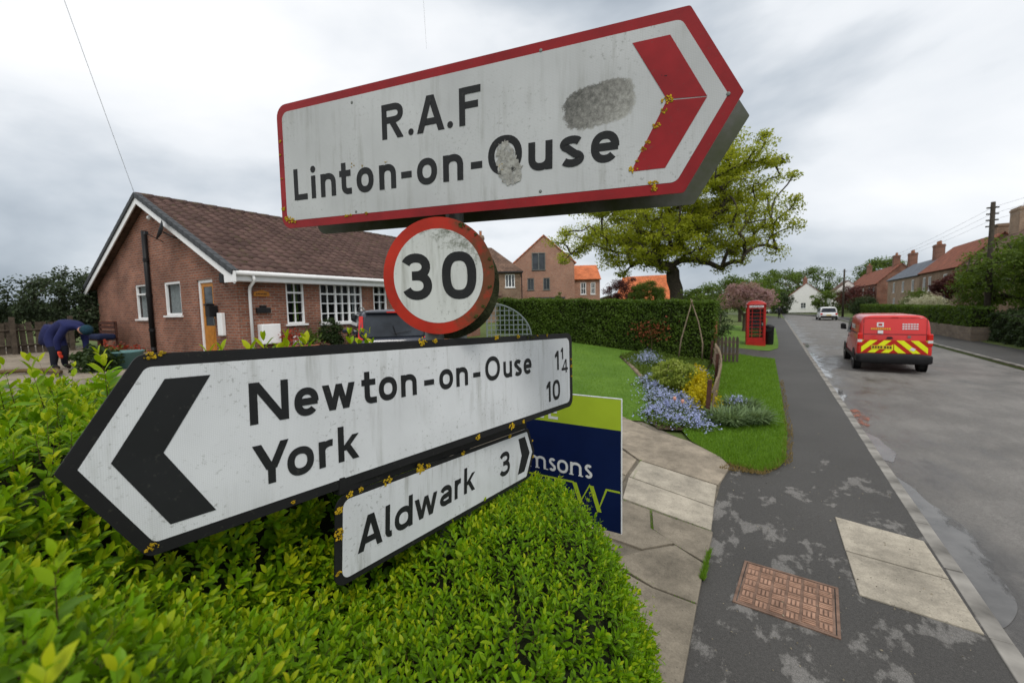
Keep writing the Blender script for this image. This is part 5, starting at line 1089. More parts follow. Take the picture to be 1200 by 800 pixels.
def sprig(p, up, L, sz, young):
    up = up / np.linalg.norm(up); a = np.cross(up, rng.normal(size=3)); a /= np.linalg.norm(a); b = np.cross(up, a); npair = int(rng.integers(4, 7)); stems.append((p, p + up * L))
    for k in range(npair):
        f = (k + .6) / npair; q = p + up * (L * f); tw = rng.normal() * .35 + (k % 2) * 1.57; s = sz * (1.12 - .55 * f ** 2) * (.8 + .4 * rng.random()); spread = 1.15 - .75 * f
        for sg in (1, -1):
            h = (a * math.cos(tw) + b * math.sin(tw)) * sg; yd = h * spread + up * (.35 + .75 * f) + rng.normal(size=3) * .16; yd /= np.linalg.norm(yd)
            zd = up - h * .4 + rng.normal(size=3) * .15; zd -= yd * (zd @ yd); zd /= np.linalg.norm(zd)
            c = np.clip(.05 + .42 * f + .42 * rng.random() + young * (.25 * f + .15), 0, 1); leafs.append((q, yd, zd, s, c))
def surfn(x, y): e_ = .03; return np.array([-(Hb(x + e_, y) - Hb(x - e_, y)) / (2 * e_), -(Hb(x, y + e_) - Hb(x, y - e_)) / (2 * e_), 1.0])
x = -2.6
step = .031
for ix in range(int(2.4 / step)):
    for iy in range(int(2.9 / step)):
        x = -2.62 + (ix + rng.random()) * step; y = -.4 + (iy + rng.random()) * step; ex_ = edge_x(y)
        if x > ex_ - .015: continue
        if x < -1.25 and (y > 1.5 or rng.random() < .35): continue
        left = max(0, min(1, (-.75 - x) / .6)); n_ = surfn(x, y); n_[:2] = np.clip(n_[:2], -2.2, 2.2); n_ = n_ / np.linalg.norm(n_) + np.array([.12, -.05, .75]) + rng.normal(size=3) * .22
        sz = (.027 + .010 * left) * (.65 + .7 * rng.random()); L = .055 + .05 * rng.random(); out_ = rng.random() < .045
        if out_: L *= 1.7
        g_ = surfn(x, y); reps = 1 + int(min(2.6, math.hypot(g_[0], g_[1])) * .9 + rng.random() * .5)
        for rep in range(reps):
          hz_ = (rep / reps) * .5 * min(.3, math.hypot(g_[0], g_[1]) * step * 2)
          sprig(np.array([x, y, Hb(x, y) - .05 - .035 * rng.random() - hz_]), n_ + rng.normal(size=3) * .1, L, sz, .45 * left + (.5 if out_ else 0) + .15 * rng.random())
for k in range(3900):   # the side towards the pavement
    y = rng.random() * 2.75 - .35; z = .2 + rng.random() ** .7 * 1.15; ex_ = edge_x(y)
    if z > Hb(ex_ - .05, y): continue
    sprig(np.array([ex_ - .07 - .04 * rng.random() + .03 * math.sin(z * 9 + y * 7), y, z]), np.array([.9, .25, .55]) + rng.normal(size=3) * .25, .07 + .04 * rng.random(), .034, .1)
for k in range(1500):   # the end face nearest the viewer
    x = -2.6 + rng.random() * 2.28; z = .9 + rng.random() * 1.15
    if z > Hb(x, -.4): continue
    sprig(np.array([x, -.40 - .05 * rng.random(), z]), np.array([.1, -.9, .5]) + rng.normal(size=3) * .25, .07 + .04 * rng.random(), .036, .1)
# taller shoots standing above the hedge behind the sign's top edge
for x, y, z, sz in ((-1.75, .33, 2.19, .05), (-1.62, .42, 2.2, .05), (-1.9, .2, 2.14, .05), (-1.45, .52, 2.17, .055), (-1.36, .60, 2.2, .06), (-1.33, .74, 2.22, .062), (-1.30, .80, 2.21, .06), (-1.3, 1.04, 2.23, .042), (-1.28, 1.1, 2.23, .036), (-1.32, .68, 2.2, .06), (-2.0, .3, 2.17, .05), (-1.85, .1, 2.16, .045)):
    for q in range(2): sprig(np.array([x + rng.normal() * .015, y + rng.normal() * .02, z - .10]), np.array([rng.normal() * .15, rng.normal() * .15, 1]), .15, sz, 1.0)
# soft shoots close to the camera at the lower left
for x, y, z in ((-.50, .06, 2.10), (-.43, .10, 2.02), (-.56, .13, 2.03), (-.62, .06, 2.1), (-.48, .2, 1.93), (-.38, .17, 1.93), (-.7, .12, 2.1), (-.8, .06, 2.14)):
    sprig(np.array([x, y, z - .12]), np.array([.25, .15, 1]) + rng.normal(size=3) * .2, .11, .036, .5)
leafs = [l for l in leafs if (Vector(l[0]) - Vector((0, 0, CAM_H))).length > .36]
nL = len(leafs); P = np.array([l[0] for l in leafs]); Yd = np.array([l[1] for l in leafs]); Zd = np.array([l[2] for l in leafs]); S_ = np.array([l[3] for l in leafs]); Cc = np.array([l[4] for l in leafs]); Xd = np.cross(Yd, Zd)
# which leaves show largest in the photograph
cp = np.array([0, 0, CAM_H]); rel = P - cp; dz = rel @ np.array(_f2); px = rel @ np.array(_ri) / np.maximum(dz, .01); py = rel @ np.array(_ui) / np.maximum(dz, .01)
vis = (dz > .2) & (np.abs(px) < 1.2) & (np.abs(py) < .8); score = np.where(vis, S_ / np.maximum(dz, .2), 0) + np.where(vis & (P[:, 2] > np.array([Hb(*p[:2]) for p in P]) - .02), .02, 0)
big = np.zeros(nL, bool); big[np.argsort(-score)[:290]] = True
idx = np.where(~big)[0]; V = P[idx][:, None] + S_[idx][:, None, None] * (LV[None, :, :1] * Xd[idx][:, None] + LV[None, :, 1:2] * Yd[idx][:, None] + LV[None, :, 2:] * Zd[idx][:, None])
V = V - np.array([-1.2, 1.2, 0]); F = (LF[None] + (np.arange(len(idx)) * 11)[:, None, None]).reshape(-1, 3)
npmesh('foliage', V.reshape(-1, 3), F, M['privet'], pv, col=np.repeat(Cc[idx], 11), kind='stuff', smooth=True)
lv = []
for k in range(8):
    me = bpy.data.meshes.new('leaf'); me.from_pydata(LV.tolist(), [], LF.tolist()); me.materials.append(M['privet']); a = me.color_attributes.new('Col', 'FLOAT_COLOR', 'POINT'); a.data.foreach_set('color', [k / 7.0, 0, 0, 1] * 11); me.polygons.foreach_set('use_smooth', [True] * 12); lv.append(me)
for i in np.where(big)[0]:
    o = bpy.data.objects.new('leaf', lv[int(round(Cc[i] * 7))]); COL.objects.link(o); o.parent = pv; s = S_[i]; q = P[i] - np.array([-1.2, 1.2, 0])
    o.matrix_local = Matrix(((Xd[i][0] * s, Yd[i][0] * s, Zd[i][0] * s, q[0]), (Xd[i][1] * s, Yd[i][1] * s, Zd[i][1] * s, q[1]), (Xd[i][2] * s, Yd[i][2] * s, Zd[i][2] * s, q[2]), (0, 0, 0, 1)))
A = np.array([s[0] for s in stems]); B = np.array([s[1] for s in stems]); off_ = np.array([.0012, 0, 0]); o2 = np.array([0, .0012, 0])
V = np.stack([A - off_, A + off_, B, A - o2, A + o2, B], 1).reshape(-1, 3) - np.array([-1.2, 1.2, 0]); npmesh('twigs', V, np.arange(len(V)).reshape(-1, 3), M['twig'], pv, kind='stuff')

# ------------------------------------------------------------------ grass blades
M['blade'] = leafmat('grass_blade', (.065, .14, .010), (.17, .31, .025), .4)
def inpoly(P2, poly):
    x, y = P2[:, 0], P2[:, 1]; ins = np.zeros(len(P2), bool); n = len(poly)
    for i in range(n):
        (x0, y0), (x1, y1) = poly[i], poly[i - 1]; c = ((y0 > y) != (y1 > y)) & (x < (x1 - x0) * (y - y0) / (y1 - y0 + 1e-12) + x0); ins ^= c
    return ins
def blades(name, label, poly, n, h, wd, near=None):
    lo = np.min(poly, 0); hi = np.max(poly, 0); P2 = lo + rng.random((n, 2)) ** np.array([1, 1.6]) * (hi - lo); P2 = P2[inpoly(P2, poly)]
    m_ = len(P2); z = np.array([gz(a, b) for a, b in P2]) + .02; a = rng.random(m_) * 6.283; hh = h * (.5 + rng.random(m_)); d = np.stack([np.cos(a), np.sin(a), 0 * a], 1); P3 = np.column_stack([P2, z]); ln = rng.normal(size=(m_, 3)) * .4; ln[:, 2] = 1
    V = np.stack([P3 - d * wd, P3 + d * wd, P3 + ln * hh[:, None]], 1).reshape(-1, 3)
    tag(npmesh(name, V, np.arange(3 * m_).reshape(-1, 3), M['blade'], col=np.repeat(rng.random(m_), 3)), label, 'grass', kind='stuff')
blades('grass', 'short green grass blades on the roadside verge', verge_poly, 60000, .05, .006)
blades('grass', 'mown grass of the lawn before the clipped hedge', lawn_poly, 60000, .035, .006)
edge_poly = [(-.6, 6.5), (-.05, 6.55), (.3, 7.3), (.36, 9), (.3, 15), (.22, 15), (.22, 9), (.16, 7.4), (-.1, 6.75), (-.5, 6.85)]
M['dead_grass'] = leafmat('dry_grass', (.12, .09, .03), (.26, .19, .07), .3)
_b = M['blade']; M['blade'] = M['dead_grass']; blades('grass', 'dry brown grass edge along the tarmac pavement', edge_poly, 9000, .035, .007); M['blade'] = _b
weed_poly = [(-.5, 2.6), (-.40, 2.6), (-.42, 4.7), (-.54, 4.7)]
blades('grass', 'weeds growing in the joint between slabs and pavement', [(-.475, 3.75), (-.44, 3.75), (-.44, 4.3), (-.475, 4.2)], 900, .03, .004)
for a, b, lab in (((-1.11, 4.69), (-1.0, 4.3), 'weeds in the crack of the grey slabs'), ((-1.0, 4.3), (-.47, 3.98), 'weeds along the diagonal slab joint'), ((-1.2, 3.5), (-.46, 3.41), 'moss line in the lower slab joint'), ((-1.6, 4.77), (-.48, 4.64), 'moss line below the pale slabs'), ((-1.58, 6.09), (-1.5, 5.42), 'weeds beside the pale slabs')):
    dx, dy = b[0] - a[0], b[1] - a[1]; L = math.hypot(dx, dy); nx_, ny_ = -dy / L * .012, dx / L * .012
    blades('grass', lab, [(a[0] + nx_, a[1] + ny_), (b[0] + nx_, b[1] + ny_), (b[0] - nx_, b[1] - ny_), (a[0] - nx_, a[1] - ny_)], 800, .013, .004)
# ------------------------------------------------------------------ flower bed
M['forget'] = leafmat('forget_me_not_flower', (.26, .31, .55), (.50, .55, .80), .3); M['forget_leaf'] = M['green_leaf']
def flowers(name, label, x, y, rx, ry, h, nf, flower, leaf, fs=.022, ls=.05, group=None, cat='flowers'):
    z0 = gz(x, y) + .03; t_ = empty(name, label, cat, (x, y, z0), group=group); m_ = int(nf * .9)
    def pts(n):
        a = rng.random(n) * 6.283; r_ = np.abs(rng.normal(size=n)) * .55; X, Y = rx * r_ * np.cos(a), ry * r_ * np.sin(a); lump = .65 + .45 * np.sin(X * 23 + x * 9) * np.sin(Y * 19 + y * 7); return X, Y, h * np.clip(1.05 - .45 * r_ ** 1.5, .25, 1.1) * lump
    X, Y, Z = pts(m_); P = np.column_stack([X, Y, Z * rng.random(m_) * .95]); V, F = leaf_quads(P, rand_dirs(m_, 1.0), ls * (.6 + .8 * rng.random(m_)), .4, .1); npmesh('foliage', V, F, leaf, t_, col=np.repeat(rng.random(m_) * .8, 4), kind='stuff')
    X, Y, Z = pts(nf); P = np.column_stack([X, Y, Z * (.75 + .35 * rng.random(nf))]); Nn = rand_dirs(nf, 1.2); t1 = rand_dirs(nf); t1 -= Nn * (t1 * Nn).sum(1)[:, None]; t1 /= np.linalg.norm(t1, axis=1)[:, None]; t2 = np.cross(Nn, t1); s = fs * (.7 + .6 * rng.random(nf))[:, None]
    V = np.stack([P + s * .5 * (t1 * math.cos(k * 1.2566) + t2 * math.sin(k * 1.2566)) + Nn * s * .12 for k in range(5)], 1).reshape(-1, 3)
    npmesh('blossom', V, np.arange(5 * nf).reshape(-1, 5), flower, t_, col=np.repeat(rng.random(nf), 5), kind='stuff'); return t_
Gf = 'forget-me-not clumps in the flower bed'
for x, y, rx, ry, h, n, lab in ((-1.55, 8.25, .42, .3, .2, 700, 'pale blue forget-me-nots at the front corner of the flower bed'), (-1.25, 8.75, .28, .45, .2, 600, 'pale blue forget-me-nots at the foot of the picket fence'), (-1.8, 9.0, .38, .55, .24, 700, 'pale blue forget-me-nots in front of the round shrub'), (-2.15, 9.9, .4, .6, .26, 700, 'pale blue forget-me-nots left of the round shrub'),
                                (-2.75, 11.6, .4, .8, .28, 600, 'pale blue forget-me-nots beside the wooden lawn edging'), (-3.6, 14.6, .45, .6, .5, 600, 'tall blue flower clump against the clipped hedge'), (-1.95, 13.6, .45, .9, .3, 600, 'blue flowers behind the round shrub by the fence'), (-.62, 10.4, .25, .45, .28, 400, 'bluebells on the verge outside the picket fence'),
                                (-1.95, 8.6, .3, .4, .22, 600, 'pale blue forget-me-nots along the near left edge of the bed'), (-1.5, 9.4, .32, .5, .26, 700, 'pale blue forget-me-nots between the tulips and the golden plant'), (-2.45, 10.8, .32, .6, .26, 600, 'pale blue forget-me-nots at the left flank of the round shrub'), (-1.7, 9.7, .3, .5, .3, 600, 'taller pale blue forget-me-nots right before the round shrub'), (-1.15, 8.35, .3, .25, .16, 500, 'low pale blue forget-me-nots spilling onto the verge')):
    flowers('forget_me_not', lab, x, y, rx * 1.1, ry * 1.1, h, int(n * 1.5), M['forget'], M['forget_leaf'], .030, .06, Gf)
gc = rng.random((26000, 2)) * (np.max(bed_poly, 0) - np.min(bed_poly, 0)) + np.min(bed_poly, 0); gc = gc[inpoly(gc, bed_poly)]
P = np.column_stack([gc, [gz(a, b) + .04 + .12 * rng.random() for a, b in gc]]); V, F = leaf_quads(P, rand_dirs(len(P), .9), .07 * (.5 + rng.random(len(P))), .5, .1)
tag(npmesh('ground_cover', V, F, M['green_leaf'], col=np.repeat(.2 + .6 * rng.random(len(P)), 4)), 'low green leaves covering the soil of the flower bed', 'ground cover', kind='stuff')
M['gold_leaf'] = leafmat('golden_leaf', (.30, .26, .008), (.62, .52, .012), .35); M['ball_leaf'] = leafmat('pale_spirea_leaf', (.09, .14, .012), (.26, .33, .05), .38, hi=(.38, .42, .12))
for x, y, rx, ry, h, lab in ((-1.25, 9.8, .32, .6, .55, 'golden yellow plant at the near end of the picket fence'), (-1.5, 10.9, .34, .8, .55, 'golden yellow plant along the middle of the picket fence'), (-1.75, 12.6, .3, .9, .5, 'golden yellow plant at the far end of the picket fence')):
    t_ = flowers('golden_plant', lab, x, y, rx, ry, h, 900, M['gold_leaf'], M['gold_leaf'], .05, .06, 'golden plants along the fence', 'plant')
tree('round_shrub', 'round pale green shrub in the middle of the flower bed', (-2.1, 11.2, gz(-2.1) + .03), [((0, 0, .42), (.5, .5, .38))], .03, .12, M['ball_leaf'], 130, 60, .05, .14, cat='shrub', shell=.6)
M['tulip'] = leafmat('pink_tulip', (.55, .22, .17), (.75, .45, .36), .35)
for x, y in ((-1.62, 8.75), (-1.45, 8.62)):
    t_ = empty('tulip', 'pink tulip among the forget-me-nots' + (', left of the two' if x < -1.5 else ', right of the two'), 'flower', (x, y, gz(x) + .03), group='pink tulips')
    mb = MB(); mb.tube([(0, 0, 0), (.01, 0, .2), (0, 0, .34)], .005, 6); mb.build('stem', M['green_leaf'], t_)
    mb = MB(); mb.lathe([(.004, .33), (.028, .355), (.034, .385), (.026, .41), (.016, .415)], 8); o = mb.build('bloom', M['tulip'], t_, smooth=True); a_ = o.data.color_attributes.new('Col', 'FLOAT_COLOR', 'POINT'); a_.data.foreach_set('color', [.7, 0, 0, 1] * len(o.data.vertices))
# strap-leaved clumps outside the fence
M['strap'] = leafmat('strap_leaf', (.07, .12, .045), (.19, .27, .12), .3)
def straps(label, x, y, r_, n, L):
    t_ = empty('daffodil_clump', label, 'plant', (x, y, gz(x, y) + .02), group='strap-leaved clumps on the verge'); V = []; F = []; c = []; b = 0
    for k in range(n):
        a = rng.random() * 6.283; q = math.sqrt(rng.random()) * r_; p0 = np.array([q * math.cos(a), q * math.sin(a), 0]); h = a + rng.normal() * .9; d = np.array([math.cos(h), math.sin(h), 0]); s = np.array([-d[1], d[0], 0]) * .016; l = L * (.6 + .6 * rng.random()); arch = .4 + .9 * rng.random(); cc = rng.random()
        for f in (0, .35, .7, 1): p = p0 + d * l * .75 * arch * f ** 1.6 + np.array([0, 0, l * (f - .55 * arch * f * f)]); w_ = s * (1 - .8 * f ** 3); V += [p - w_, p + w_]; c += [cc, cc]
        for i in range(3): F.append((b + 2 * i, b + 2 * i + 1, b + 2 * i + 3, b + 2 * i + 2))
        b += 8
    npmesh('foliage', np.array(V), np.array(F), M['strap'], t_, col=np.array(c), kind='stuff')
straps('grey-green daffodil leaves spilling beside the fence post', -.72, 9.0, .30, 420, .42); straps('daffodil leaves on the verge nearest the pavement', -.30, 9.4, .28, 380, .40); straps('daffodil leaves farther along the verge outside the fence', -.55, 10.3, .3, 330, .40)
# picket fence
pf = empty('picket_fence', 'weathered leaning picket fence between flower bed and verge', 'fence', (-1.02, 9.25, gz(-1.02)), 0)
src = None; fdx, fdy = -.88, 8.3; FL = math.hypot(fdx, fdy)
def fence_pt(s): f = s / FL; bow = .16 * math.sin(f * math.pi); return fdx * f + bow, fdy * f, gz(-1.02 + fdx * f, 9.3) - gz(-1.02)
s = .05
while s < FL:
    if src is None:
        mb = MB(); mb.prism([(-.038, 0), (.038, 0), (.038, .70), (0, .76), (-.038, .70)], -.009, .009, M=Matrix(((0, 0, 1, 0), (1, 0, 0, 0), (0, 1, 0, 0), (0, 0, 0, 1)))); src = mb.build('picket', M['wood_grey'], pf); o = src
    else: o = src.copy(); COL.objects.link(o)
    x, y, z = fence_pt(s); o.location = (x, y, z + random.uniform(-.01, .03)); o.rotation_euler = (random.uniform(-.04, .04), .10 + random.uniform(-.02, .02), .09); s += .112
for zr_ in (.2, .55):
    mb = MB(); mb.tube([(fence_pt(FL * k / 12)[0] - .03 + zr_ * .1, fence_pt(FL * k / 12)[1], fence_pt(FL * k / 12)[2] + zr_) for k in range(13)], .022, 6); mb.build('rail', M['wood_grey'], pf)
for s in (0, FL * .5, FL):
    x, y, z = fence_pt(s); mb = MB(); mb.box((-.04, -.04, -.05), (.04, .04, .80 if s == 0 else .85)); o = mb.build('post', M['wood_dark'], pf, bevel=.006); o.location = (x - .06, y - .05, z); o.rotation_euler = (0, .05, 0)
# wooden edging of the lawn
we = empty('lawn_edging', 'weathered log edging between lawn and flower bed', 'edging', (-3.6, 13.1, gz(-3.6)))
for k in range(3):
    mb = MB(); mb.tube([(-1.3 + k * .62, 2.9 - k * 1.35, .10 - k * .03), (-.7 + k * .62, 1.58 - k * 1.35, .08 - k * .03)], .07, 9); mb.build('log', M['wood_grey'], we)
# bean-pole tripod
bp = empty('bean_pole_frame', 'two bent hazel poles tied together before the clipped hedge', 'plant support', (-2.62, 17.2, gz(-2.6)))
for pts in ([(-.45, 0, 0), (-.36, .02, .8), (-.16, .04, 1.6), (.03, 0, 2.32)], [(.38, .05, 0), (.40, .03, .7), (.24, .04, 1.5), (-.04, .02, 2.36)]): mb = MB(); mb.tube(pts, [.028, .026, .022, .014], 7); mb.build('pole', M['wood_grey'], bp, smooth=True)
mb = MB(); mb.lathe([(.04, 2.18), (.045, 2.2), (.04, 2.23)], 8); mb.build('binding', M['twig'], bp)
# trellis panel with a curved top
tl = empty('trellis_panel', 'blue-grey garden trellis with a curved top in front of the hedge', 'trellis', (-6.85, 9.85, gz(-6.85)), R(34)); TW = 1.25
th_ = lambda u: .85 + 1.0 * math.sqrt(max(0, 1 - (u / TW) ** 2))
for k in range(11): u = k * TW / 10; mb = MB(); mb.box((u - .011, -.006, .1), (u + .011, .006, th_(u))); mb.build('slat', M['trellis'], tl)
for k in range(13):
    z = .15 + k * .135; um = TW if z < .85 else TW * math.sqrt(max(0, 1 - ((z - .85) / 1.0) ** 2))
    if um > .08: mb = MB(); mb.box((0, .0065, z - .011), (um, .018, z + .011)); mb.build('slat', M['trellis'], tl)
mb = MB(); mb.tube([(TW * math.sin(R(a)), 0, .85 + math.cos(R(a))) for a in range(0, 91, 6)] + [(TW, 0, 0)], .022, 6); mb.tube([(0, 0, 0), (0, 0, 1.85)], .022, 6); mb.build('rim', M['trellis'], tl)

# ------------------------------------------------------------------ vehicles
def loft(secs, n=28, p=5.0, cap=True):
    """secs: list of (y, half_width_bottom, half_width_top, z0, z1, y_lean). rounded-box cross sections"""
    mb = MB(); vs = []
    for (y, wb, wt, z0, z1, ln) in secs:
        for k in range(n):
            a = 2 * math.pi * (k + .5) / n; c, s = math.cos(a), math.sin(a); u = math.copysign(abs(c) ** (2 / p), c); v = math.copysign(abs(s) ** (2 / p), s); f = (v + 1) / 2
            vs.append(((wb + (wt - wb) * f ** 1.6) * u, y + ln * max(0, f - .35), z0 + (z1 - z0) * f))
    fs = []
    for i in range(len(secs) - 1):
        for k in range(n): a = i * n + k; b = i * n + (k + 1) % n; fs.append((a, b, b + n, a + n))
    if cap: fs += [tuple(range(n - 1, -1, -1)), tuple(range((len(secs) - 1) * n, len(secs) * n))]
    mb.add(vs, fs); return mb
def fixn(o):
    bm = bmesh.new(); bm.from_mesh(o.data); bmesh.ops.recalc_face_normals(bm, faces=bm.faces); bm.to_mesh(o.data); bm.free(); return o
def wheel(parent, x, y, r_, wd):
    Mx = Matrix.Translation((x, y, r_)) @ Matrix.Rotation(R(90), 4, 'Y')
    mb = MB(); mb.lathe([(r_ * .62, -wd / 2), (r_ * .93, -wd / 2), (r_, -wd * .36), (r_, wd * .36), (r_ * .93, wd / 2), (r_ * .62, wd / 2)], 28, M=Mx); t_ = mb.build('wheel', M['tyre'], parent, smooth=False)
    sg = 1 if x > 0 else -1
    mb = MB(); mb.lathe([(r_ * .6, -.02), (r_ * .6, .0), (r_ * .5, .012), (r_ * .15, .0), (r_ * .12, .03)], 20, M=Mx @ Matrix.Translation((0, 0, sg * (wd / 2 - .015))) @ Matrix.Rotation(0 if sg > 0 else math.pi, 4, 'X')); mb.build('rim', M['alloy'], t_)
def carpaint(name, c, dirt=.25):
    m, t, b = newmat(name); v = coords(t); n = noise(t, v, 3, 6); s = N(t, 'ShaderNodeSeparateXYZ'); t.links.new(v, s.inputs[0])
    low = math_(t, 'MULTIPLY', ramp(t, s.outputs[2], [(.3, 1), (1.0, 0)]), dirt); t.links.new(mix(t, math_(t, 'MULTIPLY', low, ramp(t, n, [(.3, .4), (.7, 1)])), c, (.12, .105, .09)), b.inputs['Base Color']); b.inputs['Roughness'].default_value = .35; b.inputs['Coat Weight'].default_value = .6; b.inputs['Coat Roughness'].default_value = .06; return m
M['van_red'] = carpaint('post_red_paint', (.56, .022, .020)); M['van_red_dark'] = plain('red_reflective', (.42, .02, .012), .4, .12, 20); M['chevron_yellow'] = plain('yellow_green_reflective', (.72, .78, .015), .4, .08, 20)
M['plate_yellow'] = plain('yellow_number_plate', (.62, .45, .03), .4, .1, 20); M['white_paint'] = carpaint('white_car_paint', (.75, .76, .77), .15); M['navy_car'] = carpaint('dark_blue_car_paint', (.03, .036, .052), .1); M['gold_ink'] = plain('gold_lettering', (.65, .36, .03), .5, .1, 20)
van = empty('delivery_van', 'red mail van with yellow and red chevrons on its back, driving away', 'van', (3.46, 18.75, -.1), R(-2))
secs = [(.00, .90, .79, .50, 1.86, .10), (.04, .955, .84, .42, 1.92, .10), (.25, .965, .855, .36, 1.94, .04), (2.9, .965, .86, .34, 1.95, 0), (3.25, .965, .84, .34, 1.93, 0), (3.9, .955, .78, .34, 1.55, -.02), (4.2, .95, .82, .34, 1.18, -.04), (4.75, .90, .80, .36, 1.02, -.05), (4.95, .80, .72, .40, .86, -.05)]
fixn(loft(secs, 40, 7).build('body', M['van_red'], van, smooth=True))
def rear_y(z): f = (z - .50) / (1.86 - .50); return .10 * max(0, f - .35)
def rearpatch(pts, off, mat, name, parent=van):
    mb = MB(); p = ccw(pts); front = [(x, rear_y(z) - off, z) for x, z in p]; n = len(p); back = [(x, rear_y(z) - off + .004, z) for x, z in p]
    mb.add(front + back, [tuple(range(n))] + [(i, n + i, n + (i + 1) % n, (i + 1) % n) for i in range(n)]); return mb.build(name, mat, parent)
mb = loft([(-.09, .86, .86, .36, .62, 0), (-.06, .96, .96, .32, .66, 0), (.16, .985, .985, .32, .66, 0)], 28, 6); fixn(mb.build('bumper', M['black_plastic'], van, smooth=True))
# chevron board: yellow stripes over a red field
rearpatch([(-.84, .68), (.84, .68), (.84, 1.10), (-.84, 1.10)], .006, M['van_red_dark'], 'chevron_field')
def clipz(poly, z, gt):
    o = []
    for i in range(len(poly)):
        p, q = poly[i], poly[(i + 1) % len(poly)]; ip = (p[1] >= z) == gt or p[1] == z; iq = (q[1] >= z) == gt or q[1] == z
        if ip: o.append(p)
        if ip != iq: s = (z - p[1]) / (q[1] - p[1]); o.append((p[0] + s * (q[0] - p[0]), z))
    return o
def clipX(poly, x, gt): return [(b, a) for a, b in clipz([(q, p) for p, q in poly], x, gt)]
for side in (-1, 1):
    for k in range(-1, 4):
        x0 = .06 + k * .36; st = [(x0, 1.10), (x0 + .19, 1.10), (x0 + .19 + .42, .68), (x0 + .42, .68)]
        st = clipX(clipX(st, .012, True), .84, False)
        if side < 0: st = [(-x, z) for x, z in st]
        if len(st) > 2: rearpatch(st, .010, M['chevron_yellow'], 'chevron_stripe')
rearpatch([(-.58, .80), (-.04, .80), (-.04, .93), (-.58, .93)], .016, M['plate_yellow'], 'number_plate')
for k, ch in enumerate('ELT8'): pass
for k in range(7):
    x = -.55 + k * .07 + (.03 if k > 3 else 0); rearpatch([(x, .83), (x + .045, .83), (x + .045, .90), (x, .90)], .018, M['black_plastic'], 'plate_character')
rearpatch([(-.42, 1.33), (-.28, 1.33), (-.28, 1.43), (-.42, 1.43)][::1], .006, M['offwhite'], 'emblem'); rearpatch([(-.45, 1.55), (-.27, 1.55), (-.27, 1.70), (-.45, 1.70)], .006, M['offwhite'], 'emblem')
rearpatch([(-.41, 1.59), (-.31, 1.59), (-.31, 1.66), (-.41, 1.66)], .010, M['van_red_dark'], 'emblem_cipher')
for k in range(9): x = -.60 + k * .058; rearpatch([(x, 1.455), (x + .04, 1.455), (x + .04, 1.515), (x, 1.515)], .006, M['gold_ink'], 'letter')
for j in range(3):
    for k in range(6): x = .20 + k * .068; rearpatch([(x, 1.47 + j * .075), (x + .052, 1.47 + j * .075), (x + .052, 1.51 + j * .075), (x, 1.51 + j * .075)], .006, M['offwhite'], 'letter')
rearpatch([(.34, 1.19), (.42, 1.19), (.42, 1.26), (.34, 1.26)], .008, M['galv'], 'badge'); rearpatch([(-.20, 1.15), (-.02, 1.15), (-.05, 1.22), (-.17, 1.22)], .012, M['black_plastic'], 'door_handle'); rearpatch([(.40, .80), (.50, .76), (.55, .83), (.46, .88)], .014, M['offwhite'], 'sticker')
for z in (1.30, 1.84): rearpatch([(-.78, z), (.78, z), (.78, z + .012), (-.78, z + .012)], .004, M['black_plastic'], 'door_seam')
for x in (-.80, .79): rearpatch([(x, .68), (x + .012, .68), (x + .012, 1.84), (x, 1.84)], .003, M['black_plastic'], 'door_seam')
for sg in (-1, 1):
    mb = MB(); mb.box((min(sg * .82, sg * .955), -.012, .92), (max(sg * .82, sg * .955), .16, 1.33)); o = mb.build('tail_light', M['red_lens'], van, bevel=.03)
    mb = MB(); mb.box((min(sg * .83, sg * .95), -.018, 1.03), (max(sg * .83, sg * .95), -.010, 1.12)); mb.build('reversing_lamp', M['clear_lens'], o)
    mb = MB(); mb.prism([(sg * .97, 1.28), (sg * 1.16, 1.30), (sg * 1.17, 1.50), (sg * 1.10, 1.54), (sg * 1.0, 1.50)], 3.50, 3.66, M=Matrix(((1, 0, 0, 0), (0, 0, 1, 0), (0, 1, 0, 0), (0, 0, 0, 1)))); fixn(mb.build('mirror', M['black_plastic'], van, bevel=.02))
    mb = MB(); xw = sg * .962
    pts = [(2.55, 1.20), (3.75, 1.18), (3.45, 1.62), (3.2, 1.78), (2.55, 1.80)]
    tx = lambda z: sg * (.968 - .10 * max(0, (z - .34) / 1.6) ** 1.6 + .004)
    mb.poly([(tx(z), y, z) for y, z in pts]); mb.build('side_window', M['car_glass'], van)
    mb = MB(); mb.box((min(sg * .955, sg * .972), .3, .40), (max(sg * .955, sg * .972), 4.4, .52)); mb.build('side_moulding', M['black_plastic'], van)
    for yy in (.92, 4.05): wheel(van, sg * .86, yy, .335, .22)
    for yy in (.92, 4.05): mb = MB(); mb.lathe([(.40, -.01), (.40, .01)], 24, M=Matrix.Translation((sg * .962, yy, .36)) @ Matrix.Rotation(R(90), 4, 'Y')); mb.build('wheel_arch', M['black_plastic'], van)
sidex = lambda z: .968 - .10 * max(0, (z - .34) / 1.6) ** 1.6
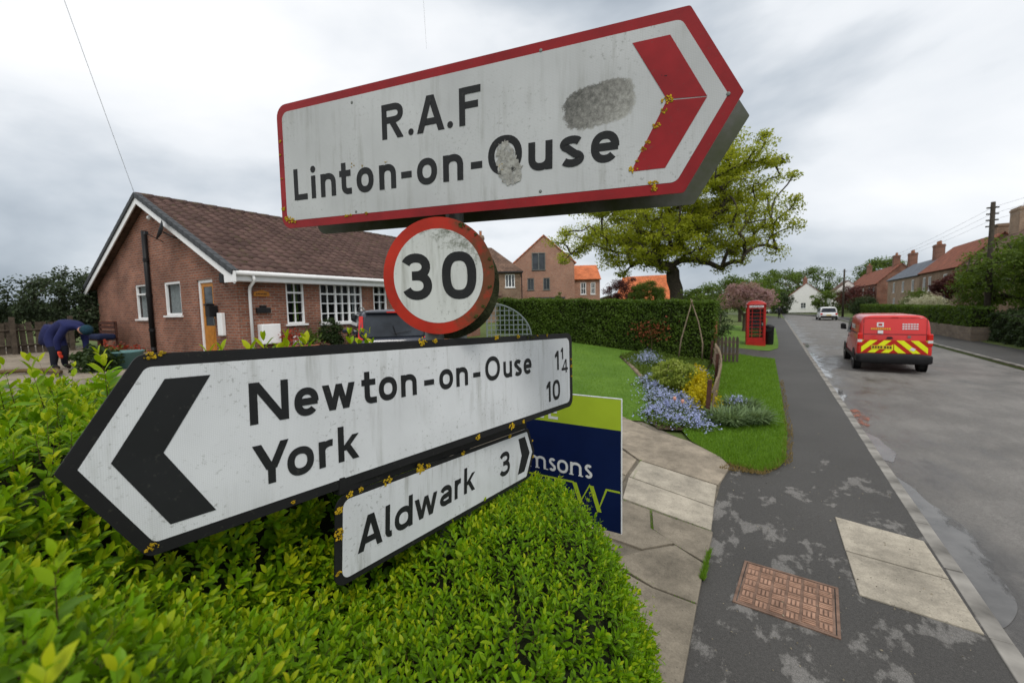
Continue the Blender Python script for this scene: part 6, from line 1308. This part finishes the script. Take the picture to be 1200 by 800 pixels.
for sg in (-1, 1):
    for yy in (.45, 1.75, 2.48, 3.6):
        mb = MB(); zs_ = [.55, .8, 1.05, 1.3, 1.55, 1.78]
        for a, b in zip(zs_, zs_[1:]): mb.poly([(sg * (sidex(a) + .003), yy, a), (sg * (sidex(a) + .003), yy + .014, a), (sg * (sidex(b) + .003), yy + .014, b), (sg * (sidex(b) + .003), yy, b)])
        mb.build('panel_gap', M['seam'], van)
    mb = MB(); mb.box((min(sg * .93, sg * .945), .5, 1.30), (max(sg * .93, sg * .945), 2.45, 1.325)); mb.build('slide_rail', M['black_plastic'], van)
    mb = MB(); mb.box((min(sg * .955, sg * .985), 2.62, 1.06), (max(sg * .955, sg * .985), 2.82, 1.10)); mb.build('door_handle', M['black_plastic'], van)
rearpatch([(-.09, 1.865), (.09, 1.865), (.09, 1.885), (-.09, 1.885)], .02, M['red_lens'], 'brake_light')
for x in (-.5, .42): rearpatch([(x, 1.845), (x + .09, 1.845), (x + .09, 1.875), (x, 1.875)], .012, M['van_red'], 'hinge')
for k in range(4):
    mb = MB(); yy = 1.2 + k * .28; tx = -(.968 - .10 * ((1.5 - .34) / 1.6) ** 1.6 + .006); mb.poly([(tx, yy, 1.42), (tx, yy, 1.60), (tx, yy + .18, 1.60), (tx, yy + .18, 1.42)]); mb.build('letter', M['offwhite'], van)

def hatch(name, label, loc, rz, paint_, Ln=4.4, Wd=1.8, Ht=1.5, mpv=False, group=None):
    c = empty(name, label, 'car', loc, rz, group=group); h = Wd / 2; belt = Ht * .58
    fixn(loft([(0, h * .88, h * .86, .38, belt * .96, .06), (.08, h, h * .95, .30, belt, .03), (.5, h, h * .97, .24, belt + .02, 0), (Ln * .62, h, h * .96, .24, belt, 0), (Ln * .8, h * .98, h * .9, .26, belt * .92, 0), (Ln * .96, h * .9, h * .8, .3, belt * .78, 0), (Ln, h * .75, h * .7, .36, belt * .66, 0)], 32, 6).build('body', paint_, c, smooth=True))
    y0 = .10 if mpv else .25
    fixn(loft([(y0, h * .90, h * .74, belt - .03, Ht - .08, .22), (y0 + .10, h * .93, h * .76, belt - .03, Ht - .02, .22), (y0 + .5, h * .94, h * .78, belt - .03, Ht, .05), (Ln * .5, h * .94, h * .77, belt - .03, Ht - .01, 0), (Ln * .62, h * .92, h * .70, belt - .03, Ht - .12, -.1), (Ln * .74, h * .90, h * .72, belt - .05, belt + .03, 0)], 32, 6).build('cabin', paint_, c, smooth=True))
    ry = lambda z: y0 + .22 * max(0, (z - belt + .03) / (Ht - .08 - belt + .03) - .35) - .008
    def rp(pts, off, mat, nm, th=.01): p = ccw(pts); n = len(p); m_ = MB(); m_.add([(x, ry(z) - off, z) for x, z in p] + [(x, ry(z) - off + th, z) for x, z in p], [tuple(range(n))] + [(i, n + i, n + (i + 1) % n, (i + 1) % n) for i in range(n)]); return m_.build(nm, mat, c)
    zt = Ht - .14; rw = rp(rpoly([(-h * .80, belt + .03), (h * .80, belt + .03), (h * .70, zt), (-h * .70, zt)], .06), .006, M['car_glass'], 'rear_window')
    for sg in (-1, 1):
        if mpv: rp([(sg * h * .80, belt - .12), (sg * h * .93, belt - .12), (sg * h * .86, zt - .02), (sg * h * .765, zt - .02)], .012, M['red_lens'], 'tail_light', .08)
        else:
            mb = MB(); mb.box((min(sg * h * .68, sg * h * .93), -.012, belt * .72), (max(sg * h * .68, sg * h * .93), .1, belt * .92)); mb.build('tail_light', M['red_lens'], c, bevel=.02)
        pts = [(y0 + .35, belt + .03), (Ln * .70, belt + .04), (Ln * .60, Ht - .17), (Ln * .5, Ht - .12), (y0 + .55, Ht - .12)]; mb = MB(); fx = lambda z: sg * (h * .945 - (h * .945 - h * .78) * max(0, (z - belt) / (Ht - belt)) ** 1.6 + .006); mb.poly([(fx(z), y, z) for y, z in pts]); mb.build('side_window', M['car_glass'], c)
        mb = MB(); mb.box((min(sg * h, sg * (h + .18)), Ln * .62, belt + .02), (max(sg * h, sg * (h + .18)), Ln * .62 + .08, belt + .15)); mb.build('mirror', paint_, c, bevel=.03)
        for yy in (Ln * .17, Ln * .79): wheel(c, sg * (h - .1), yy, .315, .2)
        if mpv: mb = MB(); mb.tube([(sg * h * .70, .55, Ht - .02), (sg * h * .70, .7, Ht + .045), (sg * h * .70, 2.3, Ht + .045), (sg * h * .70, 2.45, Ht - .03)], .016, 6); mb.build('roof_rail', M['galv'], c)
    mb = MB(); mb.box((-h * .9, -.06, .34), (h * .9, .1, .56)); mb.build('bumper', M['black_plastic'] if not mpv else paint_, c, bevel=.04)
    mb = MB(); mb.box((-.26, -.012 if not mpv else .005, belt * .62), (.26, .06, belt * .62 + .11)); mb.build('number_plate', M['plate_yellow'], c)
    if mpv:
        mb = MB(); mb.box((-h * .70, y0 + .02, Ht - .09), (h * .70, y0 + .35, Ht - .045)); mb.build('spoiler', paint_, c, bevel=.015)
        mb = MB(); mb.box((-.16, y0 + .012, Ht - .085), (.16, y0 + .022, Ht - .055)); mb.build('brake_light', M['red_lens'], c)
        mb = MB(); mb.tube([(.05, ry(belt + .06) - .03, belt + .06), (-.02, ry(belt + .3) - .03, belt + .30)], .010, 6); mb.tube([(-.02, ry(belt + .1) - .04, belt + .1), (.42, ry(belt + .16) - .03, belt + .16)], .009, 6); mb.build('wiper', M['black_plastic'], c)
    return c
hatch('parked_car', 'dark blue people carrier parked on the drive behind the 30 roundel', (-7.95, 7.45, .68), R(55), M['navy_car'], 4.7, 1.86, 1.68, True)
hatch('moving_car', 'white car driving away in the middle of the far road', (6.1, 68, -.1), R(2), M['white_paint'], 4.5, 1.95, 1.7)
hatch('parked_car', 'white car parked at the bend by the white cottage', (2.2, 106, -.1), R(60), M['white_paint'], 4.3, 1.8, 1.5)

# ------------------------------------------------------------------ telephone box
M['k_red'] = plain('telephone_box_red', (.36, .016, .013), .4, .15, 5, coat=.3)
kb = empty('telephone_box', 'red cast-iron telephone box on the verge beside the pavement', 'telephone box', (-.82, 26.9, .02), R(6)); hw = .45
mb = MB(); mb.box((-hw - .01, -hw - .01, 0), (hw + .01, hw + .01, .24)); mb.build('plinth', M['k_red'], kb)
for sx in (-1, 1):
    for sy in (-1, 1): mb = MB(); mb.box((min(sx * (hw - .1), sx * hw), min(sy * (hw - .1), sy * hw), .24), (max(sx * (hw - .1), sx * hw), max(sy * (hw - .1), sy * hw), 2.02)); mb.build('corner_post', M['k_red'], kb, bevel=.012)
for a in range(4):
    Rz = Matrix.Rotation(a * math.pi / 2, 4, 'Z'); mb = MB()
    xs_ = [-.35, -.20, .20, .35]
    for x in (-.335, -.19, .19, .335): mb.box((x - .013, -hw + .035, .42), (x + .013, -hw + .065, 1.98), M=Rz)
    for k in range(9): mb.box((-.349, -hw + .037, .42 + k * .193), (.349, -hw + .063, .445 + k * .193), M=Rz)
    mb.box((-.35, -hw + .03, .245), (.35, -hw + .07, .42), M=Rz); gb = mb.build('glazing_frame' if a else 'door', M['k_red'], kb)
    mb = MB(); mb.box((-.33, -hw + .047, .43), (.33, -hw + .052, 1.97), M=Rz); mb.build('pane', M['glass'], gb)
    mb = MB(); mb.box((-hw, -hw, 2.021), (hw, -hw + .06, 2.22), M=Rz); fb = mb.build('fascia', M['k_red'], kb)
    mb = MB(); mb.box((-.33, -hw - .008, 2.07), (.33, -hw - .001, 2.17), M=Rz); sgn = mb.build('opal_sign', M['offwhite'], fb)
    if a == 0:
        mb = MB()
        for k in range(9): mb.box((-.28 + k * .064, -hw - .011, 2.095), (-.28 + k * .064 + .04, -hw - .009, 2.145))
        mb.build('sign_lettering', M['black_plastic'], fb, kind='stuff')
        mb = MB(); mb.box((.27, -hw + .0, 1.1), (.33, -hw + .03, 1.25)); mb.build('handle', M['galv'], gb)
mb = MB(); n = 14
prof = [(-hw - .03, 2.22)] + [((hw + .03) * math.sin(R(-62 + 124 * k / n)) / math.sin(R(62)), 2.22 + .24 * (math.cos(R(-62 + 124 * k / n)) - math.cos(R(62))) / (1 - math.cos(R(62)))) for k in range(n + 1)] + [(hw + .03, 2.22)]
vs_ = []; m_ = 8; g = []
for i in range(n + 1):
    for j in range(n + 1):
        u, v = -1 + 2 * i / n, -1 + 2 * j / n; du = math.cos(u * R(62)) - math.cos(R(62)); dv_ = math.cos(v * R(62)) - math.cos(R(62)); k_ = 1 - math.cos(R(62)); vs_.append((u * (hw + .03), v * (hw + .03), 2.24 + .22 * min(du, dv_) / k_ if False else 2.24 + .22 * math.sqrt(max(0, du / k_ * dv_ / k_)) * 1.0))
fs_ = [(i * (n + 1) + j, (i + 1) * (n + 1) + j, (i + 1) * (n + 1) + j + 1, i * (n + 1) + j + 1) for i in range(n) for j in range(n)]
mb.add(vs_, fs_); mb.box((-hw - .03, -hw - .03, 2.2205), (hw + .03, hw + .03, 2.2395)); mb.build('roof', M['k_red'], kb, smooth=False)
mb = MB(); mb.box((-.3, .1, .9), (.3, .36, 1.9)); mb.build('telephone_panel', M['galv'], kb)
wb = empty('litter_bin', 'black litter bin beside the telephone box', 'bin', (-.18, 27.6, 0)); mb = MB(); mb.lathe([(.2, 0), (.23, .05), (.25, .95), (.27, 1.0), (.24, 1.05), (.1, 1.12)], 16); mb.build('drum', M['black_plastic'], wb, smooth=True)
mb = MB(); mb.box((-.15, -.26, .75), (.15, -.22, .92)); mb.build('opening', M['tyre'], wb)

# ------------------------------------------------------------------ poles and wires
def pole(label, x, y, z0, h, lean, arms):
    p = empty('utility_pole', label, 'pole', (x, y, z0), group='utility poles'); mb = MB(); mb.tube([(0, 0, -.1), (lean * .5, 0, h * .5), (lean, 0, h)], [.15, .13, .10], 10); mb.build('shaft', M['bark_dark'], p, smooth=True)
    for k in range(arms): mb = MB(); mb.box((lean - .25, -.05, h - .35 - k * .35), (lean + .25, .05, h - .28 - k * .35)); mb.build('bracket', M['bark_dark'], p)
    return p
pole('dark wooden utility pole rising from the tree at the right edge', 10.6, 35.6, .1, 7.7, -.05, 4); pole('thin distant utility pole behind the white moving car', 8.6, 78, 0, 6.9, 0, 1)
def wire(label, pts, r_=.006): o = tag(MB().tube(pts, r_, 5).build('overhead_wire', M['cable']), label, 'wire', 'overhead wires'); return o
def sag(a, b, s, n=10): a, b = Vector(a), Vector(b); return [a + (b - a) * k / n - Vector((0, 0, s * 4 * (k / n) * (1 - k / n))) for k in range(n + 1)]
wire('thin overhead wire running up left from the bungalow ridge', sag((-16.9, 5.5, 5.95), (-16.1, 3.9, 11.46), .02), .006)
wire('thin overhead wire high above the red-bordered sign', sag((-21.3, 24.0, 20.6), (-13.7, 15.3, 17.2), .05), .005)
for k, lab in enumerate(('upper', 'middle', 'lower')): wire(lab + ' overhead wire from the right pole to the distant pole', sag((10.55, 35.6, 7.5 - k * .35), (8.6, 78, 6.7 - k * .12), .6)); wire(lab + ' overhead wire from the right pole out of the picture', sag((10.55, 35.6, 7.5 - k * .35), (12, -3, 8.0 - k * .3), .6))

# ------------------------------------------------------------------ people
def skin_body(name, joints, edges, mat, parent, sub=2):
    me = bpy.data.meshes.new(name); me.from_pydata([j[:3] for j in joints], edges, []); me.materials.append(mat); o = bpy.data.objects.new(name, me); COL.objects.link(o); o.parent = parent
    s = o.modifiers.new('skin', 'SKIN'); s.use_smooth_shade = True; sv = me.skin_vertices[0].data if me.skin_vertices else None
    if sv is None:
        bm = bmesh.new(); bm.from_mesh(me); bm.verts.layers.skin.verify(); bm.to_mesh(me); bm.free(); sv = me.skin_vertices[0].data
    for i, j in enumerate(joints): sv[i].radius = (j[3], j[4] if len(j) > 4 else j[3])
    sv[0].use_root = True; ss = o.modifiers.new('sub', 'SUBSURF'); ss.levels = sub; ss.render_levels = sub; return o
def bodymat(name, parts, base):
    """colour by nearest body region: parts = [(centre, radius, colour)]"""
    m, t, b = newmat(name); v = coords(t); c = None; prev = mix(t, noise(t, v, 9, 5), [x * .75 for x in base], [x * 1.25 for x in base])
    for ctr, rad, col in parts:
        d = N(t, 'ShaderNodeVectorMath', operation='DISTANCE'); t.links.new(v, d.inputs[0]); d.inputs[1].default_value = ctr; prev = mix(t, math_(t, 'LESS_THAN', d.outputs['Value'], rad), prev, col)
    t.links.new(prev, b.inputs['Base Color']); b.inputs['Roughness'].default_value = .85; return m
# bending gardener: local x = along the back towards the head
gd = empty('person', 'person in a dark blue coat, knit hat and red gloves bending over in the yard', 'person', (-14.1, 2.95, 1.11), R(28))
J = [(-.18, 0, .84, .16, .15), (-.02, 0, .96, .16, .15), (.20, 0, 1.06, .19, .17), (.38, 0, 1.04, .15, .14), (.50, 0, .97, .065, .065), (.60, 0, .90, .095, .10), (.66, 0, .84, .085, .09),
     (-.16, .10, .74, .13, .12), (-.06, .12, .44, .095, .09), (-.10, .13, .10, .06, .06), (.04, .14, .035, .05, .04), (-.16, -.10, .74, .13, .12), (-.02, -.12, .44, .095, .09), (-.06, -.13, .10, .06, .06), (.08, -.14, .035, .05, .04),
     (.38, .17, .98, .09, .09), (.36, .24, .70, .07, .07), (.40, .20, .45, .048, .048), (.36, -.17, .98, .09, .09), (.22, -.25, .70, .07, .07), (.20, -.22, .45, .048, .048)]
Eg = [(0, 1), (1, 2), (2, 3), (3, 4), (4, 5), (5, 6), (0, 7), (7, 8), (8, 9), (9, 10), (0, 11), (11, 12), (12, 13), (13, 14), (3, 15), (15, 16), (16, 17), (3, 18), (18, 19), (19, 20)]
gm = bodymat('gardener', [((-.05, .12, .22), .34, (.012, .014, .022)), ((0, -.13, .22), .34, (.012, .014, .022)), ((.63, 0, .86), .14, (.45, .24, .17)), ((.05, .14, .0), .13, (.02, .015, .012)), ((.08, -.14, .0), .13, (.02, .015, .012))], (.014, .018, .075))
skin_body('body', J, Eg, gm, gd)
M['glove'] = plain('red_glove', (.50, .045, .02), .8, .15, 20); M['hat'] = plain('dark_teal_knit', (.012, .04, .06), .95, .3, 40, bumps=.6); M['coat'] = plain('navy_coat', (.013, .016, .065), .85, .3, 9)
for hx, hy in ((.41, .20), (.20, -.22)):
    Jh = [(hx, hy, .46, .042, .034), (hx + .01, hy, .39, .045, .028)]; Eh = [(0, 1)]
    for k, (dx, dy, l) in enumerate(((.035, .03, .08), (.04, .01, .09), (.04, -.01, .085), (.035, -.03, .07), (-.01, .05, .05))):
        b0 = len(Jh); Jh += [(hx + .01 + dx * .5, hy + dy, .36, .012), (hx + dx + .02, hy + dy, .36 - l * .6, .011), (hx + dx, hy + dy, .36 - l, .009)]; Eh += [(1, b0), (b0, b0 + 1), (b0 + 1, b0 + 2)]
    skin_body('glove', Jh, Eh, M['glove'], gd, 1)
mb = MB(); mb.lathe([(.118, -.02), (.122, .02), (.115, .07), (.085, .12), (.03, .145)], 16, M=Matrix.Translation((.655, 0, .895)) @ Matrix.Rotation(R(62), 4, 'Y')); mb.build('hat', M['hat'], gd, smooth=True)
mb = MB(); sk2 = [(-.33, .62), (-.36, .80), (-.30, 1.02), (-.12, 1.14)]
mb.lathe([(.21, -.22), (.22, -.05), (.20, .12), (.17, .22)], 18, M=Matrix.Translation((-.20, 0, .80)) @ Matrix.Rotation(R(18), 4, 'Y') @ Matrix.Scale(.82, 4, (0, 1, 0))); mb.build('coat_skirt', M['coat'], gd, smooth=True)
pd = empty('person', 'small distant pedestrian in dark clothes on the far pavement', 'person', (.75, 73, 0), R(5))
Jp = [(0, 0, .95, .15, .11), (0, 0, 1.2, .16, .11), (0, 0, 1.42, .17, .10), (0, 0, 1.53, .06, .06), (0, .01, 1.66, .10, .11), (.09, .05, .5, .075), (.09, -.08, .08, .05), (.09, .04, .03, .045), (-.09, .1, .5, .075), (-.09, .18, .08, .05), (-.09, .28, .03, .045), (.23, 0, 1.36, .06), (.27, -.05, 1.1, .05), (.26, .04, .86, .04), (-.23, 0, 1.36, .06), (-.27, .02, 1.1, .05), (-.26, .12, .88, .04)]
Ep = [(0, 1), (1, 2), (2, 3), (3, 4), (0, 5), (5, 6), (6, 7), (0, 8), (8, 9), (9, 10), (2, 11), (11, 12), (12, 13), (2, 14), (14, 15), (15, 16)]
skin_body('body', Jp, Ep, bodymat('pedestrian', [((0, .01, 1.67), .13, (.3, .17, .12))], (.018, .018, .022)), pd, 1)

# ------------------------------------------------------------------ yard and front garden clutter
M['teal'] = plain('teal_plastic', (.10, .20, .20), .5, .12, 6); M['terracotta'] = plain('terracotta', (.34, .13, .07), .85, .2, 8); M['tarp'] = plain('blue_tarpaulin', (.008, .014, .045), .7, .3, 6); M['sack'] = plain('white_sack', (.62, .62, .60), .7, .1, 8, bumps=.5)
tb = empty('plastic_tub', 'teal plastic tub on the yard by the gardener', 'tub', (-12.9, 3.75, 1.11)); mb = MB(); mb.lathe([(.24, 0), (.33, .36), (.35, .37), (.35, .40), (.31, .40), (.23, .04)], 20); mb.build('bowl', M['teal'], tb, smooth=True)
mb = MB(); mb.lathe([(.01, .30), (.30, .30)], 20); mb.build('contents', M['soil'], tb)
tree('garden_waste', 'heap of cut green twigs on a dark sack beside the gardener', (-13.0, 3.25, 1.11), [((0, 0, .22), (.55, .35, .28))], .02, .05, M['dark_leaf'], 50, 60, .09, .2, cat='garden waste', shell=.2)
for k, (x, y, a) in enumerate(((-13.4, 2.5, .3), (-13.9, 2.3, .9), (-12.9, 2.6, -.2))):
    o = empty('log', ('long cut branch lying on the yard at the gardener\'s feet', 'short cut branch lying left of the gardener', 'cut branch lying by the twig heap')[k], 'log', (x, y, 1.17), a, group='cut branches on the yard'); mb = MB(); mb.tube([(-.5, 0, 0), (0, .03, .01), (.55, 0, 0)], [.05, .045, .035], 8); mb.build('wood', M['twig'], o)
bn = empty('bench', 'dark wooden bench with a blue cover at the corner of the gable', 'bench', (-19.6, 4.9, 1.11)); 
for z in (.45, .62, .78, .92): mb = MB(); mb.box((-.8, .36, z), (.8, .40, z + .1)); mb.build('back_slat', M['wood_dark'], bn)
for y in (-.1, .02, .14, .26): mb = MB(); mb.box((-.8, y, .40), (.8, y + .09, .43)); mb.build('seat_slat', M['wood_dark'], bn)
for x in (-.78, .72):
    for y in (-.1, .36): mb = MB(); mb.box((x, y, 0), (x + .06, y + .06, .42 if y < 0 else 1.02)); mb.build('leg', M['wood_dark'], bn)
mb = MB(); mb.box((-.1, -.14, .431), (.9, .34, .62)); mb.build('cover', M['tarp'], bn, bevel=.06)
M['red_fl'] = leafmat('red_tulip_petals', (.20, .025, .012), (.38, .06, .03), .3)
for x, y, lab in ((-17.9, 4.75, 'red tulips below the left gable window'), (-16.5, 4.7, 'red tulips at the foot of the black soil pipe'), (-15.3, 4.7, 'red tulips below the right gable window')): flowers('red_tulips', lab, x, y, .65, .3, .36, 70, M['red_fl'], M['green_leaf'], .07, .12, 'red flowers along the gable')
tree('cone_shrub', 'dark green clipped cone shrub before the big bungalow window', (-10.9, 7.75, 1.08), [((0, 0, .3), (.36, .36, .36)), ((0, 0, .7), (.25, .25, .36)), ((0, 0, 1.02), (.11, .11, .24))], .03, .2, M['dark_leaf'], 130, 70, .045, .12, cat='shrub', shell=.6)
M['pale_sign'] = M['sack']
for x, y, s_, lab, pm, lm in ((-11.2, 6.75, .2, 'terracotta pot of orange flowers below the white meter box', 'terracotta', 'red_fl'), (-10.9, 7.15, .2, 'pot of green leaves between the sack and the cone shrub', 'terracotta', 'green_leaf'), (-11.0, 8.7, .22, 'grey pot of foliage right of the cone shrub', 'galv', 'green_leaf')):
    pt_ = empty('potted_plant', lab, 'potted plant', (x, y, 1.1), group='pots before the bungalow'); mb = MB(); mb.lathe([(s_ * .7, 0), (s_, .28), (s_ * 1.08, .29), (s_ * 1.08, .33), (s_ * .9, .33)], 14); mb.build('pot', M[pm], pt_, smooth=True)
    P = rng.normal(size=(160, 3)) * np.array([.14, .14, .12]) + np.array([0, 0, .5]); V, F = leaf_quads(P, rand_dirs(160, .5), .09 * (.6 + rng.random(160)), .5, .1); npmesh('plant', V, F, M[lm], pt_, col=np.repeat(rng.random(160), 4), kind='stuff')
sk_ = empty('compost_sack', 'white compost sack leaning on the bungalow front', 'sack', (-11.25, 7.0, 1.1)); mb = loft([(-.1, .16, .14, 0, .52, 0), (0, .2, .18, 0, .58, .06), (.1, .16, .14, 0, .52, .06)], 20, 3.5); fixn(mb.build('bag', M['sack'], sk_, smooth=True)); sk_.rotation_euler = (0, 0, R(80))
mb = MB(); mb.box((-.1, -.165, .2), (.1, -.15, .38)); mb.build('label_print', M['galv'], sk_)
# wooden fence at the left end of the yard
M['fence_dark'] = plain('dark_weathered_board', (.075, .06, .045), .9, .4, 7, bumps=.5)
wf = empty('board_fence', 'dark weathered board fence under the evergreens at the far left', 'fence', (-21.2, 3.2, 1.1)); src = None
for k in range(26):
    if src is None: mb = MB(); mb.box((-.012, -.07, 0), (.012, .07, 1.05)); src = mb.build('board', M['fence_dark'], wf); o = src
    else: o = src.copy(); COL.objects.link(o)
    o.location = (-.02 * k, -2.6 + k * .17, random.uniform(-.05, .04)); o.rotation_euler = (random.uniform(-.03, .03), random.uniform(-.03, .03), 0)
for k in range(4): mb = MB(); mb.box((.02, -.06, 0), (.14, .06, 1.25)); o = mb.build('post', M['fence_dark'], wf); o.location = (-.12 * k, -2.6 + k * 1.4, 0)
for z in (.3, .8): mb = MB(); mb.tube([(.03, -2.7, z), (-.5, 1.8, z)], .035, 6); mb.build('rail', M['fence_dark'], wf)
# gate and low fence seen beyond the flower bed
gp_ = empty('garden_gate', 'small weathered picket gate at the end of the clipped hedge', 'gate', (-1.62, 18.0, gz(-1.6))); 
for k in range(6): mb = MB(); mb.prism([(-.045, .05), (.045, .05), (.045, .95), (0, 1.02), (-.045, .95)], -.01, .01, M=Matrix(((1, 0, 0, -.15 + k * .13), (0, 0, -1, 0), (0, 1, 0, 0), (0, 0, 0, 1)))); mb.build('picket', M['fence_dark'], gp_)
for z in (.3, .75): mb = MB(); mb.box((-.2, .012, z), (.56, .04, z + .08)); mb.build('rail', M['wood_grey'], gp_)
mb = MB(); mb.box((-.30, -.05, 0), (-.20, .05, 1.75)); mb.build('post', M['terracotta'], gp_)
# small loose things on the ground: fallen leaves and grit
gl = []
for k in range(420):
    x, y = rng.random() * 1.75 - .45, 2.4 + rng.random() ** 1.5 * 7; gl.append((x, y, .012 + .003 * rng.random()))
P = np.array(gl); n_ = rand_dirs(len(P), 3.0); V, F = leaf_quads(P, n_, .008 + .016 * rng.random(len(P)) ** 3, .7, .1)
M['grit'] = leafmat('grit_and_leaf_litter', (.04, .035, .025), (.30, .26, .18), .1); tag(npmesh('litter', V, F, M['grit'], col=np.repeat(rng.random(len(P)), 4)), 'grit and tiny leaf litter scattered on the pavement', 'litter', kind='stuff')
